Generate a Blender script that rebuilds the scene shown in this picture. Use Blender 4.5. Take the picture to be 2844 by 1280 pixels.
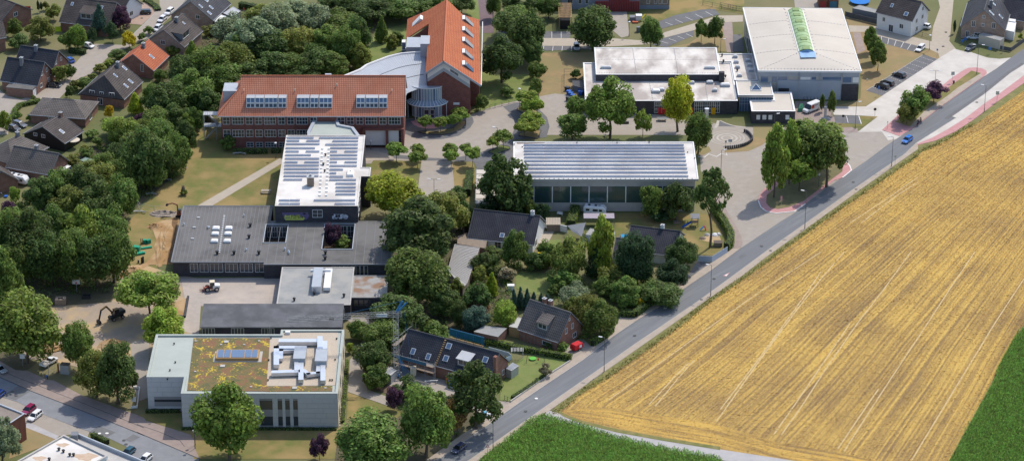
import bpy, math, random
from mathutils import Vector, Matrix
from mathutils.geometry import tessellate_polygon
R = math.radians
random.seed(7)
scene = bpy.context.scene
COL = scene.collection
for o in list(bpy.data.objects): bpy.data.objects.remove(o)

# ------------------------------------------------------------------ camera
FPX, TH, DIST = 8500.0, R(25.9), 817.0            # focal length in px of a 2844 px wide frame, pitch, slant distance
CAMP = Vector((0, -DIST*math.cos(TH), DIST*math.sin(TH)))
cd = bpy.data.cameras.new('camera'); cam = bpy.data.objects.new('camera', cd); COL.objects.link(cam)
cam.location = CAMP; cam.rotation_euler = (math.pi/2-TH, 0, 0)
cd.sensor_width = 36; cd.lens = 36*FPX/2844; cd.clip_start = 10; cd.clip_end = 20000
scene.camera = cam
# ------------------------------------------------------------------ sky, sun, exposure
SUNV = Vector((.45, .635, 1.0)).normalized()
w = bpy.data.worlds.new('World'); scene.world = w; w.use_nodes = True
nt = w.node_tree; nt.nodes.clear()
sky = nt.nodes.new('ShaderNodeTexSky'); sky.sky_type = 'NISHITA'; sky.sun_disc = False
sky.sun_elevation = math.asin(SUNV.z); sky.sun_rotation = math.atan2(SUNV.x, SUNV.y)
sky.altitude = 100; sky.air_density = 1.0; sky.dust_density = 1.5
bg = nt.nodes.new('ShaderNodeBackground'); bg.inputs[1].default_value = 0.15
wo = nt.nodes.new('ShaderNodeOutputWorld')
nt.links.new(sky.outputs[0], bg.inputs[0]); nt.links.new(bg.outputs[0], wo.inputs[0])
sl = bpy.data.lights.new('sun', 'SUN'); so = bpy.data.objects.new('sun', sl); COL.objects.link(so)
sl.energy = 2.6; sl.angle = R(.53); sl.color = (1, .93, .82)
so.rotation_euler = SUNV.to_track_quat('Z', 'Y').to_euler(); so.location = SUNV*600
vs = scene.view_settings; vs.view_transform = 'Standard'; vs.look = 'None'; vs.gamma = 1; vs.exposure = 0.52
scene.render.engine = 'CYCLES'
scene.render.resolution_x = 1024; scene.render.resolution_y = 460

# ------------------------------------------------------------------ survey: photo measurements to ground positions
CR = {'D': (0,0,.90541), 'a': (0,0,2.695), 'b': (540,0,2.695), 'c': (1000,0,2.695), 'd': (1540,0,2.695), 'e': (2000,0,2.695),
      'g': (2284,0,2.695), 'h': (0,400,2.695), 'i': (440,370,2.695), 'j': (940,370,2.695), 'k': (1260,560,2.695),
      'l': (1380,350,2.695), 'm': (1820,320,2.695), 'n': (0,800,2.414), 'o': (380,760,2.414), 'p': (920,800,2.414),
      'q': (1300,800,2.414), 'r': (2000,700,2.0), 'R1': (1140,1000,4.14), 'R2': (1500,820,4.14), 'R3': (1850,560,4.14),
      'R4': (2150,340,4.14), 'R5': (2300,80,4.14), 'R6': (1100,250,4.14), 'R7': (0,960,4.14), 'S': (2644,140,6.1),
      'C': (1940,320,9.66), 'V': (2100,200,8.28)}
ST, CT = math.sin(TH), math.cos(TH)
def src(K, x, y):
    a, b, s = CR[K]; return a+x/s, b+y/s
def at(K, x, y, z=0.0):
    sx, sy = src(K, x, y)
    u, v = (sx-1422)/FPX, -(sy-640)/FPX
    d = Vector((u, CT+v*ST, -ST+v*CT))
    t = (z-CAMP.z)/d.z
    return CAMP+d*t
def hgt(K, base, y):
    """height at which the vertical through base reaches the measured row y"""
    sy = src(K, 0, y)[1]; v = -(sy-640)/FPX
    dy = base.y-CAMP.y
    # v = ((z-cz)*CT + dy*ST) / (dy*CT - (z-cz)*ST)
    q = (v*dy*CT-dy*ST)/(CT+v*ST)
    return q+CAMP.z
def pts(K, L, z=0.0): return [at(K, x, y, z) for x, y in L]
def mix(spec, z=0.0):
    """polygon from pieces measured on different sheets: [('R1',[(x,y)..]),..]"""
    out = []
    for K, L in spec: out += pts(K, L, z)
    return out

# ------------------------------------------------------------------ materials
MATS = {}
def nodes_of(name):
    m = bpy.data.materials.new(name); m.use_nodes = True
    n = m.node_tree.nodes; l = m.node_tree.links
    return m, n, l, n['Principled BSDF']
def mat(name, c1, c2=None, scale=.5, rough=.85, bump=0.0, spec=.3, metal=0, coord='pos', detail=5, stretch=None, c3=None, s3=.05, em=None):
    """two-tone noise material; c3 adds a second, broader tone"""
    if name in MATS: return MATS[name]
    m, n, l, p = nodes_of(name)
    p.inputs['Roughness'].default_value = rough; p.inputs['Metallic'].default_value = metal
    p.inputs['Specular IOR Level'].default_value = spec
    if c2 is None:
        p.inputs['Base Color'].default_value = (*c1, 1)
    else:
        if coord == 'pos': src_ = n.new('ShaderNodeNewGeometry').outputs['Position']
        else: src_ = n.new('ShaderNodeTexCoord').outputs['Object']
        mp = n.new('ShaderNodeMapping'); l.new(src_, mp.inputs[0])
        if stretch: mp.vector_type = 'TEXTURE'; mp.inputs['Rotation'].default_value = (0,0,stretch[0]); mp.inputs['Scale'].default_value = stretch[1]
        t = n.new('ShaderNodeTexNoise'); t.inputs['Scale'].default_value = scale; t.inputs['Detail'].default_value = detail
        t.inputs['Roughness'].default_value = .65
        l.new(mp.outputs[0], t.inputs[0])
        r = n.new('ShaderNodeValToRGB'); r.color_ramp.elements[0].position = .32; r.color_ramp.elements[1].position = .68
        r.color_ramp.elements[0].color = (*c1,1); r.color_ramp.elements[1].color = (*c2,1)
        l.new(t.outputs[0], r.inputs[0]); out = r.outputs[0]
        if c3:
            t3 = n.new('ShaderNodeTexNoise'); t3.inputs['Scale'].default_value = s3; t3.inputs['Detail'].default_value = 4
            l.new(mp.outputs[0], t3.inputs[0])
            r3 = n.new('ShaderNodeValToRGB'); r3.color_ramp.elements[0].position = .45; r3.color_ramp.elements[1].position = .6
            l.new(t3.outputs[0], r3.inputs[0])
            mx = n.new('ShaderNodeMix'); mx.data_type = 'RGBA'; l.new(r3.outputs[0], mx.inputs[0])
            l.new(out, mx.inputs[6]); mx.inputs[7].default_value = (*c3,1); out = mx.outputs[2]
        l.new(out, p.inputs['Base Color'])
        if bump:
            b = n.new('ShaderNodeBump'); b.inputs['Strength'].default_value = bump; b.inputs['Distance'].default_value = .05
            l.new(t.outputs[0], b.inputs['Height']); l.new(b.outputs[0], p.inputs['Normal'])
    MATS[name] = m; return m
def paint(name):
    """coat colour taken from the object's own colour"""
    if name in MATS: return MATS[name]
    m, n, l, p = nodes_of(name)
    oi = n.new('ShaderNodeObjectInfo'); l.new(oi.outputs['Color'], p.inputs['Base Color'])
    p.inputs['Roughness'].default_value = .25; p.inputs['Coat Weight'].default_value = .6
    MATS[name] = m; return m
def foliage(name, rough=.55):
    m, n, l, p = nodes_of(name)
    oi = n.new('ShaderNodeObjectInfo'); g = n.new('ShaderNodeNewGeometry')
    hs = n.new('ShaderNodeHueSaturation')
    t = n.new('ShaderNodeTexNoise'); t.inputs['Scale'].default_value = .55; t.inputs['Detail'].default_value = 3
    l.new(g.outputs['Position'], t.inputs[0])
    a = n.new('ShaderNodeMath'); a.operation = 'MULTIPLY_ADD'; a.inputs[1].default_value = 1.15; a.inputs[2].default_value = -.08
    l.new(g.outputs['Random Per Island'], a.inputs[0])
    b = n.new('ShaderNodeMath'); b.operation = 'MULTIPLY_ADD'; b.inputs[1].default_value = 1.1
    l.new(t.outputs[0], b.inputs[0]); l.new(a.outputs[0], b.inputs[2])
    l.new(b.outputs[0], hs.inputs['Value'])
    h2 = n.new('ShaderNodeMath'); h2.operation = 'MULTIPLY_ADD'; h2.inputs[1].default_value = .10; h2.inputs[2].default_value = .45
    l.new(t.outputs[0], h2.inputs[0]); l.new(h2.outputs[0], hs.inputs['Hue'])
    l.new(oi.outputs['Color'], hs.inputs['Color']); l.new(hs.outputs[0], p.inputs['Base Color'])
    p.inputs['Roughness'].default_value = rough; p.inputs['Specular IOR Level'].default_value = .28
    tr = n.new('ShaderNodeBsdfTranslucent'); l.new(hs.outputs[0], tr.inputs[0])
    ms = n.new('ShaderNodeMixShader'); ms.inputs[0].default_value = .5
    l.new(p.outputs[0], ms.inputs[1]); l.new(tr.outputs[0], ms.inputs[2])
    l.new(ms.outputs[0], n['Material Output'].inputs[0])
    MATS[name] = m; return m
def tiles(name, c1, c2, du=.3, dv=.35, rough=.8, vary=.5):
    du *= 1.5; dv *= 1.7
    """roof tiles in the roof's own UV (u along eave, v up the slope, metres)"""
    m, n, l, p = nodes_of(name); p.inputs['Roughness'].default_value = rough; p.inputs['Specular IOR Level'].default_value = .12
    uv = n.new('ShaderNodeUVMap'); mp = n.new('ShaderNodeMapping'); l.new(uv.outputs[0], mp.inputs[0])
    br = n.new('ShaderNodeTexBrick'); br.offset = 0; br.inputs['Scale'].default_value = 1
    br.inputs['Brick Width'].default_value = du; br.inputs['Row Height'].default_value = dv
    br.inputs['Mortar Size'].default_value = .06; br.inputs['Mortar Smooth'].default_value = .5
    br.inputs['Color1'].default_value = (*c1,1); br.inputs['Color2'].default_value = (*[a*(1-vary*.3)+b*vary*.3 for a,b in zip(c1,c2)],1)
    br.inputs['Mortar'].default_value = (*[a*.3 for a in c1],1)
    l.new(mp.outputs[0], br.inputs[0])
    g = n.new('ShaderNodeNewGeometry'); t = n.new('ShaderNodeTexNoise'); t.inputs['Scale'].default_value = .35; t.inputs['Detail'].default_value = 6
    l.new(g.outputs['Position'], t.inputs[0])
    r = n.new('ShaderNodeValToRGB'); r.color_ramp.elements[0].position = .38; r.color_ramp.elements[1].position = .72
    l.new(t.outputs[0], r.inputs[0])
    mx = n.new('ShaderNodeMix'); mx.data_type = 'RGBA'; l.new(r.outputs[0], mx.inputs[0]); l.new(br.outputs[0], mx.inputs[6])
    mx.inputs[7].default_value = (*c2,1); fm = n.new('ShaderNodeMix'); fm.data_type = 'RGBA'; l.new(br.outputs['Fac'], fm.inputs[0]); l.new(mx.outputs[2], fm.inputs[6]); fm.inputs[7].default_value = (*[a*.35 for a in c1],1); l.new(fm.outputs[2], p.inputs['Base Color'])
    b = n.new('ShaderNodeBump'); b.inputs['Strength'].default_value = .8; b.inputs['Distance'].default_value = .04; b.invert = True
    l.new(br.outputs['Fac'], b.inputs['Height']); l.new(b.outputs[0], p.inputs['Normal'])
    MATS[name] = m; return m
def bricks(name, c1, c2, mortar):
    m, n, l, p = nodes_of(name); p.inputs['Roughness'].default_value = .9; p.inputs['Specular IOR Level'].default_value = .2
    g = n.new('ShaderNodeNewGeometry'); sx = n.new('ShaderNodeSeparateXYZ'); l.new(g.outputs['Position'], sx.inputs[0])
    ad = n.new('ShaderNodeMath'); ad.operation = 'ADD'; l.new(sx.outputs[0], ad.inputs[0]); l.new(sx.outputs[1], ad.inputs[1])
    cx = n.new('ShaderNodeCombineXYZ'); l.new(ad.outputs[0], cx.inputs[0]); l.new(sx.outputs[2], cx.inputs[1])
    br = n.new('ShaderNodeTexBrick'); br.inputs['Scale'].default_value = 1
    br.inputs['Brick Width'].default_value = .5; br.inputs['Row Height'].default_value = .17; br.inputs['Mortar Size'].default_value = .02
    br.inputs['Color1'].default_value = (*c1,1); br.inputs['Color2'].default_value = (*c2,1); br.inputs['Mortar'].default_value = (*mortar,1)
    l.new(cx.outputs[0], br.inputs[0])
    t = n.new('ShaderNodeTexNoise'); t.inputs['Scale'].default_value = .8; t.inputs['Detail'].default_value = 5; l.new(g.outputs['Position'], t.inputs[0])
    hs = n.new('ShaderNodeHueSaturation'); l.new(br.outputs[0], hs.inputs['Color'])
    a = n.new('ShaderNodeMath'); a.operation = 'MULTIPLY_ADD'; a.inputs[1].default_value = .8; a.inputs[2].default_value = .6
    l.new(t.outputs[0], a.inputs[0]); l.new(a.outputs[0], hs.inputs['Value']); l.new(hs.outputs[0], p.inputs['Base Color'])
    MATS[name] = m; return m
def glass(name, c, rough=.06):
    return mat(name, c, None, rough=rough, spec=.8)

# ------------------------------------------------------------------ mesh collector
class MB:
    def __init__(s): s.v = []; s.f = []; s.uv = None; s.uvs = {}
    def add(s, vs, fs):
        k = len(s.v); s.v += [tuple(v) for v in vs]; s.f += [tuple(i+k for i in f) for f in fs]; return s
    def box(s, x0, x1, y0, y1, z0, z1):
        return s.add([(x0,y0,z0),(x1,y0,z0),(x1,y1,z0),(x0,y1,z0),(x0,y0,z1),(x1,y0,z1),(x1,y1,z1),(x0,y1,z1)],
                     [(0,3,2,1),(4,5,6,7),(0,1,5,4),(1,2,6,5),(2,3,7,6),(3,0,4,7)])
    def poly(s, P):
        """flat polygon facing up"""
        P = [Vector(p) for p in P]
        T = tessellate_polygon([P]); F = []
        for t in T:
            a, b, c = (P[i] for i in t)
            F.append(t if (b-a).cross(c-a).z >= 0 else t[::-1])
        return s.add(P, F)
    def prism(s, P, z0, z1):
        """vertical prism over plan polygon P"""
        A = sum(P[i][0]*P[(i+1)%len(P)][1]-P[(i+1)%len(P)][0]*P[i][1] for i in range(len(P)))
        if A < 0: P = P[::-1]
        n = len(P); s.poly([(p[0],p[1],z1) for p in P])
        B = [(p[0],p[1],z0) for p in P]+[(p[0],p[1],z1) for p in P]
        s.add(B, [(i,(i+1)%n,n+(i+1)%n,n+i) for i in range(n)])
        return s
    def bar(s, a, b, w, h=None, up=(0,0,1)):
        h = h or w; a, b = Vector(a), Vector(b); d = (b-a).normalized(); u = Vector(up)
        if abs(d.dot(u)) > .98: u = Vector((1,0,0))
        x = d.cross(u).normalized()*w/2; y = x.cross(d).normalized()*h/2
        V = [a-x-y,a+x-y,a+x+y,a-x+y,b-x-y,b+x-y,b+x+y,b-x+y]
        return s.add(V, [(0,1,2,3),(7,6,5,4),(4,5,1,0),(5,6,2,1),(6,7,3,2),(7,4,0,3)])
    def tube(s, P, rad, n=7, cap=True):
        P = [Vector(p) for p in P]; rs = rad if isinstance(rad, (list,tuple)) else [rad]*len(P)
        V = []; Fc = []
        for i, p in enumerate(P):
            d = (P[min(i+1,len(P)-1)]-P[max(i-1,0)]).normalized()
            u = Vector((0,0,1)) if abs(d.z) < .9 else Vector((1,0,0))
            x = d.cross(u).normalized(); y = d.cross(x)
            for k in range(n):
                t = 2*math.pi*k/n; V.append(p+(x*math.cos(t)+y*math.sin(t))*rs[i])
        for i in range(len(P)-1):
            for k in range(n):
                a, b = i*n+k, i*n+(k+1)%n; Fc.append((a,a+n,b+n,b))
        if cap: Fc.append(tuple(range(n))); Fc.append(tuple(reversed(range((len(P)-1)*n,len(P)*n))))
        return s.add(V, Fc)
    def lathe(s, c, prof, n=16):
        """prof: (radius, z) list, axis up through c"""
        V = []; Fc = []
        for r, z in prof:
            for k in range(n):
                t = 2*math.pi*k/n; V.append((c[0]+r*math.cos(t), c[1]+r*math.sin(t), c[2]+z))
        for i in range(len(prof)-1):
            for k in range(n):
                a, b = i*n+k, i*n+(k+1)%n; Fc.append((a,b,b+n,a+n))
        Fc.append(tuple(range((len(prof)-1)*n, len(prof)*n)))
        return s.add(V, Fc)
    def build(s, name, m, parent=None, smooth=False, off=None, kind=None):
        me = bpy.data.meshes.new(name)
        V = s.v
        if off is not None: V = [(a-off[0], b-off[1], c-off[2]) for a,b,c in V]
        me.from_pydata(V, [], s.f)
        if s.uv:
            uvl = me.uv_layers.new(name='UVMap')
            for li, lp in enumerate(me.loops): uvl.data[li].uv = s.uv[lp.vertex_index]
        ms = m if isinstance(m, (list,tuple)) else [m]
        for q in ms: me.materials.append(q)
        if smooth:
            for p in me.polygons: p.use_smooth = True
        me.update()
        o = bpy.data.objects.new(name, me); COL.objects.link(o)
        if parent: o.parent = parent
        if kind: o['kind'] = kind
        return o
def tag(o, label, cat, group=None):
    o['label'] = label; o['category'] = cat
    if group: o['group'] = group
    return o
def thing(name, label, cat, loc=(0,0,0), rz=0, group=None):
    o = bpy.data.objects.new(name, None); COL.objects.link(o); o.empty_display_size = .5
    o.location = loc; o.rotation_euler = (0,0,rz)
    return tag(o, label, cat, group)
def dup(root, loc=None, rz=None, label=None, group=None, scale=None, color=None):
    r = root.copy(); COL.objects.link(r)
    if loc is not None: r.location = loc
    if rz is not None: r.rotation_euler = (0,0,rz)
    if label: r['label'] = label
    if group: r['group'] = group
    if scale: r.scale = scale
    if color: r.color = color
    for ch in list(root.children):
        c = ch.copy(); COL.objects.link(c); c.parent = r
        if color and ch.get('_tint'): c.color = color
        for g in list(ch.children):
            d = g.copy(); COL.objects.link(d); d.parent = c
            if color and g.get('_tint'): d.color = color
    return r
NSH = [0]
def sheet(name, P, z, m, kind='structure', parent=None):
    NSH[0] += 1; z += NSH[0]*.0004
    return MB().poly([(p[0],p[1],z) for p in P]).build(name, m, parent, kind=kind)
def slab(name, P, z, m, kind='structure'):
    return MB().prism([(p[0],p[1]) for p in P], -.05, z).build(name, m, kind=kind)
# ================================================================== materials used by many
m_ground = mat('dry_ground', (.135,.135,.055), (.10,.125,.042), .12, .95, .3, c3=(.18,.16,.08), s3=.03)
m_lawn = mat('dry_lawn', (.205,.16,.06), (.118,.145,.036), .3, .95, .3, c3=(.275,.20,.082), s3=.09)
m_green = mat('green_lawn', (.13,.18,.045), (.19,.205,.07), .35, .95, .3)
m_straw = mat('parched_grass', (.30,.215,.105), (.24,.175,.088), .35, .95, .3, c3=(.235,.195,.09), s3=.10)
m_asph = mat('road_asphalt', (.135,.142,.152), (.19,.196,.205), .9, .9, .1, c3=(.15,.155,.165), s3=.35, stretch=(R(52),(14,1,1)))
m_asph2 = mat('street_asphalt', (.19,.195,.21), (.235,.24,.255), .4, .9, .1)
m_dark = mat('dark_asphalt', (.115,.115,.122), (.15,.15,.155), .5, .9, .1)
m_patch = mat('asphalt_patch', (.14,.142,.145), (.17,.17,.172), .6, .9)
m_pave = mat('beige_paving', (.29,.255,.22), (.35,.31,.27), .5, .9, .15, c3=(.32,.28,.235), s3=.12)
m_pave2 = mat('sand_paving', (.42,.36,.285), (.36,.315,.255), .6, .9, .15)
m_pinkb = mat('brown_pavers', (.26,.205,.185), (.32,.255,.225), .6, .9, .15)
m_side = mat('footway_pavers', (.33,.275,.225), (.40,.335,.27), .5, .9, .15)
m_white = mat('pale_concrete', (.49,.455,.41), (.56,.525,.48), .35, .85, .1, c3=(.46,.425,.38), s3=.15)
m_pink = mat('pink_pavers', (.43,.215,.215), (.49,.265,.26), .6, .9, .15)
m_line = mat('white_marking', (.75,.74,.71), (.62,.61,.58), 2.0, .8)
m_kerb = mat('kerb_stone', (.42,.40,.37), (.33,.31,.29), 1.0, .9)
m_gut = mat('gutter_stone', (.075,.075,.078), (.12,.12,.12), 1.0, .9)
m_dirt = mat('orange_soil', (.36,.215,.09), (.26,.165,.085), .4, 1, .8, c3=(.42,.29,.16), s3=.2)
m_sand = mat('yard_sand', (.35,.275,.20), (.27,.225,.185), .25, 1, .4, c3=(.43,.31,.17), s3=.12)
m_court = mat('court_pavers', (.40,.345,.30), (.33,.29,.26), .7, .9, .3, c3=(.44,.375,.32), s3=.12)
m_track = mat('farm_track', (.34,.33,.335), (.42,.40,.39), .5, .9, .2)
m_soil = mat('bed_soil', (.15,.105,.075), (.10,.075,.05), .8, 1, .4)
m_verge = mat('verge_grass', (.24,.20,.085), (.12,.14,.04), .5, 1, .5)
m_shrubsoil = mat('leaf_litter', (.085,.075,.045), (.12,.105,.06), .7, 1, .4)

# ================================================================== the ground
sheet('ground', [(-3000,-1500,0),(3000,-1500,0),(3000,6000,0),(-3000,6000,0)], 0, m_ground)
def S_(name, spec, z, m): return sheet(name, mix(spec), z, m)
def up_edge():   # upper edge of the main road, lower left to upper right
    return [('R1',[(300,1159),(895,742),(1240,497)]),('R2',[(0,1072),(500,738),(840,470),(1080,310),(1400,110)]),
            ('R3',[(230,985),(520,790),(760,610),(860,535),(1300,240),(1480,130)]),('R4',[(440,875),(770,640),(890,560),(1080,430),(1290,270),(1450,165)]),
            ('R5',[(1340,870)]),('S',[(0,830),(530,455),(760,310),(1000,125),(1200,-10)])]
def lo_edge():
    return [('R1',[(660,1159),(950,960),(1290,720)]),('R2',[(240,1155),(730,815),(1100,555)]),('R3',[(350,1159),(700,905),(1230,515)]),
            ('R4',[(370,1159),(850,815),(1340,480),(1500,370)]),('g',[(700,1075),(1000,885)]),('S',[(0,1130),(560,740),(1000,385),(1240,235)])]
UP, LO = mix(up_edge()), mix(lo_edge())
def ext(P, q0=60, q1=120):
    a = P[0]+(P[0]-P[1]).normalized()*q0; b = P[-1]+(P[-1]-P[-2]).normalized()*q1
    return [a]+P+[b]
UPX, LOX = ext(UP), ext(LO)
def ribbon(name, A, B, z, m, kind='structure', lift=True):
    return (slab if lift else sheet)(name, A+B[::-1], z, m, kind)
def strip(name, P, w, z, m, kind='structure', parent=None, h=0):
    """painted line or kerb of width w along polyline P"""
    L, Rr = [], []
    for i, p in enumerate(P):
        d = (P[min(i+1,len(P)-1)]-P[max(i-1,0)]); d.z = 0; d.normalize(); nrm = Vector((-d.y, d.x, 0))*w/2
        L.append(p+nrm); Rr.append(p-nrm)
    mb = MB(); n = len(P)
    V = [(p.x,p.y,z) for p in L]+[(p.x,p.y,z) for p in Rr]; Fc = [(n+i,n+i+1,i+1,i) for i in range(n-1)]
    if h:
        V += [(p.x,p.y,z-h) for p in L]+[(p.x,p.y,z-h) for p in Rr]
        Fc += [(i,i+1,2*n+i+1,2*n+i) for i in range(n-1)]+[(3*n+i,3*n+i+1,n+i+1,n+i) for i in range(n-1)]
    mb.add(V, Fc); return mb.build(name, m, parent, kind=kind)
sheet('road', UPX+LOX[::-1], .02, m_asph)
strip('kerb', UPX[1:8], .16, .13, m_kerb, h=.2); strip('kerb', LOX, .14, .13, m_kerb, h=.2)
# dark resurfaced seam beside the pale lane
dk = mix([('S',[(-60,1172),(0,1130),(560,740),(1000,385),(1240,235)])]); dk2 = [p+Vector((-1.1,.75,0)) for p in dk]
sheet('resurfaced_strip', dk+dk2[::-1], .035, m_dark)
for K, P in (('R1',[(1400,365),(1520,290),(1550,325),(1430,400)]),('R3',[(830,640),(900,590),(930,615),(860,665)]),('R2',[(600,760),(690,700),(720,730),(630,790)]),('R4',[(620,880),(820,745),(845,765),(645,900)])): sheet('road_patch', pts(K,P), .028, m_dark if K == 'R3' else mat('worn_asphalt',(.165,.17,.178),(.14,.145,.152),.8))
# lower footway and verge
LF = mix([('R1',[(780,1159),(945,1035),(1210,860),(1440,705),(1540,625),(1656,540)])])
LO1 = mix([('R1',[(660,1159),(950,960),(1290,720),(1656,465)])])
slab('footway', ext(LO1,40,.1)[:-1]+ext(LF,40,2)[:-1][::-1], .12, m_side)
LO2 = mix([('R1',[(1656,465)]),('R2',[(730,815),(1100,555)]),('R3',[(350,1159),(700,905),(1230,515)]),('R4',[(370,1159),(850,815),(1340,480),(1500,370)]),('g',[(705,1072)])])
LF2 = mix([('R1',[(1656,540)]),('R2',[(740,880),(1100,630),(1656,240)]),('R3',[(430,1159),(880,850),(1150,640)]),('R4',[(460,1159),(1000,770),(1340,530),(1656,310)]),('g',[(715,1085)])])
slab('footway', LO2+LF2[::-1], .12, m_side)
VG = mix([('q',[(590,850)]),('R2',[(430,1159),(800,930),(1160,680),(1656,320)]),('R3',[(500,1159),(940,860),(1230,650)]),('R4',[(540,1159),(1060,800),(1390,570),(1656,390)]),('g',[(700,1159),(900,1070),(1170,915),(1509,680)])])
PKo = mix([('g',[(715,1088),(850,1055),(1000,985)]),('S',[(400,1159),(750,890),(1220,560)])])
ribbon('verge', LF2[:-1]+PKo, VG, .05, m_verge, lift=False)
WHi = mix([('g',[(705,1072),(1000,887)]),('S',[(0,1130),(560,740),(1000,385),(1240,235)])])
PKi = mix([('g',[(712,1078),(820,1035),(930,975)]),('S',[(220,1159),(560,900),(830,720),(1220,430)])])
ribbon('bus_lane', WHi+[WHi[-1]+(WHi[-1]-WHi[-2]).normalized()*90], PKi+[PKi[-1]+(PKi[-1]-PKi[-2]).normalized()*90], .10, m_white); ribbon('cycle_path', PKi+[PKi[-1]+(PKi[-1]-PKi[-2]).normalized()*90], PKo+[PKo[-1]+(PKo[-1]-PKo[-2]).normalized()*90], .12, m_pink)
# upper footway along the gardens
UF = mix([('R1',[(170,1159),(600,850),(860,680),(1020,575),(1150,480)]),('R2',[(0,985),(345,760),(590,590),(830,445),(960,330),(1130,240),(1440,0)]),('R3',[(240,900),(500,715),(530,692),(700,590),(755,545)])])
UP1 = mix([('R1',[(300,1159),(895,742),(1240,497)]),('R2',[(0,1072),(500,738),(840,470),(1080,310),(1400,110)]),('R3',[(230,985),(520,790),(760,610),(860,535)])])
slab('footway', ext(UF,40,.1)+ext(UP1,40,.1)[::-1], .12, m_side)
slab('footway', mix([('R3',[(755,545),(780,470),(780,380),(720,250),(620,80),(560,-40),(600,-40),(645,20),(800,280),(865,400),(880,480),(860,535)])]), .12, m_pinkb)
# school forecourt and car park
S_('forecourt', [('R3',[(860,535),(1300,240),(1480,130)]),('R4',[(440,875),(770,640),(890,560),(1080,430),(1290,270),(1450,165)]),
   ('D',[(2235,330),(2170,332),(2010,300),(2000,322),(1885,320),(1700,300),(1640,286),(1480,270),(1440,240),(1395,236),(1340,246),(1250,265),(1180,290),(1015,300),(905,330),(905,412),(940,412),(1060,405),(1048,500),(1156,500),(1140,410),(1200,400),(1290,400),(1290,340),(1760,340),(1762,430),(1800,470),(1812,520)]),('R3',[(560,-40),(620,80),(720,250),(780,380),(780,470),(860,535)])], .03, m_pave)
S_('dark_paving', [('R6',[(1230,195),(1290,250),(1350,330),(1370,400),(1350,480),(1310,550),(1200,640),(980,715),(740,770),(560,788),(340,780),(60,750),(-60,735),(-60,785),(150,800),(340,815),(700,817),(900,832),(930,905),(1340,905),(1345,575)]),('c',[(1395,1030),(1418,950),(1400,880),(1340,820),(1240,780),(1175,768)])], .045, m_dark)
S_('dark_paving', [('R6',[(70,488),(190,545),(350,575),(550,565),(720,530),(850,440),(895,370),(880,320),(850,295),(560,280),(100,350),(60,420)])], .045, m_dark)
S_('red_paving', [('R6',[(170,362),(200,400),(260,430),(350,448),(450,446),(520,425),(560,390),(500,330),(300,330)])], .06, m_pink)
def island(spec, soil=m_straw, h=.16):
    slab('planting_bed', mix(spec), h, soil)
isl = mix([('R6',[(250,485),(330,510),(520,520),(650,500),(760,450),(800,395),(800,358),(740,365),(700,400),(660,440),(560,460),(480,480),(360,478)])])
slab('planting_bed', isl, .12, m_straw); strip('kerb', isl+[isl[0]], .3, .2, m_gut, h=.25)
isl = mix([('R6',[(1060,715),(1130,745),(1310,685),(1300,655),(1200,640),(1150,675)])]); slab('planting_bed', isl, .15, m_green); strip('kerb', isl+[isl[0]], .3, .24, m_gut, h=.3)
isl = mix([('c',[(1190,1020),(1330,1040),(1355,980),(1290,975),(1190,1000)])]); slab('planting_bed', isl, .15, m_straw); strip('kerb', isl+[isl[0]], .3, .24, m_gut, h=.3)
isl = mix([('c',[(1175,825),(1240,860),(1345,890),(1330,840),(1270,790),(1190,800)])]); slab('planting_bed', isl, .15, m_straw); strip('kerb', isl+[isl[0]], .3, .24, m_gut, h=.3)
S_('dry_lawn', [('j',[(260,205),(360,205),(620,210),(580,380),(560,460),(230,500),(230,255)])], .045, m_lawn)
S_('dry_lawn', [('j',[(850,215),(1000,215),(1030,270),(1030,560),(930,480),(870,420)])], .045, m_lawn)
slab('forecourt_path', mix([('j',[(190,140),(300,135),(420,185),(190,212)])]), .06, m_pave2)
# lawn and path west of the flat-roofed wing
S_('lawn', [('D',[(485,330),(560,335),(560,372),(712,372),(700,515),(455,520),(440,620),(380,690),(320,670),(280,600),(350,530),(420,450),(470,390)])], .02, m_lawn)
S_('path', [('i',[(290,545),(910,188),(945,215),(400,545)])], .05, m_pave2)
S_('lawn', [('D',[(880,190),(930,100),(985,70),(1025,60),(1025,130),(900,190)])], .02, m_green)
S_('lawn', [('c',[(890,400),(905,760),(830,860),(1170,770),(1300,640),(1260,560),(1000,560)])], .025, m_green)
S_('parched_field', [('d',[(-160,400),(300,390),(300,480),(215,480),(215,700),(75,730),(-120,735),(-100,600),(-140,560)])], .025, m_straw)
S_('running_track', [('c',[(880,-40),(1010,-40),(1000,250),(905,250)])], .03, mat('tartan_track',(.17,.115,.12),(.13,.09,.10),.6))
S_('track_verge', [('c',[(840,0),(880,-40),(905,250),(880,250),(790,100)])], .025, m_green)
# car park by the halls: concrete lane, bays, islands
S_('lane', [('e',[(835,800),(1090,800)]),('R5',[(620,775),(1255,355),(1450,235),(1656,285)]),('S',[(110,0),(330,40),(600,130),(800,150),(1000,128),(760,310),(530,455),(0,830)]),('R5',[(1340,870)]),('R4',[(1450,165),(1400,195),(1310,210),(1240,112),(960,115)]),('R5',[(570,1012),(350,1000)]),('e',[(850,862)])], .05, m_white)
S_('parched_grass', [('e',[(940,130),(1340,225),(1330,260),(1509,330),(1300,420),(1060,700),(1090,800),(840,800),(1050,750),(1060,530)])], .02, m_straw)
S_('parched_grass', [('R5',[(250,40),(420,40),(590,90),(615,165),(990,270),(1100,300),(440,715),(620,775),(430,895),(120,890),(390,800),(385,480)])], .035, m_straw)
S_('parched_grass', [('R5',[(1100,300),(1020,280),(1170,240),(1270,290),(1282,345),(1255,355)])], .04, m_straw)
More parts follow.
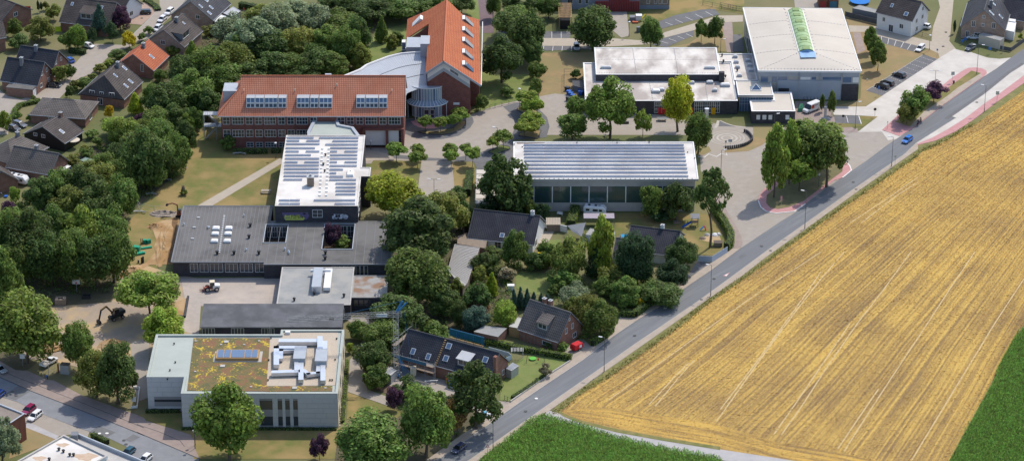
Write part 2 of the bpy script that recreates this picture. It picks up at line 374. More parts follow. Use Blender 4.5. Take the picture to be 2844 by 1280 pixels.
S_('car_park_road', [('e',[(960,193),(1200,200)]),('R5',[(580,0),(1190,150),(1195,60)]),('g',[(830,200),(880,60),(860,-30),(985,-30),(960,240),(950,310),(1000,370)]),('R5',[(1255,355),(1282,345),(1270,290),(1170,240),(1020,200),(590,90),(420,40),(250,40)])], .03, m_pave2)
S_('parking_bays', [('R5',[(590,90),(1020,200),(990,270),(615,165)])], .045, m_dark)
S_('parking_bays', [('R5',[(1090,305),(1255,355),(620,775),(440,715)])], .06, m_dark)
S_('parking_bays', [('R5',[(70,1000),(350,1002),(380,1098),(80,1085)])], .06, m_dark)
S_('verge', [('R5',[(350,1002),(570,1012),(400,1130),(60,1140),(60,1088),(380,1098)])], .055, m_lawn)
S_('brown_paving', [('e',[(560,760),(840,760),(840,870),(1000,960),(900,990),(560,930)])], .04, m_pinkb)
S_('brown_paving', [('R4',[(690,80),(960,70),(960,118),(740,120)])], .045, m_pinkb)
S_('footpath', [('R5',[(285,50),(370,45),(430,250),(340,290)])], .05, m_pinkb)
def line(K, a, b, w=.13, z=.075): strip('marking', pts(K,[a,b]), w, z, m_line)
for i in range(6):
    a = ((590+86*i),(92+22*i)); line('R5', (615+85*i-2,92+22*i), (628+75*i-18,160+21*i))
for i in range(10):
    t = (i+.6)/10.6; A = (1100-650*t, 305+405*t); B = (1255-635*t, 355+420*t)
    for k in range(7): line('R5', (A[0]+(B[0]-A[0])*(k+.1)/7, A[1]+(B[1]-A[1])*(k+.1)/7), (A[0]+(B[0]-A[0])*(k+.55)/7, A[1]+(B[1]-A[1])*(k+.55)/7), .12, .08)
line('R5', (210,1005), (230,1085), .13, .08); line('R5', (352,1005), (382,1098), .2, .08)
strip('kerb', pts('R5',[(440,715),(1090,305),(1255,355)]), .18, .13, m_kerb, h=.2)
isl = mix([('R4',[(1240,92),(1440,162)]),('R5',[(960,1159),(1340,870),(1656,650)]),('S',[(0,828),(530,458),(592,395),(580,350),(500,310),(400,297),(280,305),(200,340),(0,470)]),('R5',[(1310,660),(1050,850),(800,1000)])])
slab('traffic_island', isl, .12, m_pink)
sheet('island_grass', mix([('R5',[(770,1075),(850,1020),(1100,850),(1370,690),(1640,495)]),('S',[(320,352),(490,395),(420,440),(100,640),(-90,790)]),('R5',[(1340,800),(1100,960),(940,1130)])]), .135, m_lawn)
sheet('footway', mix([('R5',[(960,1150),(1340,865),(1656,645)]),('S',[(0,822),(520,455),(480,405),(420,440),(100,640),(-90,790)]),('R5',[(1340,800),(1100,960),(940,1130)])]), .15, m_side)
ring = mix([('m',[(895,498),(820,550),(778,600),(770,640),(790,690),(830,722),(900,735),(1040,722),(1125,665)]),('m',[(1180,610),(1340,490),(1400,470),(1468,415),(1455,380),(1420,343),(1330,318),(1150,360)])])
slab('traffic_island', ring, .12, m_pink); strip('kerb', ring[3:9], .3, .14, m_line, h=.1); strip('kerb', ring[11:15], .3, .14, m_line, h=.1)
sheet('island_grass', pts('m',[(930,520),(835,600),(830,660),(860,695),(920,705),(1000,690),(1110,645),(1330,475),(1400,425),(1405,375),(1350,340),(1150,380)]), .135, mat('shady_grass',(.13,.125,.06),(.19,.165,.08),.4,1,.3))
S_('parched_verge', [('m',[(520,252),(520,282),(700,270),(800,225),(870,165),(890,125),(950,95),(930,75),(730,80),(735,130),(720,190),(650,240)])], .045, m_straw)
sheet('parched_verge', pts('m',[(300,290),(360,300),(420,270),(400,235),(330,225)]), .045, m_straw)
# top car park
S_('car_park_road', [('d',[(-420,240),(120,290),(440,290),(640,305),(840,240),(1040,180),(1220,120),(1410,118),(1410,165),(1250,172),(1040,230),(800,292),(690,335),(440,350),(-200,345),(-420,330)])], .03, m_pave2)
S_('parking_bays', [('d',[(780,165),(900,118),(1100,75),(1200,72),(1235,112),(1000,165),(800,218)])], .045, m_dark)
S_('parking_bays', [('d',[(725,338),(800,294),(1040,230),(1045,268),(870,342),(840,356)])], .045, m_dark)
S_('parking_bays', [('d',[(-420,236),(125,240),(115,289),(-420,285)])], .045, m_dark)
S_('parking_bays', [('d',[(-420,332),(-200,346),(300,351),(300,372),(-420,392)])], .045, m_dark)
for i in range(5): line('d', (830+75*i,170-20*i), (885+75*i,192-18*i), .12, .07)
for i in range(4): line('d', (790+65*i,310-18*i), (850+62*i,328-16*i), .12, .07)
for i in range(6): line('d', (-300+70*i,242), (-300+70*i,288), .12, .07); line('d', (-220+70*i,348), (-225+70*i,385), .12, .07)
S_('yard', [('d',[(380,90),(540,85),(560,270),(500,285),(400,200)])], .03, m_pave)
S_('parched_grass', [('d',[(1000,330),(1250,170),(1320,165),(1345,395),(850,355)])], .025, m_straw)
S_('brown_paving', [('d',[(1255,172),(1330,165),(1345,395),(1290,395)])], .04, m_pinkb)
S_('bike_stand_paving', [('d',[(1335,262),(1400,262),(1420,390),(1335,390)])], .04, m_dark)
S_('parched_grass', [('d',[(640,90),(780,160),(1150,68),(1420,110),(1420,-60),(640,-60)])], .022, m_lawn)
S_('gravel', [('e',[(550,-40),(740,-40),(740,60),(560,60)])], .03, m_pave)
# concentric paving
m_ringp = mat('pale_pavers', (.46,.42,.36), (.40,.365,.315), .8)
c0 = at('C', 765, 618); RX = [0, .55, 1.5, 2.15, 2.9, 3.55, 3.95, 4.15, 4.95, 5.25, 6.6, 6.95]
for i, (r0, r1) in enumerate([(1.25,1.75),(2.45,3.05),(3.75,3.98),(4.75,5.0)]):
    n = 56; V = []; Fc = []
    for k in range(n):
        t = 2*math.pi*k/n; V += [(c0.x+r0*math.cos(t), c0.y+r0*math.sin(t), .055), (c0.x+r1*math.cos(t), c0.y+r1*math.sin(t), .055)]
    Fc = [(2*k,2*k+1,2*((k+1)%n)+1,2*((k+1)%n)) for k in range(n)]
    MB().add(V, Fc).build('paving_ring', m_ringp, kind='structure')
sheet('dark_paving', pts('C',[(570,155),(540,305),(700,300),(900,310),(1000,318),(850,280),(700,220)]), .05, m_dark)
strip('paving_band', pts('C',[(575,150),(700,210),(850,265),(1000,305),(1210,335)]), .4, .058, m_ringp)
strip('paving_band', pts('C',[(530,150),(505,260),(450,345)]), .8, .052, m_ringp)
strip('marking', pts('m',[(318,312),(365,318),(400,292),(458,312),(495,288),(540,302),(530,285)]), .3, .06, m_line)
# residential street
S_('street', [('a',[(1190,-60),(1195,60),(1150,110),(1010,245),(930,340),(690,330),(640,420),(560,480),(600,530),(590,585),(500,645),(440,745),(330,752),(290,735),(240,735),(180,770),(80,890),(60,1010),(-60,1010),(-60,720),(160,745),(300,690),(450,640),(600,590),(700,540),(800,440),(860,375),(930,372),(1100,290),(1310,100),(1440,-60)])], .03, m_pave)
S_('street', [('a',[(440,745),(590,585),(680,560),(860,370),(930,345),(690,335),(560,480),(470,430),(440,470),(560,540),(300,690),(300,745)])], .035, m_pave)
S_('driveway', [('a',[(980,40),(1100,20),(1190,60),(1150,110),(1060,190),(960,180)])], .045, mat('brick_drive',(.37,.27,.21),(.32,.23,.19),.7))
S_('street', [('a',[(-60,640),(60,720),(150,745),(100,830),(60,900),(60,1010),(-60,1010)])], .04, m_pave)
strip('kerb', pts('a',[(1195,60),(1150,112),(1010,248),(930,342)]), .25, .1, m_kerb, h=.15)
# construction yard
S_('work_yard', [('D',[(80,720),(280,690),(360,665),(440,690),(500,700),(710,698),(700,770),(505,770),(500,840),(480,880),(350,905),(345,985),(270,940),(140,910),(60,900),(50,800)])], .022, m_sand)
S_('paved_court', [('D',[(455,700),(705,698),(700,768),(505,768),(500,845),(455,830),(470,780)])], .04, m_court)
S_('access_path', [('D',[(330,860),(375,850),(372,1000),(345,1010),(330,940)])], .045, m_pave)
# street at the lower left
A7 = pts('R7',[(-300,235),(0,362),(370,525),(800,690),(1280,878),(1656,1030)])+pts('o',[(0,1062),(230,1159),(420,1240)])
B7 = pts('R7',[(-300,470),(0,578),(200,645),(500,790),(830,915),(1030,985),(1250,1062),(1450,1155)])+pts('D',[(420,1300)])
sheet('street', A7+B7[::-1], .03, m_asph2)
O7 = pts('R7',[(-300,60),(0,180),(180,280),(320,290),(540,390),(620,400),(940,570),(1300,700),(1560,790),(1656,830)])+pts('o',[(60,985),(270,1050),(360,1080),(385,1120),(385,1159),(420,1240)])
slab('footway', A7+O7[::-1], .11, m_pinkb)
strip('gutter', A7, .18, .12, m_gut, h=.1)
strip('gutter', pts('R7',[(60,305),(180,360),(420,450),(640,540),(1000,680),(1300,800),(1656,945)])+pts('o',[(0,1010),(150,1060),(290,1120),(320,1159)]), .16, .125, m_gut, h=.02)
S_('parking_bays', [('R7',[(-300,475),(0,582),(200,648),(500,792),(830,918),(1030,988),(1000,1060),(880,1010),(660,1040),(310,890),(-300,700)])], .035, m_pave)
for i in range(4): line('R7', (500+110*i,905+42*i), (640+97*i,845+38*i), .1, .05)
S_('path', [('R7',[(300,895),(360,890),(680,1040),(640,1075),(300,940)])], .05, m_track)
S_('parched_grass', [('R7',[(200,960),(310,930),(640,1070),(460,1170),(100,1300)])], .03, m_straw)
for P in ([(30,575),(215,455),(355,520),(180,625)],[(1030,990),(1135,918),(1330,995),(1210,1060)],[(1440,1080),(1530,1015),(1610,1050),(1500,1105)]):
    sheet('road_patch', pts('R7',P), .045, m_patch)
S_('parched_grass', [('R7',[(-200,100),(0,180),(180,285),(330,270),(420,200),(200,60),(-200,0)])], .03, m_shrubsoil)
S_('lawn', [('o',[(0,960),(80,915),(300,900),(310,1030),(1370,1030),(1480,1240),(380,1240),(385,1120),(270,1050),(120,1000)])], .03, m_lawn)
# beds and paths around the lower buildings
slab('path', mix([('p',[(125,480),(190,400),(215,330),(175,260),(85,200),(250,195),(255,260),(230,330),(215,440),(210,620),(250,680),(380,730),(495,790),(490,830),(300,760),(112,695)])]), .06, m_pave)
S_('lawn', [('p',[(110,700),(300,765),(490,835),(440,870),(300,840),(105,880)])], .045, m_lawn)
S_('planting_bed', [('p',[(210,620),(215,440),(300,300),(400,380),(400,640),(420,720),(300,690)])], .03, m_soil)
S_('leaf_litter', [('D',[(880,780),(1000,700),(1260,700),(1330,840),(1200,840),(1010,830),(960,900)])], .02, m_shrubsoil)
S_('leaf_litter', [('D',[(935,560),(1170,480),(1190,640),(1110,760),(960,760)])], .02, m_shrubsoil)
S_('leaf_litter', [('D',[(0,540),(280,560),(330,640),(280,760),(0,780)])], .021, m_shrubsoil)
S_('leaf_litter', [('D',[(130,420),(330,320),(490,330),(430,450),(300,560),(100,520)])], .021, m_shrubsoil)
S_('leaf_litter', [('D',[(380,200),(560,60),(700,10),(960,30),(900,190),(540,200),(530,310),(420,310)])], .021, m_shrubsoil)
S_('leaf_litter', [('D',[(840,1170),(850,1090),(1010,1000),(1150,990),(1230,1030),(1110,1130),(1060,1170)])], .035, m_shrubsoil)
S_('building_site', [('p',[(370,640),(440,510),(700,600),(850,640),(860,700),(640,760),(480,700)])], .04, m_pave)
S_('driveway', [('R1',[(860,680),(640,500),(760,400),(1000,470),(1150,480),(1020,575)])], .045, m_pave)
S_('lawn', [('R1',[(1040,300),(1100,210),(1250,0),(1400,-110)]),('R2',[(0,690),(340,760),(0,975)]),('R1',[(1150,470),(1030,460)])], .03, m_green)
S_('driveway', [('R2',[(270,680),(350,740),(505,735),(600,600),(480,490),(330,560)])], .05, m_pave)
slab('driveway', pts('R2',[(820,460),(920,250),(1130,245),(1080,312),(840,475)]), .125, m_side)
S_('driveway', [('R3',[(360,690),(510,705),(380,800),(250,880),(240,860)])], .045, m_dark)
S_('lawn', [('k',[(455,530),(560,520),(780,560),(780,690),(620,700),(470,650)])], .03, m_green)
S_('lawn', [('l',[(880,650),(1500,650)]),('R3',[(540,150),(690,400),(620,620),(300,610),(280,480),(0,400)]),('l',[(1000,760),(890,830)])], .03, m_lawn)
S_('lawn', [('l',[(390,855),(480,850),(470,930),(380,930)])], .03, m_green)
S_('patio', [('l',[(300,875),(330,790),(430,790),(370,900)])], .05, m_pave2)
S_('sand_pit', [('R3',[(380,440),(520,470),(650,500),(610,380),(500,370)])], .05, m_sand)
S_('service_path', [('j',[(820,960),(960,760),(1100,830),(960,1159),(930,1159)])], .02, m_shrubsoil)
# farmland: track and fields
TRu = mix([('q',[(545,822),(600,835),(680,878),(760,905),(1000,965),(1300,1020),(1690,1080)])]); TRl = mix([('q',[(470,880),(490,885),(560,890),(740,925),(960,1000),(1300,1080),(1690,1150)])])
ribbon('farm_track', ext(TRu,1,120), ext(TRl,1,120), .035, m_track, lift=False)
def field_mat(name, c1, c2, c3, nu, nv):
    m, n, l, p = nodes_of(name); p.inputs['Roughness'].default_value = .95; p.inputs['Specular IOR Level'].default_value = .15
    uv = n.new('ShaderNodeUVMap'); mp = n.new('ShaderNodeMapping'); mp.inputs['Scale'].default_value = (nu, nv, 1); l.new(uv.outputs[0], mp.inputs[0])
    t = n.new('ShaderNodeTexNoise'); t.inputs['Scale'].default_value = 1; t.inputs['Detail'].default_value = 6; t.inputs['Roughness'].default_value = .62; l.new(mp.outputs[0], t.inputs[0])
    g = n.new('ShaderNodeNewGeometry')
    t2 = n.new('ShaderNodeTexNoise'); t2.inputs['Scale'].default_value = 2.0; t2.inputs['Detail'].default_value = 5; t2.inputs['Roughness'].default_value = .75; l.new(g.outputs['Position'], t2.inputs[0])
    t3 = n.new('ShaderNodeTexNoise'); t3.inputs['Scale'].default_value = .05; t3.inputs['Detail'].default_value = 4; l.new(g.outputs['Position'], t3.inputs[0])
    r = n.new('ShaderNodeValToRGB'); e = r.color_ramp.elements
    e[0].position = .36; e[0].color = (*c1,1); e[1].position = .63; e[1].color = (*c2,1); q = e.new(.5); q.color = (*c3,1)
    s = n.new('ShaderNodeMath'); s.operation = 'MULTIPLY_ADD'; s.inputs[1].default_value = .6; l.new(t2.outputs[0], s.inputs[0])
    s2 = n.new('ShaderNodeMath'); s2.operation = 'MULTIPLY_ADD'; s2.inputs[1].default_value = .35; l.new(t3.outputs[0], s2.inputs[0]); s2.inputs[2].default_value = -.475
    l.new(s2.outputs[0], s.inputs[2])
    ad = n.new('ShaderNodeMath'); ad.operation = 'ADD'; l.new(t.outputs[0], ad.inputs[0]); l.new(s.outputs[0], ad.inputs[1])
    l.new(ad.outputs[0], r.inputs[0]); l.new(r.outputs[0], p.inputs['Base Color'])
    b = n.new('ShaderNodeBump'); b.inputs['Strength'].default_value = .7; b.inputs['Distance'].default_value = .12
    l.new(ad.outputs[0], b.inputs['Height']); l.new(b.outputs[0], p.inputs['Normal'])
    MATS[name] = m; return m
m_stub = field_mat('stubble', (.205,.136,.07), (.54,.365,.10), (.37,.242,.078), 120, 2.4)
m_head = field_mat('headland_stubble', (.23,.15,.068), (.53,.345,.09), (.39,.25,.075), 10, 4)
# stubble field: rows fan from the road's direction to the maize edge's direction
Lf = ext([VG[0]]+VG[1:], .5, 160); Rf = mix([('r',[(1270,1159),(1350,1010),(1480,780),(1570,600),(1687,400)])]); Rf = [Rf[0]+(Rf[0]-Rf[1]).normalized()*12]+Rf+[Rf[-1]+(Rf[-1]-Rf[-2]).normalized()*260]
def samp(P, n):
    d = [0]
    for i in range(len(P)-1): d.append(d[-1]+(P[i+1]-P[i]).length)
    out = []
    for k in range(n):
        t = d[-1]*k/(n-1); i = max(j for j in range(len(d)-1) if d[j] <= t+1e-9)
        f = (t-d[i])/max(d[i+1]-d[i],1e-6); out.append(P[i].lerp(P[i+1], f))
    return out
NV, NU = 40, 30
LS, RS = samp(Lf, NV), samp(Rf, NV); V = []; U = []; Fc = []
for j in range(NV):
    for i in range(NU):
        t = i/(NU-1); p = LS[j].lerp(RS[j], t); V.append((p.x,p.y,.04)); U.append((t, j/(NV-1)))
for j in range(NV-1):
    for i in range(NU-1): a = j*NU+i; Fc.append((a,a+1,a+NU+1,a+NU))
mb = MB().add(V, Fc); mb.uv = U; fld = mb.build('stubble_field', m_stub, kind='structure')
# headland along the farm track
H0 = mix([('q',[(590,850)])])[0]; HL = [at('q',590,845)]+[at('q',x,y) for x,y in ((700,900),(900,950),(1200,1010),(1500,1060),(1690,1090))]+[at('r',300,1190),at('r',700,1260),at('r',1160,1330)]
HU = [at('q',600,835)]+[at('q',x,y) for x,y in ((760,800),(960,800),(1200,840),(1500,890),(1690,920))]+[at('r',330,1060),at('r',700,1120),at('r',1230,1230)]
HLs, HUs = samp(HL, 30), samp(HU, 30); V = []; U = []; Fc = []
for j in range(30):
    for i in range(8): t = i/7; p = HLs[j].lerp(HUs[j], t); V.append((p.x,p.y,.055)); U.append((t, j/29))
for j in range(29):
    for i in range(7): a = j*8+i; Fc.append((a,a+8,a+9,a+1))
mb = MB().add(V, Fc); mb.uv = U; mb.build('stubble_field', m_head, kind='structure')
S_('verge', [('q',[(575,812),(600,800),(640,840),(760,888),(1000,945),(1300,1000),(1690,1062),(1690,1085),(1300,1022),(1000,968),(760,908),(640,862)])], .06, m_verge)
m_tram = mat('tyre_track_straw', (.58,.44,.24), (.50,.38,.19), .8, 1)
for K, L in (('r',[(-20,940),(150,700),(300,490),(420,330),(560,150),(690,0)]),('r',[(0,875),(180,640),(370,380),(480,230),(560,110)]),('r',[(340,1015),(450,860),(600,630),(760,400),(900,220),(1060,0)]),('r',[(300,1010),(420,840),(570,620),(720,400)]),
          ('r',[(690,1105),(800,930),(950,700),(1130,430),(1280,200),(1415,0)]),('r',[(655,1090),(770,920),(880,760)]),('r',[(1065,1155),(1200,930),(1370,650),(1530,390),(1687,150)]),('r',[(0,375),(230,215),(400,105),(560,0)]),('q',[(940,752),(1170,585),(1450,385),(1690,212)]),('q',[(1215,780),(1380,600),(1480,500)]),('q',[(1255,792),(1420,590),(1520,480)]),
          ('R4',[(870,1159),(1300,880),(1656,630)]),('R4',[(1000,1159),(1400,850),(1656,690)])):
    strip('tyre_track', pts(K, L), .3, .07, m_tram, kind='structure')
# maize
m_maize = foliage('maize_leaf', .45)
def maize(name, poly, rows_dir, spacing, sp2, seed):
    rnd = random.Random(seed); P = [Vector((p.x,p.y)) for p in poly]
    d = Vector((rows_dir.x, rows_dir.y)).normalized(); nn = Vector((-d.y, d.x))
    us = [p.dot(d) for p in P]; vs_ = [p.dot(nn) for p in P]
    def inside(q):
        c = False; j = len(P)-1
        for i in range(len(P)):
            if (P[i].y > q.y) != (P[j].y > q.y) and q.x < (P[j].x-P[i].x)*(q.y-P[i].y)/(P[j].y-P[i].y)+P[i].x: c = not c
            j = i
        return c
    V = []; Fc = []; v = min(vs_)
    while v < max(vs_):
        u = min(us)
        while u < max(us):
            q = d*(u+rnd.uniform(-.1,.1))+nn*(v+rnd.uniform(-.08,.08)); u += sp2
            if not inside(q): continue
            h = rnd.uniform(1.7,2.2); a0 = rnd.uniform(0,6.28)
            for k in range(6):
                a = a0+k*2.5+rnd.uniform(-.4,.4); z = h*(.35+.62*k/6); L = rnd.uniform(.5,.75)*(1 if k < 5 else .6)
                cx, sy = math.cos(a), math.sin(a); w_ = .075; b = len(V)
                rise = .35+rnd.uniform(-.1,.15)
                V += [(q.x-sy*w_,q.y+cx*w_,z),(q.x+sy*w_,q.y-cx*w_,z),(q.x+cx*L*.55+sy*w_,q.y+sy*L*.55-cx*w_,z+rise),(q.x+cx*L*.55-sy*w_,q.y+sy*L*.55+cx*w_,z+rise),(q.x+cx*L,q.y+sy*L,z+rise*.55)]
                Fc += [(b,b+1,b+2,b+3),(b+3,b+2,b+4)]
        v += spacing
    o = MB().add(V, Fc).build(name, m_maize, kind='stuff'); o.color = (.22,.37,.07,1); return o
mz1 = mix([('R1',[(800,1200),(1140,930),(1380,730),(1530,672)]),('q',[(560,895),(740,940),(960,1015),(1300,1095),(1690,1165),(1720,1230)]),('D',[(1800,1240),(1150,1240)])])
sheet('maize_soil', mz1, .03, m_soil); maize('maize_crop', mz1, at('q',740,940)-at('q',960,1015), .75, .26, 1)
mz2 = mix([('r',[(1280,1159),(1360,1010),(1490,780),(1580,600),(1695,405)])]); d2 = mz2[4]-mz2[0]
mz2 = [mz2[0]-d2*.12]+mz2+[mz2[4]+d2*.12, mz2[4]+d2*.12+Vector((14,0,0)), mz2[0]+Vector((46,0,0)), mz2[0]-d2*.12+Vector((46,0,0))]
sheet('meadow', [mz2[0]-d2*1.5+Vector((20,0,0)), mz2[5]+d2*3+Vector((10,0,0)), mz2[5]+Vector((400,200,0)), mz2[0]+Vector((400,-200,0))], .03, m_green); sheet('maize_soil', mz2, .05, m_soil); maize('maize_crop', mz2, d2, .75, .26, 2)
# ================================================================== building kit
m_frame = mat('white_frame', (.72,.72,.70), None, rough=.5)
m_glassd = glass('window_glass', (.035,.045,.06))
m_glassb = glass('blue_glass', (.10,.16,.26), .04)
m_glassl = glass('pale_glass', (.26,.33,.40), .08)
m_dframe = mat('dark_frame', (.05,.05,.055), None, rough=.5)
m_brick = bricks('red_brick', (.185,.058,.048), (.235,.085,.065), (.15,.11,.10))
m_brick2 = bricks('dark_brick', (.055,.052,.062), (.075,.07,.082), (.06,.06,.06))
m_brick3 = bricks('house_brick', (.27,.125,.085), (.21,.095,.07), (.25,.2,.17))
m_brick4 = bricks('pale_brick', (.36,.25,.19), (.29,.19,.15), (.36,.3,.26))
m_redtile = tiles('clay_tiles', (.57,.235,.15), (.47,.175,.105), .34, .36)
m_redsheet = mat('clay_roof', (.50,.17,.085), (.44,.135,.065), .7, .8, .2)
m_dtile = tiles('anthracite_tiles', (.048,.050,.064), (.075,.077,.09), .32, .36, .6)
m_btile = tiles('brown_tiles', (.085,.073,.07), (.135,.115,.107), .32, .36)
m_gtile = tiles('grey_tiles', (.135,.12,.112), (.20,.175,.16), .34, .38)
m_otile = tiles('orange_tiles', (.50,.16,.08), (.40,.12,.07), .32, .36)
m_conc = mat('concrete', (.45,.43,.405), (.38,.36,.34), .5, .9, .1)
m_grey = mat('facade_panel', (.46,.465,.475), (.50,.505,.51), .8, .7)
m_greyj = mat('facade_joint', (.25,.25,.26), None)
m_wht = mat('white_render', (.74,.74,.73), (.69,.69,.68), .4, .8)
m_cream = mat('cream_render', (.66,.58,.43), (.60,.53,.40), .5, .8)
m_wroof = mat('white_membrane', (.68,.65,.61), (.60,.57,.53), .18, .85, 0, c3=(.50,.465,.43), s3=.11)
m_wroof2 = mat('stained_membrane', (.66,.625,.575), (.54,.49,.445), .3, .85, 0, c3=(.36,.315,.285), s3=.16, stretch=(0,(1,2,1)))
m_beige = mat('beige_membrane', (.55,.50,.435), (.50,.45,.385), .12, .85)
m_green = MATS['green_lawn']
m_groof = mat('pale_green_membrane', (.39,.42,.385), (.34,.37,.34), .25, .8)
m_droof = mat('bitumen_felt', (.095,.092,.089), (.14,.135,.13), .35, .95, .2, c3=(.15,.145,.14), s3=.12)
m_droof2 = mat('grey_felt', (.30,.305,.30), (.24,.245,.24), .3, .9, .1, c3=(.33,.32,.30), s3=.2)
m_zinc = mat('zinc_sheet', (.33,.36,.40), (.38,.41,.45), .4, .45, 0, .5)
m_alu = mat('aluminium', (.62,.65,.70), (.55,.58,.62), .8, .35, 0, .5, metal=.55)
m_steel = mat('galvanised_steel', (.42,.43,.44), (.36,.37,.38), 1, .5, 0, .5, metal=.3)
m_lead = mat('lead_grey', (.17,.18,.20), None, rough=.6)
m_rust = mat('rust_cladding', (.22,.085,.055), (.16,.065,.045), .5, .85, stretch=(0,(.33,.33,3.3)))
m_wood = mat('timber', (.42,.27,.12), (.34,.21,.10), 1.2, .8)
m_wood2 = mat('weathered_timber', (.20,.155,.12), (.26,.21,.165), 1.2, .9)
m_solar = mat('solar_glass', (.22,.24,.30), None, rough=.3, spec=1.0)
m_solback = mat('panel_back', (.58,.60,.66), (.52,.54,.60), .6, .6)
m_black = mat('black_plastic', (.02,.02,.022), None, rough=.5)
m_gravel = mat('roof_gravel', (.50,.42,.33), (.40,.34,.27), 3, .95, .3)
m_sedum = None
def sedum():
    m, n, l, p = nodes_of('sedum'); p.inputs['Roughness'].default_value = .95
    g = n.new('ShaderNodeNewGeometry')
    def noise(sc, d=5):
        t = n.new('ShaderNodeTexNoise'); t.inputs['Scale'].default_value = sc; t.inputs['Detail'].default_value = d; l.new(g.outputs['Position'], t.inputs[0]); return t
    a, b, c = noise(.5), noise(.33, 6), noise(1.8)
    r = n.new('ShaderNodeValToRGB'); e = r.color_ramp.elements; e[0].position = .38; e[0].color = (.10,.098,.038,1); e[1].position = .62; e[1].color = (.20,.10,.05,1); q = e.new(.5); q.color = (.16,.12,.045,1)
    l.new(a.outputs[0], r.inputs[0])
    ad = n.new('ShaderNodeMath'); ad.operation = 'MULTIPLY'; l.new(b.outputs[0], ad.inputs[0]); l.new(c.outputs[0], ad.inputs[1])
    r2 = n.new('ShaderNodeValToRGB'); r2.color_ramp.elements[0].position = .305; r2.color_ramp.elements[1].position = .345; l.new(ad.outputs[0], r2.inputs[0])
    mx = n.new('ShaderNodeMix'); mx.data_type = 'RGBA'; l.new(r2.outputs[0], mx.inputs[0]); l.new(r.outputs[0], mx.inputs[6]); mx.inputs[7].default_value = (.50,.36,.03,1)
    l.new(mx.outputs[2], p.inputs['Base Color'])
    bu = n.new('ShaderNodeBump'); bu.inputs['Strength'].default_value = .8; bu.inputs['Distance'].default_value = .15; l.new(c.outputs[0], bu.inputs['Height']); l.new(bu.outputs[0], p.inputs['Normal'])
    return m
m_sedum = sedum()
def rect(K, bl, fr, z):
    A, B = at(K,*bl,z), at(K,*fr,z); return A.x, B.x, B.y, A.y      # x0,x1,y0,y1
class Bld:
    """a building: an Empty at its base, parts in its own frame"""
    def __init__(s, name, label, cat, loc, rz=0, group=None):
        s.o = thing(name, label, cat, (loc[0],loc[1],0), rz, group); s.rz = rz; s.off = None if rz else (loc[0],loc[1],0)
    def part(s, name, mb, m, parent=None, **k):
        return mb.build(name, m, parent or s.o, off=s.off, **k)
    def win(s, a, b, z0, z1, cols=2, rows=2, out=.07, fm=None, gm=None, bar=.09, name='window', parent=None):
        """window on a wall running from plan point a to b (outside on the right hand of a->b)"""
        a, b = Vector((a[0],a[1],0)), Vector((b[0],b[1],0)); d = (b-a).normalized(); n = Vector((d.y,-d.x,0)); L = (b-a).length
        fm = fm or m_frame; gm = gm or m_glassd; mb = MB()
        def bx(u0, u1, w0, w1, o0, o1):
            V = [a+d*u+n*o+Vector((0,0,w)) for w in (w0,w1) for u, o in ((u0,o0),(u1,o0),(u1,o1),(u0,o1))]
            mb.add(V, [(0,1,2,3)[::-1],(4,5,6,7),(0,1,5,4),(1,2,6,5),(2,3,7,6),(3,0,4,7)])
        bx(0, bar, z0, z1, -.1, out); bx(L-bar, L, z0, z1, -.1, out); bx(bar, L-bar, z0, z0+bar, -.1, out+.05); bx(bar, L-bar, z1-bar, z1, -.1, out)
        for i in range(1, cols): u = L*i/cols; bx(u-bar*.4, u+bar*.4, z0+bar, z1-bar, -.1, out-.01)
        for i in range(1, rows): q = z0+(z1-z0)*i/rows; bx(bar, L-bar, q-bar*.35, q+bar*.35, -.1, out-.015)
        f = s.part(name, mb, fm, parent)
        g = MB().add([a+n*.025+Vector((0,0,z0)), b+n*.025+Vector((0,0,z0)), b+n*.025+Vector((0,0,z1)), a+n*.025+Vector((0,0,z1))], [(0,1,2,3)])
        s.part('pane', g, gm, f); return f
    def flat(s, P, z, wall, roofm, par=.35, pw=.35, cop=None, z0=0, name='wall'):
        """flat-roofed volume: walls, roof deck below a parapet, coping"""
        A = sum(P[i][0]*P[(i+1)%len(P)][1]-P[(i+1)%len(P)][0]*P[i][1] for i in range(len(P)))
        if A < 0: P = P[::-1]
        n = len(P); mb = MB()
        mb.add([(p[0],p[1],z0) for p in P]+[(p[0],p[1],z-.06) for p in P], [(i,(i+1)%n,n+(i+1)%n,n+i) for i in range(n)])
        s.part(name, mb, wall)
        I = inset(P, pw)
        rf = s.part('roof', MB().poly([(p[0],p[1],z-par) for p in I]), roofm)
        mb = MB(); O = inset(P, -.06)
        V = [(p[0],p[1],z-.06) for p in O]+[(p[0],p[1],z) for p in O]+[(p[0],p[1],z) for p in I]+[(p[0],p[1],z-par) for p in I]
        Fc = []
        for i in range(n):
            j = (i+1)%n; Fc += [(i,j,n+j,n+i),(n+i,n+j,2*n+j,2*n+i),(2*n+i,2*n+j,3*n+j,3*n+i)]
        s.part('parapet', mb.add(V, Fc), cop or roofm); return rf
def inset(P, w):
    n = len(P); out = []
    for i in range(n):
        a, b, c = Vector(P[i-1][:2]), Vector(P[i][:2]), Vector(P[(i+1)%n][:2])
        d1, d2 = (b-a).normalized(), (c-b).normalized(); n1, n2 = Vector((-d1.y,d1.x)), Vector((-d2.y,d2.x))
        k = (n1+n2); q = k/max(k.dot(n1), .2); out.append((b+q*w))
    return out
def roof_box(B, name, x0, x1, y0, y1, z0, z1, m, parent=None, taper=0):
    mb = MB()
    mb.add([(x0,y0,z0),(x1,y0,z0),(x1,y1,z0),(x0,y1,z0),(x0+taper,y0+taper,z1),(x1-taper,y0+taper,z1),(x1-taper,y1-taper,z1),(x0+taper,y1-taper,z1)],
           [(4,5,6,7),(0,1,5,4),(1,2,6,5),(2,3,7,6),(3,0,4,7)])
    return B.part(name, mb, m, parent)
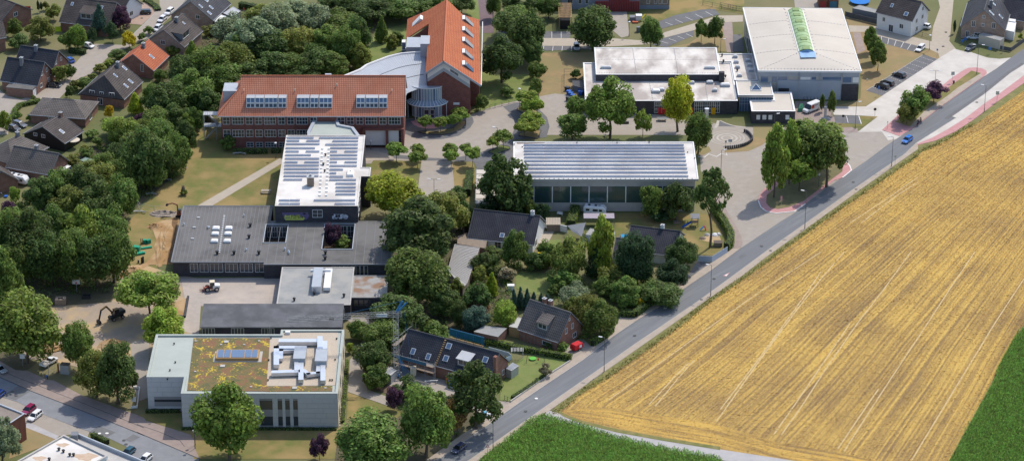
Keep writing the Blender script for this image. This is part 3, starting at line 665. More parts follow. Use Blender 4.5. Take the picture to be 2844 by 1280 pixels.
def solar_row(B, x0, x1, y, z, h=.55, depth=1.2, parent=None):
    mb = MB(); mb.add([(x0,y,z+.06),(x1,y,z+.06),(x1,y+.1,z+h),(x0,y+.1,z+h),(x0,y+depth,z+.12),(x1,y+depth,z+.12),(x0,y+depth,z+.04),(x1,y+depth,z+.04)], [(0,1,2,3),(0,3,4,6),(2,1,7,5),(4,5,7,6)])
    p = B.part('solar_panel', mb, m_solback, parent)
    B.part('panel_glass', MB().add([(x0+.03,y+.13,z+h-.005),(x1-.03,y+.13,z+h-.005),(x1-.03,y+depth-.03,z+.145),(x0+.03,y+depth-.03,z+.145)], [(0,1,2,3)]), m_solar, p)
def vent(B, x, y, z, parent=None, r=.16, h=.55):
    B.part('roof_vent', MB().lathe((x,y,z), [(r*.8,0),(r*.8,h*.6),(r*1.4,h*.62),(r*1.3,h*.8),(r*.3,h)], 8), m_black, parent)

# ------------------------------------------------------------------ house kit
def house(name, label, r0, r1, hw, he, hr, wall, rooft, hip=(0,0), over=.45, chim=(), sky=(), wins=(), dorm=(), gut=True, group=None, cat='house'):
    """pitched-roof house from its ridge ends; local x along the ridge, local -y is the side on the right hand of r0->r1"""
    d = r1-r0; d.z = 0; L = d.length; rz = math.atan2(d.y, d.x)
    B = Bld(name, label, cat, (r0.x, r0.y), rz, group); B.off = None
    s = (hr-he)/hw
    e0 = hip[0] or over; e1 = hip[1] or over
    # walls with gables
    x0, x1 = -(hip[0]-over if hip[0] else 0), L+(hip[1]-over if hip[1] else 0); w = hw-over*.7; zt = he+s*(hw-w)-.12
    mb = MB(); V = [(x0,-w,0),(x1,-w,0),(x1,w,0),(x0,w,0),(x0,-w,zt),(x1,-w,zt),(x1,w,zt),(x0,w,zt)]; Fc = [(0,1,5,4),(2,3,7,6)]
    if hip[1]: Fc.append((1,2,6,5))
    else: V.append((x1,0,hr-.15)); Fc.append((1,2,6,len(V)-1,5))
    if hip[0]: Fc.append((3,0,4,7))
    else: V.append((x0,0,hr-.15)); Fc.append((3,0,4,len(V)-1,7))
    B.part('wall', mb.add(V, Fc), wall)
    # roof
    mb = MB(); hh = math.hypot(hw, hr-he); uv = []
    def plane(P, U):
        k = len(mb.v); mb.add(P, [tuple(range(len(P)))]); uv.extend(U)
        mb.add([(p[0],p[1],p[2]-.16) for p in P], [tuple(reversed(range(len(P))))]); uv.extend(U)
        n = len(P); kk = k
        for i in range(n): mb.f.append((kk+n+i, kk+n+(i+1)%n, kk+(i+1)%n, kk+i))
    a0, a1 = (0 if hip[0] else -over), (L if hip[1] else L+over)
    plane([(-e0,-hw,he),(L+e1,-hw,he),(a1,0,hr),(a0,0,hr)], [(-e0,0),(L+e1,0),(a1,hh),(a0,hh)])
    plane([(L+e1,hw,he),(-e0,hw,he),(a0,0,hr),(a1,0,hr)], [(L+e1,0),(-e0,0),(a0,hh),(a1,hh)])
    if hip[0]: plane([(-e0,hw,he),(-e0,-hw,he),(0,0,hr)], [(-hw,0),(hw,0),(0,hh)])
    if hip[1]: plane([(L+e1,-hw,he),(L+e1,hw,he),(L,0,hr)], [(-hw,0),(hw,0),(0,hh)])
    mb.uv = uv; rf = B.part('roof', mb, rooft)
    mbr = MB().tube([(a0,0,hr+.02),(a1,0,hr+.02)], .14, 6); B.part('ridge_cap', mbr, rooft_cap(rooft), rf)
    if gut:
        for sd in (-1,1): B.part('gutter', MB().tube([(-e0,sd*(hw+.04),he-.06),(L+e1,sd*(hw+.04),he-.06)], .08, 6), m_zinc, rf)
    if not hip[1]: B.part('verge_board', MB().bar((a1+.02,-hw,he-.02),(a1+.02,0,hr-.02),.05,.25).bar((a1+.02,hw,he-.02),(a1+.02,0,hr-.02),.05,.25), m_lead, rf)
    if not hip[0]: B.part('verge_board', MB().bar((a0-.02,-hw,he-.02),(a0-.02,0,hr-.02),.05,.25).bar((a0-.02,hw,he-.02),(a0-.02,0,hr-.02),.05,.25), m_lead, rf)
    for t, off, m in chim:
        z = hr-s*abs(off); x = L*t; c = B.part('chimney', MB().box(x-.45,x+.45,off-.45,off+.45,z-.6,hr+1.0), m, rf); B.part('chimney_cap', MB().box(x-.52,x+.52,off-.52,off+.52,hr+1.0,hr+1.1).box(x-.2,x+.2,off-.2,off+.2,hr+1.1,hr+1.3), m_steel, c)
    for sd, t, f, ww, ll in sky:
        x = L*t; y = f*hw; zc = hr-s*y; ny = s/math.hypot(1,s); nz = 1/math.hypot(1,s); dy, dz = nz, -ny
        P = []
        for u, v in ((-ww/2,-ll/2),(ww/2,-ll/2),(ww/2,ll/2),(-ww/2,ll/2)): P.append((x+u, sd*(y+v*dy), zc+v*dz))
        up = (0, sd*ny*.1, nz*.1)
        k = MB(); T = [(p[0],p[1]+up[1],p[2]+up[2]) for p in P]; fs = [(0,1,2,3),(4,5,1,0),(5,6,2,1),(6,7,3,2),(7,4,0,3)]
        if sd < 0: fs = fs
        k.add(T+P, fs); fr = B.part('skylight', k, m_frame, rf)
        c = [(x+(p[0]-x)*.78, sd*y+(p[1]-sd*y)*.82+up[1]*1.2, zc+(p[2]-zc)*.82+up[2]*1.2) for p in P]
        B.part('pane', MB().add(c, [(0,1,2,3)]), m_glassb, fr)
    for end, u, z, ww, h_ in wins:      # end: 'g0','g1' gables, 'l','r' long sides
        kk = {}
        if end == 'g1': B.win((x1,u-ww/2),(x1,u+ww/2), z, z+h_, 2, 1)
        elif end == 'g0': B.win((x0,u+ww/2),(x0,u-ww/2), z, z+h_, 2, 1)
        elif end == 'r': B.win((u*L-ww/2,-w),(u*L+ww/2,-w), z, z+h_, 2, 1)
        else: B.win((u*L+ww/2,w),(u*L-ww/2,w), z, z+h_, 2, 1)
    for sd, t, ww, dh, m in dorm:       # shed dormers
        x = L*t; yb = hw*.78; z0 = hr-s*yb; yt = hw*.25; zt2 = hr-s*yt
        q = [(x-ww/2,sd*yb,z0),(x+ww/2,sd*yb,z0),(x+ww/2,sd*yb,z0+dh),(x-ww/2,sd*yb,z0+dh),(x-ww/2,sd*yt,zt2),(x+ww/2,sd*yt,zt2)]
        f_ = [(0,1,2,3),(1,5,2),(0,3,4)]
        dm = B.part('dormer', MB().add(q, f_), m_lead)
        o = .2; rq = MB(); rq.add([(x-ww/2-o,sd*(yb+.35),z0+dh-.02),(x+ww/2+o,sd*(yb+.35),z0+dh-.02),(x+ww/2+o,sd*yt,zt2+.08),(x-ww/2-o,sd*yt,zt2+.08)], [(0,1,2,3)])
        rq.add([(v[0],v[1],v[2]-.12) for v in rq.v[:4]], [(3,2,1,0)]); rq.f += [(4,5,1,0),(5,6,2,1),(7,4,0,3)]
        rq.uv = [(v[0], v[1]) for v in rq.v]
        B.part('dormer_roof', rq, m, dm)
        if sd < 0: B.win((x-ww*.4,-yb),(x+ww*.4,-yb), z0+.35, z0+dh-.25, 2, 1, parent=dm)
        else: B.win((x+ww*.4,yb),(x-ww*.4,yb), z0+.35, z0+dh-.25, 2, 1, parent=dm)
    return B
CAPS = {}
def rooft_cap(m):
    if m.name not in CAPS:
        c = {'clay_tiles':(.46,.15,.08),'orange_tiles':(.46,.15,.08),'anthracite_tiles':(.085,.087,.095),'brown_tiles':(.15,.125,.115),'grey_tiles':(.19,.17,.155)}[m.name]
        CAPS[m.name] = mat(m.name+'_cap', c)
    return CAPS[m.name]
# ================================================================== grey cultural hall
zt = 9.3
X0, X1, Y0, Y1 = rect('o', (120,405), (1345,800), zt)
X0 = (X0+at('o',75,690,zt).x)/2; Xm = at('o',297,797,zt).x; Yw = at('o',190,690,zt).y; Xs = at('o',966,390,zt).x; Yb2 = at('o',1170,374,zt).y
P = [(X0,Yw),(Xm,Yw),(Xm,Y0),(X1,Y0),(X1,Yb2),(Xs,Yb2),(Xs,Y1),(X0,Y1)]
B1 = Bld('cultural_hall', 'pale grey panelled hall with yellow-flowering green roof and silver ducts', 'building', (X0,Y0))
rf = B1.flat(P, zt, [m_greyj], m_groof, .45, .55, m_groof)
# openings measured on the front walls
fw = []
for (a, b) in ((400,463),(835,920),(955,985),(1005,1035),(1058,1088)):
    for (t, u) in ((848,908),(955,1015)):
        if a == 400: t, u = (846,897) if t == 848 else (955,995)
        xa, xb = at('o',a,1000,0).x, at('o',b,1000,0).x
        base = Vector((xa,Y0,0)); fw.append((xa, xb, hgt('o',base,u), hgt('o',base,t)))
sl_ = [(at('o',117,850,3).x, Xm-.1, hgt('o',Vector((X0,Yw,0)),857), hgt('o',Vector((X0,Yw,0)),841))]
rnd = random.Random(3)
def cladding(B, xa, xb, y, z0, z1, rows, holes, n=(0,-1), lens=(2.6,3.9,5.2)):
    rh = (z1-z0)/rows
    for r in range(rows):
        za, zb = z0+r*rh+.025, z0+(r+1)*rh-.025; x = xa-rnd.uniform(0,2.5)
        while x < xb:
            L = rnd.choice(lens); segs = [(max(x,xa)+.02, min(x+L,xb)-.02)]; x += L
            for (ha,hb,hz0,hz1) in holes:
                if hz1 > za and hz0 < zb:
                    ns = []
                    for (p,q) in segs:
                        if hb <= p or ha >= q: ns.append((p,q))
                        else: ns += [t for t in ((p,ha-.02),(hb+.02,q))]
                    segs = [t for t in ns if t[1]-t[0] > .12]
            for (p,q) in segs:
                if q-p < .12: continue
                zz = [(za,zb)]
                B.part('facade_panel', MB().add([(p,y-.04,za),(q,y-.04,za),(q,y-.04,zb),(p,y-.04,zb),(p,y+.01,za),(q,y+.01,za),(q,y+.01,zb),(p,y+.01,zb)],[(0,1,2,3),(4,5,1,0),(3,2,6,7),(5,6,2,1),(0,3,7,4)]), m_grey)
cladding(B1, Xm, X1, Y0, 0.05, zt-.1, 7, fw); cladding(B1, X0, Xm, Yw, 0.05, zt-.1, 7, sl_)
for (xa,xb,za,zb) in fw: B1.win((xa,Y0),(xb,Y0), za, zb, 1 if xb-xa < 2 else 3, 1, -.02, m_dframe, m_glassd, .06)
for (xa,xb,za,zb) in sl_: B1.win((xa,Yw),(xb,Yw), za, zb, 4, 1, -.02, m_dframe, m_glassd, .06)
B1.part('side_cladding', MB().box(X1,X1+.05,Y0+.1,Yb2-.1,.05,zt-.1), m_cream)
for k in range(5):
    for z in (1.2,5.3): B1.win((X1+.05,Y0+3+k*7),(X1+.05,Y0+5.2+k*7), z, z+2.3, 2, 1, .04, m_dframe)
zr = zt-.45
def onroof(K, L, z): return pts(K, L, z)
g = onroof('o', [(382,432),(892,432),(868,788),(338,784)], zr); B1.part('green_roof', MB().prism(g, zr-.02, zr+.12), m_sedum, rf)
g = onroof('o', [(868,756),(1312,752),(1310,788),(866,790)], zr); B1.part('green_roof', MB().prism(g, zr-.02, zr+.11), m_sedum, rf)
g = onroof('o', [(895,436),(968,434),(970,398),(1350,392),(1330,748),(868,752)], zr); B1.part('gravel_bed', MB().prism(g, zr-.02, zr+.06), m_gravel, rf)
sx = rect('o', (538,507), (815,566), zr+.9)
sk = roof_box(B1, 'skylight', sx[0], sx[1], sx[2], sx[3], zr, zr+.95, m_wood, rf)
B1.part('skylight_kerb', MB().box(sx[0]-.5,sx[1]+.7,sx[2]-.5,sx[3]+.4,zr,zr+.2), m_conc, sk)
for k, (a, b) in enumerate(((.04,.17),(.19,.33),(.36,.66),(.68,.82),(.84,.96))):
    w_ = sx[1]-sx[0]; B1.part('pane', MB().box(sx[0]+w_*a, sx[0]+w_*b, sx[2]+.35, sx[3]-.35, zr+.9, zr+1.03), m_glassb, sk)
for (x, y) in ((600,460),(565,480),(720,480),(575,622),(395,455),(392,660),(820,455),(765,762),(1058,768),(1265,770)):
    p = at('o',x,y,zr); s_ = .55 if x in (600,575,1058) else .25
    c = B1.part('roof_hatch', MB().box(p.x-s_,p.x+s_,p.y-s_,p.y+s_,zr,zr+.3), m_conc, rf)
for (x, y) in ((250,468),(222,645),(258,592),(900,430),(885,578),(880,712),(1340,435),(1330,575),(1310,712),(1295,712),(205,705)):
    p = at('o',x,y,zr+.2); vent(B1, p.x, p.y, zr, rf, .18, .5)
def duct(P_, w, h, z0, name='duct', m=None):
    q = [at('o',x,y,z0+h) for x,y in P_]; mb = MB()
    for a, b in zip(q, q[1:]):
        d = (b-a).normalized(); a2, b2 = a-d*w/2, b+d*w/2
        mb.bar((a2.x,a2.y,z0+h/2),(b2.x,b2.y,z0+h/2), w, h)
    o = B1.part(name, mb, m or m_alu, rf); return o
dz = zr+.35
duct([(975,445),(1210,445)], 1.7, 1.0, dz); duct([(1228,425),(1228,490)], 1.3, 1.35, dz+.05); duct([(1262,455),(1262,505)], 1.1, 1.0, dz)
duct([(935,600),(935,490),(1055,490)], 1.3, 1.0, dz+.1); duct([(965,560),(968,510),(1055,505)], 1.0, .8, dz)
duct([(920,655),(1075,650)], 1.3, .95, dz); duct([(1070,575),(1070,640)], 1.0, .95, dz+.1); duct([(1102,575),(1100,700)], 1.2, .95, dz)
duct([(1120,645),(1150,668),(1215,660),(1218,590)], 1.0, .8, dz); duct([(1248,590),(1248,705)], 1.2, .95, dz)
for (bl, fr_) in (((1060,485),(1128,568)),((1204,502),(1272,585))):
    q = rect('o', bl, fr_, dz+1.7); u_ = roof_box(B1, 'ventilation_unit', q[0], q[1], q[2], q[3], dz, dz+1.7, m_steel, rf)
    B1.part('unit_lid', MB().box(q[0]-.05,q[1]+.05,q[2]-.05,q[3]+.05,dz+1.7,dz+1.78), m_zinc, u_)
p = at('o',1012,388,zr+.6); roof_box(B1,'roof_hatch',p.x-.6,p.x+.6,p.y-.4,p.y+.4,zr,zr+.7,m_wht,rf)
p = at('o',893,430,zr); B1.part('lightning_rod', MB().tube([(p.x,p.y,zr),(p.x,p.y,zr+3.5)], .04, 5), m_steel, rf)
# stepping stones beside the hall
for k in range(26):
    p = at('o',1385-1.6*k*.9,590+17*k); MB().box(p.x-.55,p.x+.55,p.y-.28,p.y+.28,.02,.1).build('stepping_stone', m_pave2, kind='structure')
# ================================================================== ribbed-roof wing behind the hall
zf, zb = 5.0, 6.2
A, Bq = at('o',424,358,zf), at('o',1376,358,zf); C_ = at('o',430,200,zb)
x0, x1, y0, y1 = A.x, Bq.x, A.y, C_.y
B2 = Bld('school_wing', 'long low wing with ribbed dark grey sloping roof behind the cultural hall', 'building', (x0,y0))
mb = MB().add([(x0+.3,y0+.5,0),(x1-.3,y0+.5,0),(x1-.3,y1-.4,0),(x0+.3,y1-.4,0),(x0+.3,y0+.5,zf-.1),(x1-.3,y0+.5,zf-.1),(x1-.3,y1-.4,zb-.1),(x0+.3,y1-.4,zb-.1)],[(0,1,5,4),(1,2,6,5),(2,3,7,6),(3,0,4,7)]); B2.part('wall', mb, m_brick2)
m_rib = mat('ribbed_sheet', (.17,.172,.18), (.215,.215,.222), .35, .7, c3=(.14,.14,.145), s3=.2)
mb = MB().add([(x0,y0,zf),(x1,y0,zf),(x1,y1,zb),(x0,y1,zb),(x0,y0,zf-.18),(x1,y0,zf-.18),(x1,y1,zb-.18),(x0,y1,zb-.18)],[(0,1,2,3),(4,5,1,0),(5,6,2,1),(6,7,3,2),(7,4,0,3)])
rf2 = B2.part('roof', mb, m_rib)
nr = 22
for k in range(nr):
    t = (k+.5)/nr; y = y0+(y1-y0)*t; z = zf+(zb-zf)*t
    B2.part('roof_rib', MB().bar((x0+.02,y,z+.03),(x1-.02,y,z+.03), .14, .1), m_rib, rf2)
for a in (440,635,838):
    xa, xb = at('o',a,390,3).x, at('o',a+86,390,3).x; B2.win((xa,y0+.5),(xb,y0+.5), 1.0, zf-.5, 4, 2)
# ================================================================== old flat-roofed classroom block
zt = 4.4
Pk = [at('i',182,546,zt), at('i',845,540,zt), at('i',850,655,zt), at('j',270,650,zt), at('j',400,985,zt), at('i',1225,985,zt), at('i',1222,965,zt), at('i',105,965,zt)]
yb, yf = Pk[0].y, Pk[7].y; xl = (Pk[0].x+Pk[7].x)/2; xr = Pk[1].x+.5; yb2 = Pk[2].y; xr2 = at('j',395,985,zt).x; yf2 = at('i',1250,982,zt).y; xk = at('i',1226,975,zt).x
B3 = Bld('classroom_block', 'old low classroom block with weathered dark bitumen roof and two courtyards', 'building', (xl,yf))
h1 = rect('i', (806,684), (952,822), zt); h2 = rect('i', (1246,680), (1452,870), zt)
# roof deck and walls in strips around the two court openings
def cut(xa, xb, ya, yb_, holes):
    xs = sorted({xa,xb}|{min(max(v,xa),xb) for h in holes for v in h[:2]}); out = []
    for u, v in zip(xs, xs[1:]):
        if v-u < .01: continue
        ys = [(ya,yb_)]
        for h in holes:
            if h[0] < (u+v)/2 < h[1]: ys = [t for (p,q) in ys for t in ((p,min(q,h[2])),(max(p,h[3]),q)) if t[1]-t[0] > .05]
        out += [(u,v,p,q) for p, q in ys]
    return out
w_ = MB(); HO = [h1,h2]; g_ = lambda h, e: (h[0]-e,h[1]+e,h[2]-e,h[3]+e)
for (u,v,p,q) in cut(xl,xr,yf,yb,HO)+cut(xr,xr2,yf2,yb2,HO): B3.part('roof_deck', MB().box(u,v,p,q,zt-.35,zt), m_droof)
for (u,v,p,q) in cut(xl+.4,xr,yf+.6,yb-.4,[g_(h,.05) for h in HO])+cut(xr+.01,xr2-.3,yf2+.6,yb2-.3,[g_(h,.05) for h in HO]): w_.box(u,v,p,q,0,zt-.36)
B3.part('wall', w_, m_brick2)
ed = MB()
for a, b in (((xl,yf),(xr,yf)),((xl,yf),(xl,yb)),((xl,yb),(xr,yb)),((xr,yf2),(xr2,yf2)),((xr2,yf2),(xr2,yb2))): ed.bar((a[0],a[1],zt+.03),(b[0],b[1],zt+.03), .3, .2)
B3.part('eaves_trim', ed, m_lead)
for hq in (h1, h2):
    e2 = MB()
    for a, b in (((hq[0],hq[2]),(hq[1],hq[2])),((hq[1],hq[2]),(hq[1],hq[3])),((hq[1],hq[3]),(hq[0],hq[3])),((hq[0],hq[3]),(hq[0],hq[2]))): e2.bar((a[0],a[1],zt+.05),(b[0],b[1],zt+.05), .2, .25)
    B3.part('court_coping', e2, m_zinc)
    for k in range(4):
        ww = (hq[1]-hq[0]-.4)/4; B3.win((hq[0]+.2+k*ww,hq[3]+.04),(hq[0]+.2+k*ww+ww*.92,hq[3]+.04), .6, zt-.5, 2, 2)
    sheet('courtyard_ground', [(hq[0],hq[2]),(hq[1],hq[2]),(hq[1],hq[3]),(hq[0],hq[3])], .06, m_soil)
# felt seams, ridge strips, rooflights, vents
for k in range(22):
    xx = xl+.8+k*(xr-xl-1.2)/22
    if not (h1[0]-.3 < xx < h1[1]+.3): B3.part('felt_seam', MB().bar((xx,yf+.3,zt+.012),(xx,yb-.3,zt+.012), .09, .025), m_lead)
for k in range(14):
    xx = xr+.6+k*(xr2-xr-1)/14
    if not (h2[0]-.3 < xx < h2[1]+.3): B3.part('felt_seam', MB().bar((xx,yf2+.3,zt+.012),(xx,yb2-.3,zt+.012), .09, .025), m_lead)
for (x, y) in ((405,692),(500,692),(398,733),(495,732),(392,787),(488,787)):
    q = rect('i', (x,y), (x+52,y+24), zt+.5); k_ = roof_box(B3,'rooflight',q[0],q[1],q[2],q[3],zt,zt+.4,m_zinc,None,.05); roof_box(B3,'dome',q[0]+.1,q[1]-.1,q[2]+.1,q[3]-.1,zt+.4,zt+.65,m_wht,k_,.25)
for k in range(21):
    p = at('i',493-1.9*k,618+13.5*k,zt+.1); B3.part('cable_block', MB().box(p.x-.2,p.x+.2,p.y-.17,p.y+.17,zt,zt+.16), m_wht)
for (x, y) in ((687,700),(678,785),(440,905),(566,905),(752,905),(1250,905),(1248,945)):
    p = at('i',x,y,zt); B3.part('roof_stack', MB().lathe((p.x,p.y,zt), [(.3,0),(.3,.7),(.5,.75),(.45,1.0)], 10), m_black)
for (x, y) in ((190,690),(372,715),(640,625),(657,880),(945,875),(975,895),(978,905)):
    p = at('i',x,y,zt); B3.part('roof_vent', MB().lathe((p.x,p.y,zt), [(.14,0),(.14,.5),(.3,.55),(.1,.8)], 8), m_alu)
for (x, y) in ((268,708),(255,792),(375,705),(300,635)):
    p = at('i',x,y,zt); B3.part('roof_hatch', MB().box(p.x-.4,p.x+.4,p.y-.3,p.y+.3,zt,zt+.25), m_steel)
for k, (a, b) in enumerate(((235,295),(308,372),(384,482),(497,594),(609,706),(722,818),(833,928))):
    xa, xb = at('i',a,1030,2).x, at('i',b,1030,2).x; B3.win((xa,yf+.6),(xb,yf+.6), 1.25, zt-.6, 3 if b-a > 80 else 2, 1)
for k in range(9):
    xa = at('i',1300+k*30,1030,2).x; B3.win((xa,yf2+.6),(xa+1.0,yf2+.6), 1.0, zt-.6, 1, 1)
# lower annex with the air handling unit
zt = 4.0; q = rect('p', (-490,-315), (0,0), zt)
xa, xb = at('D',710,668,zt).x, at('D',888,700,zt).x; ya, yb_ = at('D',800,766,zt).y, at('D',800,670,zt).y; xc = at('D',975,700,zt).x; yc = at('D',930,745,zt).y; yd = at('D',930,690,zt).y
B3b = Bld('school_annex', 'flat grey-roofed annex with rooftop duct beside the paved court', 'building', (xa,ya))
rfA = B3b.flat([(xa,ya),(xb,ya),(xb,yb_-.3),(xa,yb_-.3)], zt, m_brick2, m_droof2, .12, .3, m_conc)
B3b.flat([(xb+.05,yc),(xc,yc),(xc,yd),(xb+.05,yd)], zt-.3, m_brick2, mat('patchy_felt',(.33,.33,.32),(.29,.28,.27),.3,.9,0,c3=(.24,.15,.10),s3=.25), .12, .3, m_droof2, name='wing_wall')
for k in range(6):
    xx = xb+.6+k*(xc-xb-1)/6; B3b.win((xx,yc),(xx+(xc-xb-1)/6*.9,yc), .8, zt-.9, 1, 1, .05, m_dframe)
for k in range(8):
    xx = xa+1+k*(xb-xa-2)/8; 
    if k > 2: B3b.win((xx,ya),(xx+1.6,ya), 1.0, 3.0, 2, 1)
def ahu(z):
    q = rect('i', (1166,1005), (1214,1150), z+1.8); o = roof_box(B3b,'ventilation_unit',q[0],q[1],q[2],q[3],z,z+1.8,m_alu,rfA); B3b.part('unit_lid', MB().box(q[0]-.05,q[1]+.05,q[2]-.05,q[3]+.05,z+1.8,z+1.87), m_zinc, o)
    q = rect('i', (1252,1010), (1286,1155), z+1.2); roof_box(B3b,'duct',q[0],q[1],q[2],q[3],z+.3,z+1.2,m_wht,rfA)
    q = rect('i', (1140,1000), (1290,1018), z+1.9); B3b.part('duct', MB().tube([(q[0],q[2]+.4,z+1.3),(q[1],q[2]+.4,z+1.3)], .4, 8), m_wht, rfA)
ahu(zt-.1)
for (x,y) in ((865,745),(790,740),(740,755)):
    p = at('D',x,y,zt); vent(B3b, p.x, p.y, zt-.12, rfA, .3, 1.0)
# ================================================================== white-roofed wing with solar panels
zt = 9.2
xl, xr = at('i',912,300,zt).x, at('j',170,300,zt).x; y1 = at('i',1200,16,zt).y; y0 = at('i',1200,543,zt).y
xe = at('j',238,300,zt).x; ya, yb_ = at('j',200,322,zt).y, at('j',200,256,zt).y
B4 = Bld('solar_roof_wing', 'tall dark wing with white roof of short solar panel rows', 'building', (xl,y0))
rf4 = B4.flat([(xl,y0),(xr,y0),(xr,ya),(xe,ya),(xe,yb_),(xr,yb_),(xr,y1),(xl,y1)], zt, m_brick2, m_wroof, .2, .3, m_wroof)
yy = [28,50,74,105,130,157,183,210,234,260,287,313,340]
gapL = {0:(1165,1210),1:(1058,1110),3:(1175,1210),4:(1055,1105),5:(1145,1210),7:(1045,1095)}
zs = zt-.2
for k, yv in enumerate(yy):
    y = at('i',1000,yv+16,zs).y; t = yv/545
    a0, a1 = 962-38*t*1.0, 1212-18*t
    segs = [(a0,a1)]
    if k in gapL:
        g0, g1 = gapL[k]; segs = [(a0,g0),(g1,a1)] if g1 < a1-12 else [(a0,g0)]
    if k == 12: segs = [(a0,1080)]
    for (p, q) in segs:
        n = max(1, round((q-p)/85))
        for j in range(n): solar_row(B4, at('i',p+(q-p)*j/n,yv,zs).x+.04, at('i',p+(q-p)*(j+1)/n,yv,zs).x-.04, y, zs, .5, 1.2, rf4)
for k, yv in enumerate([28,52,78,104,130,157,183,210,237,265,292,318,342,370,398,424,450,495,522]):
    y = at('i',1400,yv+16,zs).y; t = yv/545; b0, b1 = 1290-14*t, 1500-28*t
    segs = [(b0,b1)]
    if k == 0: segs = [(1205,1500)]
    elif k == 1: segs = [(1305,b1)]
    elif k == 2: segs = [(1252,b1)]
    elif k in (4,7): segs = [(b0,1340),(1395,b1)]
    elif k in (9,10,11): segs = [(b0,1385 if k != 10 else 1335)]
    elif k in (13,14,15,16): segs = [(1328,b1)]
    elif k == 17: segs = [(1165,1475)]
    elif k == 18: segs = [(1320,1475)]
    for (p, q) in segs:
        n = max(1, round((q-p)/85))
        for j in range(n): solar_row(B4, at('i',p+(q-p)*j/n,yv,zs).x+.04, at('i',p+(q-p)*(j+1)/n,yv,zs).x-.04, y, zs, .5, 1.2, rf4)
for yv in (495,522):
    y = at('i',1000,yv+16,zs).y
    for j in range(2): solar_row(B4, at('i',905+80*j,yv,zs).x, at('i',905+80*(j+1)-4,yv,zs).x, y, zs, .5, 1.2, rf4)
for k in range(13):
    for xx in (1228,1277):
        p = at('i',xx-22*k/13,120+29*k,zs); B4.part('rooflight', MB().box(p.x-.3,p.x+.3,p.y-.3,p.y+.3,zs,zs+.3), m_wht, rf4)
p = at('i',1140,390,zs); ck = B4.part('chimney', MB().box(p.x-.9,p.x+.9,p.y-.9,p.y+.9,zs,zs+2.6), m_wood2, rf4); B4.part('chimney_cap', MB().box(p.x-1,p.x+1,p.y-1,p.y+1,zs+2.6,zs+2.75).box(p.x-.3,p.x+.3,p.y-.3,p.y+.3,zs+2.75,zs+3.3), m_steel, ck)
for (x,y) in ((1250,170),(1245,290),(1235,240),(1437,300)):
    p = at('i',x,y,zs); vent(B4, p.x, p.y, zs, rf4, .25, .8)
q = rect('i',(1412,268),(1460,312),zs+.7); roof_box(B4,'rooflight',q[0],q[1],q[2],q[3],zs,zs+.7,m_wht,rf4,.2)
xa, xb = at('i',1152,600,7).x, at('i',1228,600,7).x; B4.win((xa,y0),(xb,y0), hgt('i',Vector((0,y0,0)),630), hgt('i',Vector((0,y0,0)),572), 2, 2)
# graffiti as flat print on the wall
m_gy = mat('graffiti_yellow', (.50,.55,.12), None); m_gw = mat('graffiti_silver', (.55,.57,.66), None); m_gv = mat('graffiti_violet', (.14,.11,.22), None)
def graff(name, K, strokes, m, y, w):
    mb = MB(); base = Vector((0,y,0))
    for i, st in enumerate(strokes):
        q = [Vector((at(K,a,b,6).x, y-.03-.004*(i%4), hgt(K,base,b))) for a,b in st]
        for a, b in zip(q, q[1:]): mb.bar(a, b, w, .008, up=(0,1,0))
    B4.part(name, mb, m)
graff('graffiti', 'i', [[(930,600),(1125,600)],[(932,612),(1130,614)],[(935,628),(1120,630)],[(940,640),(1110,640)],[(1090,600),(1125,625)]], m_gv, y0, .5)
graff('graffiti', 'i', [[(955,612),(945,640),(985,640)],[(950,626),(980,622)],[(990,612),(985,642)],[(1000,640),(1008,612),(1020,640),(1030,612),(1036,642)],[(1045,640),(1042,612),(1062,620),(1046,630),(1068,642)],[(1075,642),(1078,622),(1088,642)],[(945,645),(1085,645)]], m_gy, y0-.03, .42)
graff('graffiti', 'i', [[(1300,632),(1318,638),(1322,605)],[(1330,640),(1332,606),(1345,625),(1356,606),(1358,640)],[(1366,640),(1368,608)],[(1372,610),(1388,612),(1384,626),(1370,626)],[(1392,640),(1394,612),(1412,618),(1410,634),(1394,638)],[(1300,625),(1420,622)]], m_gw, y0, .5)
# east side glazing strips of that wing
for k in range(4): B4.win((xr,y0+1+k*3.2),(xr,y0+3.4+k*3.2), 5.4, 8.2, 2, 2)
# ================================================================== link with hexagonal roof
zt = 8.6
P6 = pts('b', [(845,985),(905,868),(1062,858),(1085,930),(1190,950),(1238,1015),(1235,1060),(850,1060)], zt)
B6 = Bld('connecting_link', 'pale green flat-roofed link with slate edge joining two school wings', 'building', (P6[0].x,P6[0].y))
B6.flat([(p.x,p.y) for p in P6], zt, m_brick, m_groof, .5, .8, m_zinc)
# ================================================================== long red-tiled school wing
he, hw_ = 10.0, 10.2; hr = 18.0
E0, E1 = at('b',170,872,he), at('c',338,872,he); yR = E0.y+hw_
xa, xb = E0.x, E1.x; xR = at('b',345,577,hr).x
B5 = Bld('red_roofed_school_wing', 'long brick school wing with red tiled roof and three bands of roof windows', 'building', (xa,E0.y))
yw = E0.y+.7; s = (hr-he)/hw_
mb = MB(); x2 = xb-.5; x1_ = xa+1.0; yk = yR+hw_-.7
mb.add([(x1_,yw,0),(x2,yw,0),(x2,yk,0),(x1_,yk,0),(x1_,yw,he+.3),(x2,yw,he+.3),(x2,yk,he+.3),(x1_,yk,he+.3),(x2,yR,hr-.2)],[(0,1,5,4),(1,2,6,8,5),(2,3,7,6),(3,0,4,7)])
B5.part('wall', mb, m_brick)
mb = MB(); uv = []; hh = math.hypot(hw_,hr-he)
def pl(Pp, U):
    k = len(mb.v); n = len(Pp); mb.add(Pp, [tuple(range(n))]); mb.add([(p[0],p[1],p[2]-.25) for p in Pp], [tuple(reversed(range(n)))]); uv.extend(U+U)
    for i in range(n): mb.f.append((k+n+i,k+n+(i+1)%n,k+(i+1)%n,k+i))
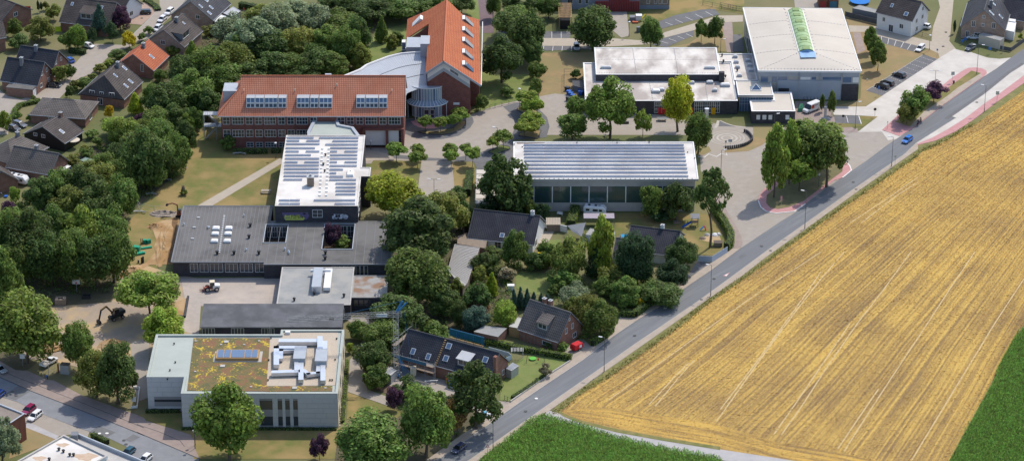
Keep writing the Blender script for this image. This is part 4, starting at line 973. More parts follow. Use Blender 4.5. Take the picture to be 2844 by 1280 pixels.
xh = xR-.4; zh = hr-5.6        # half hip on the west end
y1g = E0.y+.72*hw_; z1g = he+.72*(hr-he); y1b = yR+.28*hw_
pl([(xa,E0.y,he),(xb,E0.y,he),(xb,yR,hr),(xR,yR,hr),(xR,y1g,z1g)],[(0,0),(xb-xa,0),(xb-xa,hh),(xR-xa,hh),(xR-xa,hh*.72)])
pl([(xb,yR+hw_,he),(xa,yR+hw_,he),(xR,y1b,z1g),(xR,yR,hr),(xb,yR,hr)],[(0,0),(xb-xa,0),(xb-xR,hh*.72),(xb-xR,hh),(0,hh)])
pl([(xa,yR+hw_,he),(xa,E0.y,he),(xR,y1g,z1g),(xR,y1b,z1g)],[(0,0),(2*hw_,0),(hw_*1.28,hh*.72),(hw_*.72,hh*.72)])
B5.part('gablet', MB().add([(xR+.15,y1g,z1g),(xR+.15,y1b,z1g),(xR+.15,yR,hr-.1)],[(0,2,1)]), m_zinc)
mb.uv = uv; rf5 = B5.part('roof', mb, m_redtile)
B5.part('ridge_cap', MB().tube([(xR,yR,hr+.03),(xb,yR,hr+.03)], .2, 6).tube([(xR,y1g,z1g),(xa,E0.y,he+.05)], .16, 6), rooft_cap(m_redtile), rf5)
B5.part('gutter', MB().tube([(xa,E0.y-.05,he-.1),(xb,E0.y-.05,he-.1)], .12, 6), m_zinc, rf5)
B5.part('verge_board', MB().bar((xb+.03,E0.y,he),(xb+.03,yR,hr),.08,.4), m_frame, rf5)
for grp in ([(388,447),(455,515),(524,617),(628,684)],[(766,855),(867,924),(935,1027)],[(1212,1272),(1282,1372),(1382,1440)]):
    for (a, b) in grp:
        za = he+s*(2.15); yl = E0.y+2.15; zb_ = he+s*6.0
        xa_, xb_ = at('b',a,780,za+1.4).x, at('b',b,780,za+1.4).x; n = 3 if b-a > 80 else 2
        zf0, zf1 = he+s*2.2+.05, he+s*2.2+2.55
        # dormer-like inset: upright glazing with a lower apron and upper lights
        yy0 = E0.y+2.2; dy = 1.15
        fr = MB(); top = (yy0+dy, zf1)
        for i in range(n+1):
            xx = xa_+(xb_-xa_)*i/n; fr.bar((xx,yy0-.1,zf0),(xx,yy0+dy,zf1), .16, .16)
        for t in (0,.42,.5,1.0): fr.bar((xa_-.08,yy0-.1+dy*t,zf0+(zf1-zf0)*t),(xb_+.08,yy0-.1+dy*t,zf0+(zf1-zf0)*t), .18, .14)
        wo_ = B5.part('roof_window', fr, m_frame, rf5)
        B5.part('pane', MB().add([(xa_,yy0,zf0),(xb_,yy0,zf0),(xb_,yy0+dy*.46,zf0+(zf1-zf0)*.46),(xa_,yy0+dy*.46,zf0+(zf1-zf0)*.46)],[(0,1,2,3)]), m_glassd, wo_)
        B5.part('pane', MB().add([(xa_,yy0+dy*.46,zf0+(zf1-zf0)*.46),(xb_,yy0+dy*.46,zf0+(zf1-zf0)*.46),(xb_,yy0+dy,zf1),(xa_,yy0+dy,zf1)],[(0,1,2,3)]), m_glassb, wo_)
        ytop = E0.y+(zf1+.02-he)/s
        B5.part('dormer_cheek', MB().add([(xa_-.1,yy0,zf0),(xa_-.1,yy0+dy,zf1),(xa_-.1,ytop,zf1),(xb_+.1,yy0,zf0),(xb_+.1,yy0+dy,zf1),(xb_+.1,ytop,zf1)],[(0,1,2),(3,5,4),(1,4,5,2)]), m_zinc, wo_)
wr = [(878,932),(972,1026),(1065,1102)]
cols = [(217,271),(286,374),(388,441),(457,511),(526,613),(629,682),(698,750),(766,853),(869,920),(1070,1128),(1143,1197),(1212,1266),(1281,1369),(1386,1438),(1455,1545)]
bs = Vector((0,yw,0))
for r_, (t, u) in enumerate(wr):
    for (a, b) in cols:
        if r_ == 1 and a > 850: continue
        if r_ == 2 and (a < 290 or a > 700): continue
        B5.win((at('b',a,950,6).x,yw),(at('b',b,950,6).x,yw), hgt('b',bs,u), hgt('b',bs,t), 4 if b-a > 80 else 2, 2)
    B5.part('brick_course', MB().box(x1_,x2,yw-.06,yw,hgt('b',bs,u)-.28,hgt('b',bs,u)-.1), m_brick)
# undercroft at the east end, its inner shade painted as a flat black sheet
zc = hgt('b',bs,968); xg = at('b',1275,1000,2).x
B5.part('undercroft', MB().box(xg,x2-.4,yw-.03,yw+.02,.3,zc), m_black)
for (a, b) in ((1288,1440),(1458,1535)):
    B5.part('garage_door', MB().box(at('b',a,1000,2).x,at('b',b,1000,2).x,yw-.12,yw-.03,.9,zc-.1), m_wht)
for a in (1272,1448,1562):
    xx = at('b',a,1000,2).x; B5.part('pillar', MB().box(xx-.35,xx+.35,yw-.9,yw-.1,0,zc), m_brick)
B5.part('overhang', MB().box(xg-.3,x2,yw-1.0,yw-.05,zc,zc+.5), m_brick)
# west balcony stair and zinc dormer
p = at('b',150,750,7.5); st = B5.part('balcony', MB().box(xa-4.6,xa+.8,E0.y+6,E0.y+8.5,7.6,7.8), m_steel); B5.part('balcony', MB().box(xa-4.6,xa+.8,E0.y+6,E0.y+8.5,4.0,4.2), m_steel)
rl = MB()
for z in (7.8,4.2):
    for q in range(9): rl.bar((xa-4.6+q*.65,E0.y+6,z),(xa-4.6+q*.65,E0.y+6,z+1), .05)
    rl.bar((xa-4.6,E0.y+6,z+1),(xa+.6,E0.y+6,z+1), .07)
for q in ((xa-4.6,E0.y+6),(xa-4.6,E0.y+8.5),(xa-1,E0.y+6)): rl.bar((q[0],q[1],0),(q[0],q[1],7.6), .18)
B5.part('railing', rl, m_steel, st)
B5.part('stair_flight', MB().bar((xa-4,E0.y+7,.2),(xa-.6,E0.y+7,4.2), 1.1,.25).bar((xa-.6,E0.y+8,4.2),(xa-4,E0.y+8,7.6), 1.1,.25), m_steel, st)
zd = he+3.2; B5.part('zinc_dormer', MB().box(xa+1.2,xa+6.5,yR-3.4,yR+2.5,he+1.5,zd+1.6), m_zinc, rf5)
for q in ((368,688),(752,688),(1065,648),(1478,688)):
    yy_ = E0.y+(872-q[1])/295*hw_; zz = he+s*(yy_-E0.y); B5.part('roof_vent', MB().lathe((at('b',q[0],q[1],zz).x,yy_,zz-.1), [(.14,0),(.14,.6),(.2,.65),(.05,.8)], 8), m_cream, rf5)
# ================================================================== gabled red school house with fan roof and glass entrance
zR = 17.5; xr_ = at('c',625,460,zR).x; yF = at('c',625,460,zR).y; k_ = .70
xLf, xRt = at('c',490,545,13.8).x, at('c',905,645,9.4).x
def zx(x): return zR-k_*abs(x-xr_)
def onpl(px_, py_, x=None):
    z = zR
    for _ in range(12):
        p = at('c',px_,py_,z); z = zx(p.x)
    return Vector((p.x,p.y,z))
Rk = onpl(625,12); R1 = onpl(770,113); R2 = onpl(893,150); L1 = onpl(500,82); L2 = onpl(355,145)
B7 = Bld('gabled_school_house', 'tall red gabled school house with dormers, curved zinc roof and glass entrance', 'building', (xr_,yF))
zRt, zLf = zx(xRt), zx(xLf); xL2 = L2.x; zL2 = zx(xL2); yT = onpl(490,330).y; yT2 = onpl(350,287).y
mb = MB(); uv = []
def pl7(Pp):
    k = len(mb.v); n = len(Pp); Pp = [tuple(p) for p in Pp]; mb.add(Pp, [tuple(range(n))]); mb.add([(p[0],p[1],p[2]-.35) for p in Pp], [tuple(reversed(range(n)))])
    for i in range(n): mb.f.append((k+n+i,k+n+(i+1)%n,k+(i+1)%n,k+i))
pl7([(xr_,yF,zR),(xRt,yF,zRt),tuple(R2),tuple(R1),(xr_,Rk.y,zR)])
pl7([(xLf,yF,zLf),(xr_,yF,zR),(xr_,yT,zR),(xLf,yT,zLf)])
pl7([(xL2,yT2,zL2),(xLf,yT2-.01,zLf),(xLf,yT,zLf),(xr_,yT,zR),(xr_,Rk.y,zR),tuple(L1),tuple(L2)])
mb.uv = [(v[1], math.hypot(v[0]-xr_, v[2]-zR)) for v in mb.v]
rf7 = B7.part('roof', mb, tiles('clay_tiles_fine', (.50,.165,.08), (.42,.125,.062), .3, .34))
B7.part('ridge_cap', MB().tube([(xr_,yF,zR+.05),(xr_,Rk.y,zR+.05)], .2, 6), rooft_cap(m_redtile), rf7)
B7.part('verge_board', MB().bar((xLf,yF-.05,zLf-.2),(xr_,yF-.05,zR-.2),.1,.55).bar((xr_,yF-.05,zR-.2),(xRt,yF-.05,zRt-.2),.1,.55), m_zinc, rf7)
B7.part('gutter', MB().tube([(xRt+.05,yF,zRt-.1),(xRt+.05,R2.y,zRt-.1)], .14, 6), m_frame, rf7)
xc1 = at('c',825,860,0).x; yFr = yF+1.2; yS = yFr+6.8
mb = MB(); n_ = lambda x: zx(x)-.4
mb.add([(xLf+.4,yFr,0),(xc1,yFr,0),(xc1,yFr,n_(xc1)),(xr_,yFr,zR-.4),(xLf+.4,yFr,n_(xLf+.4))],[(0,1,2,3,4)])
mb.add([(xc1,yFr,0),(xc1,yS,0),(xc1,yS,n_(xc1)),(xc1,yFr,n_(xc1))],[(0,1,2,3)])
mb.add([(xc1,yS,0),(xRt-.6,yS,0),(xRt-.6,yS,n_(xRt-.6)),(xc1,yS,n_(xc1))],[(0,1,2,3)])
mb.add([(xRt-.6,yS,0),(xRt-.6,R2.y,0),(xRt-.6,R2.y,n_(xRt-.6)),(xRt-.6,yS,n_(xRt-.6))],[(0,1,2,3)])
mb.add([(xL2+.5,yT2,0),(xL2+.5,L2.y,0),(xL2+.5,L2.y,zL2-.4),(xL2+.5,yT2,zL2-.4)],[(3,2,1,0)])
mb.add([(xLf+.4,yFr,0),(xLf+.4,yT2,0),(xLf+.4,yT2,zLf-.4),(xLf+.4,yFr,zLf-.4)],[(3,2,1,0)])
mb.add([(xL2+.5,yT2,0),(xLf+.4,yT2,0),(xLf+.4,yT2,zLf-.5),(xL2+.5,yT2,zL2-.4)],[(0,1,2,3)])
B7.part('wall', mb, m_brick)
# pale and zinc bands under the gable
def band(o1, o2, m, name, dy):
    b_ = MB()
    for xa_, xb_ in ((xLf+.5,xr_),(xr_,xc1-.05)):
        b_.add([(xa_,yFr-dy,zx(xa_)-o1),(xb_,yFr-dy,zx(xb_)-o1),(xb_,yFr-dy,zx(xb_)-o2),(xa_,yFr-dy,zx(xa_)-o2)],[(0,1,2,3)])
    B7.part(name, b_, m)
band(3.6,.35,m_zinc,'zinc_band',.04); band(2.5,1.15,m_wht,'white_band',.09)
for a in (676,706):
    xx = at('c',a,545,13).x; B7.part('louvre', MB().add([(xx,yFr-.13,zx(xx)-2.3),(xx+1.1,yFr-.13,zx(xx+1.1)-2.3),(xx+1.1,yFr-.13,zx(xx+1.1)-1.5),(xx,yFr-.13,zx(xx)-1.5)],[(0,1,2,3)]), m_lead)
xx = at('c',698,775,4).x; b0 = Vector((0,yFr,0)); B7.part('name_board', MB().box(xx,at('c',744,775,4).x,yFr-.12,yFr-.02,hgt('c',b0,785),hgt('c',b0,768)), m_wht)
# dormers on the east slope
for yv in (125,208,288,376,465):
    pA = onpl(790,yv+45); ya_ = pA.y; xd0, xd1 = pA.x-.2, onpl(850,yv+65).x; z0_, z1_ = zx(xd0)+.05, zx(xd1)
    wd = 3.0
    dm = B7.part('dormer', MB().add([(xd1,ya_,z1_),(xd0,ya_,z0_+.9),(xd0-.8,ya_,z0_+.9),(xd1,ya_+wd,z1_),(xd0,ya_+wd,z0_+.9),(xd0-.8,ya_+wd,z0_+.9),(xd0-.8,ya_,zx(xd0-.8)),(xd0-.8,ya_+wd,zx(xd0-.8))],[(0,1,2,6),(3,7,5,4),(1,4,5,2)]), m_frame, rf7)
    B7.part('pane', MB().add([(xd1-.02,ya_+.25,z1_+.1),(xd1-.02,ya_+wd-.25,z1_+.1),(xd0+.12,ya_+wd-.25,z0_+.72),(xd0+.12,ya_+.25,z0_+.72)],[(0,1,2,3)]), m_glassb, dm)
    B7.part('dormer_side', MB().add([(xd1-.3,ya_-.03,zx(xd1-.3)+.12),(xd0+.1,ya_-.03,z0_+.75),(xd0-.5,ya_-.03,z0_+.75),(xd0-.5,ya_-.03,zx(xd0-.5)+.12)],[(0,1,2,3)]), m_glassd, dm)
pA = onpl(430,175); B7.part('dormer', MB().add([(pA.x-1.6,pA.y,zx(pA.x-1.6)),(pA.x+.8,pA.y,zx(pA.x-1.6)+2.6),(pA.x+1.6,pA.y,zx(pA.x+1.6)),(pA.x-1.6,pA.y+3,zx(pA.x-1.6)),(pA.x+.8,pA.y+3,zx(pA.x-1.6)+2.6),(pA.x+1.6,pA.y+3,zx(pA.x+1.6))],[(0,1,2),(0,3,4,1),(1,4,5,2)]), m_wht, rf7)
# stair tower and zinc box west of the gable
q0, q1 = at('c',350,290,11), at('c',452,355,11); B7.part('zinc_tower', MB().box(q0.x,q1.x,q1.y,q0.y+1,0,11), m_zinc)
q0, q1 = at('c',455,268,14.5), at('c',520,330,14.5); B7.part('lift_tower', MB().box(q0.x,q1.x,q1.y-.02,q0.y,0,14.5), m_zinc)
q0, q1 = at('c',316,296,10), at('c',350,398,2); sg = B7.part('stair_glazing', MB().box(q0.x,q1.x,at('c',330,300,10).y-2,at('c',330,300,10).y,0,10), m_glassb)
fr = MB()
for z in (.1,2.5,5,7.5,9.9): fr.box(q0.x-.06,q1.x+.06,at('c',330,300,10).y-2.06,at('c',330,300,10).y,z,z+.15)
B7.part('stair_frame', fr, m_frame, sg)
# fan-shaped zinc roof
ce = at('c',512,770,8.5); zI, zO = 9.0, 10.6
outer = [(-200,610),(-120,575),(0,527),(48,492),(110,468),(205,432),(300,408),(465,393),(489,398)]
Po = [at('c',x,y,zO) for x,y in outer]; inner = [(300,740),(322,736),(340,725),(352,700),(372,690),(395,682),(420,672),(447,666),(500,645)]
Pi = [at('c',x,y,zI) for x,y in inner]
NS = 44; SO, SI = samp(Po, NS+1), samp(Pi, NS+1)
fanr = B7.part('fan_roof', MB().add([tuple(p-Vector((0,0,.12))) for p in SO]+[tuple(p-Vector((0,0,.12))) for p in SI], [(i,NS+1+i,NS+2+i,i+1) for i in range(NS)]), m_lead)
for i in range(NS):
    a, b, c, d_ = SI[i], SI[i+1], SO[i+1], SO[i]; e = .06
    B7.part('zinc_panel', MB().add([a.lerp(b,e),a.lerp(b,1-e),d_.lerp(c,1-e*.5),d_.lerp(c,e*.5)],[(0,1,2,3)]), m_zinc, fanr)
for t in (.35,.66):
    B7.part('roof_seam', MB().tube([SI[i].lerp(SO[i],t)+Vector((0,0,.05)) for i in range(2,NS-1,2)], .09, 5), m_lead, fanr)
B7.part('fan_parapet', MB().tube([p+Vector((0,0,.1)) for p in SO], .35, 6), m_wht, fanr)
B7.part('fan_wall', MB().add([(p.x,p.y,0) for p in SO]+[(p.x,p.y,zO-.15) for p in SO], [(i,i+1,NS+2+i,NS+1+i) for i in range(NS)]), m_brick)
# glass rotunda: drum, canopy, doors
xa_, xb_ = at('c',395,800,0).x, at('c',622,800,0).x; rr = (xb_-xa_)/2; cx_ = (xa_+xb_)/2; cy_ = yFr+.6
NT = 16; zg = 9.2
arc = [Vector((cx_+rr*math.cos(math.pi+math.pi*i/NT), cy_+rr*.55*math.sin(math.pi+math.pi*i/NT), 0)) for i in range(NT+1)]
for i in range(NT):
    a, b = arc[i], arc[i+1]
    gp = B7.part('glass_facet', MB().add([(a.x,a.y,.1),(b.x,b.y,.1),(b.x,b.y,zg),(a.x,a.y,zg)],[(0,1,2,3)]), m_glassl if i % 5 else m_glassb)
    B7.part('mullion', MB().bar((a.x,a.y,0),(a.x,a.y,zg), .14), m_frame, gp)
for z in (.1,4.6,zg): B7.part('transom', MB().tube([(p.x,p.y,z) for p in arc], .13, 5), m_frame)
B7.part('drum_roof', MB().poly([(p.x,p.y,zg+.1) for p in arc]), m_zinc)
can = [(cx_+(rr+1.6)*math.cos(math.pi+math.pi*i/NT), cy_+(rr*.55+2.4)*math.sin(math.pi+math.pi*i/NT)) for i in range(NT+1)]
cn = B7.part('canopy', MB().add([(p.x,p.y,5.3) for p in arc]+[(p[0],p[1],4.5) for p in can], [(i,i+1,NT+2+i,NT+1+i) for i in range(NT)]), m_glassl)
B7.part('canopy_frame', MB().tube([(p[0],p[1],4.5) for p in can], .14, 5), m_frame, cn)
for i in range(NT+1): B7.part('canopy_rib', MB().bar((arc[i].x,arc[i].y,5.32),(can[i][0],can[i][1],4.54), .12), m_frame, cn)
for i in (2,5,11,14): B7.part('canopy_post', MB().tube([(can[i][0],can[i][1],0),(can[i][0],can[i][1],4.5)], .1, 6), m_frame, cn)
for a, b in ((480,520),(526,560)):
    pA, pB = at('c',a,860,0).x, at('c',b,860,0).x; yq = cy_-rr*.55-.15
    d_ = B7.part('entrance_door', MB().box(pA,pA+.14,yq-.1,yq,0,2.8).box(pB-.14,pB,yq-.1,yq,0,2.8).box(pA,pB,yq-.1,yq,2.66,2.8).box(pA,pB,yq-.1,yq,1.2,1.32).box(pA,pB,yq-.1,yq,0,.3), m_frame); B7.part('pane', MB().box(pA,pB,yq-.05,yq-.02,0,2.7), m_glassd, d_)
# small zinc rooflight behind the long wing
p = at('b',1000,575,9); roof_box(B7, 'rooflight', p.x-1.5, p.x+1.5, p.y, p.y+2, 6, 9.4, m_zinc, None, .6)
# ================================================================== sports hall with long solar rows
zt = 10.0
x0, x1 = at('l',125,250,zt).x, at('l',1490,260,zt).x; y1, y0 = at('l',700,118,zt).y, at('l',700,396,zt).y
B8 = Bld('sports_hall', 'long concrete sports hall with ten solar rows on its roof and dark glass front', 'building', (x0,y0))
yw = y0+.8
rf8 = B8.flat([(x0,y0),(x1,y0),(x1,y1),(x0,y1)], zt, m_conc, m_wroof, .18, .25, m_wht, z0=zt-.7, name='fascia')
B8.part('wall', MB().box(x0+.8,x1-.8,yw,y1-.6,0,zt-.72), m_conc)
bs = Vector((0,yw,0)); zg0, zg1 = hgt('l',bs,572), hgt('l',bs,452)
m_gym = glass('green_glass', (.035,.075,.072), .1)
edges = [x0+1.2]+[at('l',140+137.5*k,520,5).x for k in range(1,10)]+[x1-1.0]
for a, b in zip(edges, edges[1:]):
    fr = B8.part('window_bay', MB().box(a-.12,a+.12,yw-.2,yw,zg0,zg1), m_wht)
    B8.part('pane', MB().box(a+.12,b-.12,yw-.06,yw-.02,zg0,zg1), m_gym, fr)
    for j in range(1,8): B8.part('glazing_bar', MB().box(a+.12+(b-a-.24)*j/8-.02,a+.12+(b-a-.24)*j/8+.02,yw-.09,yw-.06,zg0,zg1), m_dframe, fr)
    B8.part('concrete_panel', MB().box(a+.02,b-.02,yw-.1,yw,zg1+.06,zt-.75), m_conc)
zs = zt-.18
rows = [142,164,186,210,235,261,290,318,347,376]
for k, yv in enumerate(rows):
    y = at('l',700,yv+9,zs).y; t = (yv-130)/250
    a0, a1 = 201+8*t, 1398+36*t
    for j in range(8):
        solar_row(B8, at('l',a0+(a1-a0)*j/8,yv,zs).x+.05, at('l',a0+(a1-a0)*(j+1)/8,yv,zs).x-.05, y, zs, .58, 1.2, rf8)
for k in range(38):
    xx = x0+.5+k*(x1-x0-1)/38; B8.part('roof_hook', MB().box(xx,xx+.3,y0+.05,y0+.3,zt,zt+.09), m_steel, rf8)
B8.part('roof_stain', MB().poly([(p.x,p.y,zs+.012) for p in pts('l',[(150,124),(350,122),(360,130),(150,136)],zs)]), m_wood2, rf8)
for (x,y) in ((128,150),(190,160),(130,140),(1428,200),(1480,245),(900,128),(1140,126),(600,128)):
    p = at('l',x,y,zs); vent(B8, p.x, p.y, zs, rf8, .14, .35)
# low ribbed canopy strip behind the hall and carport at its west end
q = rect('l', (190,93), (1410,112), 4.5); B8.part('rear_canopy', MB().box(q[0],q[1],y1+.3,y1+2.6,4.3,4.5), m_droof2)
for k in range(60): B8.part('canopy_rib', MB().box(q[0]+k*(q[1]-q[0])/60,q[0]+k*(q[1]-q[0])/60+.15,y1+.3,y1+2.6,4.5,4.6), m_lead)
zc = 3.6; q = rect('j', (1034,272), (1170,530), zc); q = (q[0], max(q[1], x0+.6), q[2], q[3])
Bc = Bld('bike_shelter', 'flat cream ribbed shelter roof at the west end of the sports hall', 'shelter', (q[0],q[2]))
r_ = Bc.part('roof', MB().box(q[0],q[1],q[2],q[3],zc-.15,zc), m_beige); Bc.part('edge_trim', MB().box(q[0]-.2,q[0],q[2],q[3]+.2,zc-.4,zc+.1).box(q[0],q[1],q[3],q[3]+.2,zc-.4,zc+.1), m_lead)
for k in range(7): Bc.part('roof_rib', MB().box(q[0],q[1],q[2]+k*(q[3]-q[2])/7,q[2]+k*(q[3]-q[2])/7+.22,zc,zc+.09), m_wood2, r_)
for xx in (q[0]+.2,q[1]-.2):
    for yy_ in (q[2]+.2,(q[2]+q[3])/2,q[3]-.2): Bc.part('post', MB().bar((xx,yy_,0),(xx,yy_,zc-.15), .18), m_lead)
# ================================================================== white flat-roofed school block
zl, zh = 4.3, 6.2
x0, x1 = at('d',222,600,zl).x, at('d',1345,600,zl).x; y0 = at('d',700,755,zl).y; y1 = at('d',255,480,zl).y
u0, u1 = at('d',304,450,zh).x, at('d',1226,450,zh).x; v0, v1 = at('d',700,558,zh).y, at('d',700,357,zh).y
B9 = Bld('white_flat_roofed_school', 'low dark brick school block with stained white roof on two levels', 'building', (x0,y0))
rf9 = B9.flat([(x0,y0),(x1,y0),(x1,y1+1.0),(x0,y1+1.0)], zl, m_brick2, m_wroof2, .25, .4, m_wht)
rf9b = B9.flat([(u0,v0),(u1,v0),(u1,v1),(u0,v1)], zh, m_brick2, m_wroof2, .15, .3, m_wht, z0=0, name='upper_wall')
bs = Vector((0,y0,0)); zw1, zw0 = hgt('d',bs,762), hgt('d',bs,845)
for a, b, n in ((745,830,3),(1045,1235,6)):
    xa_, xb_ = at('d',a,800,2).x, at('d',b,800,2).x; B9.win((xa_,y0),(xb_,y0), zw0, zw1, n*2, 3)
for a, b, c_ in ((775,800,(.55,.02,.03)),(805,830,(.55,.02,.03)),(880,908,(.60,.13,.03)),(944,972,(.60,.14,.03)),(1010,1038,(.60,.14,.03)),(1174,1204,(.72,.36,.01))):
    B9.part('coloured_door', MB().box(at('d',a,800,2).x,at('d',b,800,2).x,y0-.14,y0-.09,.05,2.1), mat('door_%d' % a, c_, None, rough=.5))
for K_, (x,y), z, sz in [('d',(385,510),zh,(1.6,.5)),('d',(1162,512),zh,(1.6,.5)),('d',(760,685),zl,(1.2,1.0)),('d',(800,675),zl,(.9,.6)),('d',(1163,620),zl,(1.0,.6)),('d',(1278,640),zl,(1.4,.8)),('d',(1200,678),zl,(.7,.6)),('d',(1030,622),zl,(.7,.5))]:
    p = at(K_,x,y,z); o = roof_box(B9,'rooflight',p.x-sz[0],p.x+sz[0],p.y-sz[1],p.y+sz[1],z-.25,z+.45,m_zinc,rf9,.05); roof_box(B9,'dome',p.x-sz[0]+.15,p.x+sz[0]-.15,p.y-sz[1]+.12,p.y+sz[1]-.12,z+.45,z+.7,m_wht,o,.25)
def dots(B, K, a, b, n, z, par, r=.11):
    for k in range(n):
        t = k/(n-1); p = at(K,a[0]+(b[0]-a[0])*t,a[1]+(b[1]-a[1])*t,z); B.part('roof_anchor', MB().box(p.x-r,p.x+r,p.y-r,p.y+r,z,z+.14), m_steel, par)
dots(B9,'d',(585,365),(612,548),20,zh-.15,rf9b); dots(B9,'d',(895,365),(925,548),20,zh-.15,rf9b); dots(B9,'d',(310,448),(1215,448),44,zh-.15,rf9b,.08)
dots(B9,'d',(708,605),(735,745),12,zl-.25,rf9); dots(B9,'d',(1130,640),(1145,745),10,zl-.25,rf9); dots(B9,'d',(318,545),(1240,548),50,zh,rf9b,.08)
p = at('d',1252,540,zh+1.0); roof_box(B9,'roof_stack',p.x-.8,p.x+.8,p.y-.6,p.y+.6,zl,zh+1.0,m_brick2,rf9)
# link roofs between school and gym
zk = 4.6; q0 = at('d',1218,400,zk); k0, k1 = u1+.3, at('e',262,500,zk).x
B9c = Bld('school_entrance', 'glazed school entrance with pyramid rooflight and dark brick office block', 'building', (x1,y0))
ya_, yb_ = at('e',60,600,zk).y, at('e',60,402,zk).y
rfc = B9c.flat([(x1+.05,ya_),(k1,ya_),(k1,yb_),(k0,yb_),(k0,y1+1.2),(x1+.05,y1+1.2)], zk, m_brick2, m_wroof2, .25, .35, m_wht)
for (x,y) in ((112,427),(120,467),(130,505),(145,568),(208,455),(222,490),(232,530)):
    p = at('e',x,y,zk); o = roof_box(B9c,'rooflight',p.x-.75,p.x+.75,p.y-.5,p.y+.5,zk-.25,zk+.4,m_zinc,rfc,.05); roof_box(B9c,'dome',p.x-.6,p.x+.6,p.y-.4,p.y+.4,zk+.4,zk+.65,m_wht,o,.2)
for (x,y) in ((15,418),(25,462),(128,530),(40,575)): p = at('e',x,y,zk); vent(B9c,p.x,p.y,zk-.25,rfc,.25,.9)
ze = 5.4; q = rect('e', (118,606), (398,712), ze); e0, e1, e2, e3 = q
rfe = B9c.flat([(e0,e2),(e1,e2),(e1,e3-.1),(e0,e3-.1)], ze, m_conc, m_beige, .15, .25, m_wht, z0=ze-.8, name='entrance_fascia')
B9c.part('entrance_glazing', MB().box(e0+.4,e1-.3,e2+.5,e3-.5,0,ze-.82), m_glassb)
for k in range(13): xx = e0+.4+k*(e1-e0-.7)/12; B9c.part('mullion', MB().box(xx-.05,xx+.05,e2+.4,e2+.5,0,ze-.82), m_zinc)
for z in (2.4,3.4): B9c.part('transom', MB().box(e0+.4,e1-.3,e2+.39,e2+.46,z,z+.09), m_zinc)
p = at('e',268,668,ze); pr = B9c.part('pyramid_rooflight', MB().add([(p.x-1.6,p.y-1.1,ze-.1),(p.x+1.6,p.y-1.1,ze-.1),(p.x+1.6,p.y+1.9,ze-.1),(p.x-1.6,p.y+1.9,ze-.1),(p.x,p.y+.4,ze+1.5)],[(0,1,4),(1,2,4),(2,3,4),(3,0,4)]), m_glassb, rfe)
fr = MB()
for a in ((-1.6,-1.1),(1.6,-1.1),(1.6,1.9),(-1.6,1.9)): fr.bar((p.x+a[0],p.y+a[1],ze-.1),(p.x,p.y+.4,ze+1.5), .12)
fr.bar((p.x-1.6,p.y-1.1,ze),(p.x+1.6,p.y-1.1,ze),.25); B9c.part('rooflight_frame', fr, m_frame, pr)
zo = 3.9; o0, o1 = at('e',236,830,zo).x, at('e',562,830,zo).x; oy0 = at('e',400,833,zo).y; oy1 = at('e',480,690,zo).y
rfo = B9c.flat([(o0,oy0),(o1,oy0),(o1,oy1),(e1+.1,oy1),(e1+.1,e2-.1),(o0,e2-.1)], zo, m_brick2, m_beige, .25, .45, m_wht, name='office_wall')
bs = Vector((0,oy0,0))
for a, b in ((272,300),(317,346),(362,390),(490,518)): B9c.win((at('e',a,880,2).x,oy0),(at('e',b,880,2).x,oy0), hgt('e',bs,895), hgt('e',bs,862), 1, 1, .06, m_frame, m_wht)
# ================================================================== large vaulted gym
zt = 9.3
c = [at('e',172,60,zt), at('e',908,68,zt), at('e',1058,536,zt), at('e',287,530,zt)]   # bl, br, fr, fl
B10 = Bld('vaulted_gym', 'large gym with pale vaulted roof and green barrel skylight', 'building', (c[3].x,c[3].y))
m_gpanel = mat('blue_grey_panel', (.33,.36,.42), (.37,.40,.45), .5, .7)
P = [(p.x,p.y) for p in (c[3],c[2],c[1],c[0])]
Pw = inset(P, .5); n = 4
B10.part('wall', MB().add([(p[0],p[1],0) for p in Pw]+[(p[0],p[1],zt-.1) for p in Pw], [(i,(i+1)%4,4+(i+1)%4,4+i) for i in range(4)]), m_conc)
NU_, NV_ = 24, 18; V = []; Fc = []
def roofz(u, v):                                   # v 0 front .. 1 back
    vault = 1.55*math.sin(math.pi*u); fh = min(1, v/.17); bh = min(1,(1-v)/.10)
    return zt+vault*min(fh**.8, bh)
def rp(u, v):
    a = c[3].lerp(c[2],u); b = c[0].lerp(c[1],u); q = a.lerp(b,v); return Vector((q.x,q.y,roofz(u,v)))
for j in range(NV_+1):
    for i in range(NU_+1): V.append(rp(i/NU_, j/NV_))
for j in range(NV_):
    for i in range(NU_): a = j*(NU_+1)+i; Fc.append((a,a+1,a+NU_+2,a+NU_+1))
rf10 = B10.part('roof', MB().add(V, Fc), m_beige, smooth=True)
ed = MB()
for a, b in zip(c, c[1:]+c[:1]): ed.bar((a.x,a.y,zt-.15),(b.x,b.y,zt-.15), .3, .5)
B10.part('eaves_trim', ed, m_wht, rf10)
for v in (.02,.26,.50,.72):
    for k in range(30):
        u = .03+.94*k/29
        if .41 < u < .58 and v > .1: continue
        q = rp(u,v); B10.part('roof_anchor', MB().box(q.x-.13,q.x+.13,q.y-.13,q.y+.13,q.z-.05,q.z+.14), m_steel, rf10)
for u in (.405,.60):
    for k in range(16): q = rp(u,.2+.75*k/15); B10.part('roof_anchor', MB().box(q.x-.13,q.x+.13,q.y-.13,q.y+.13,q.z-.05,q.z+.14), m_steel, rf10)
for k in range(14):
    for a, b in (((.01,.02),(.40,.19)),((.99,.02),(.60,.19))):
        t = k/13; q = rp(a[0]+(b[0]-a[0])*t, a[1]+(b[1]-a[1])*t); B10.part('roof_anchor', MB().box(q.x-.12,q.x+.12,q.y-.12,q.y+.12,q.z-.05,q.z+.13), m_steel, rf10)
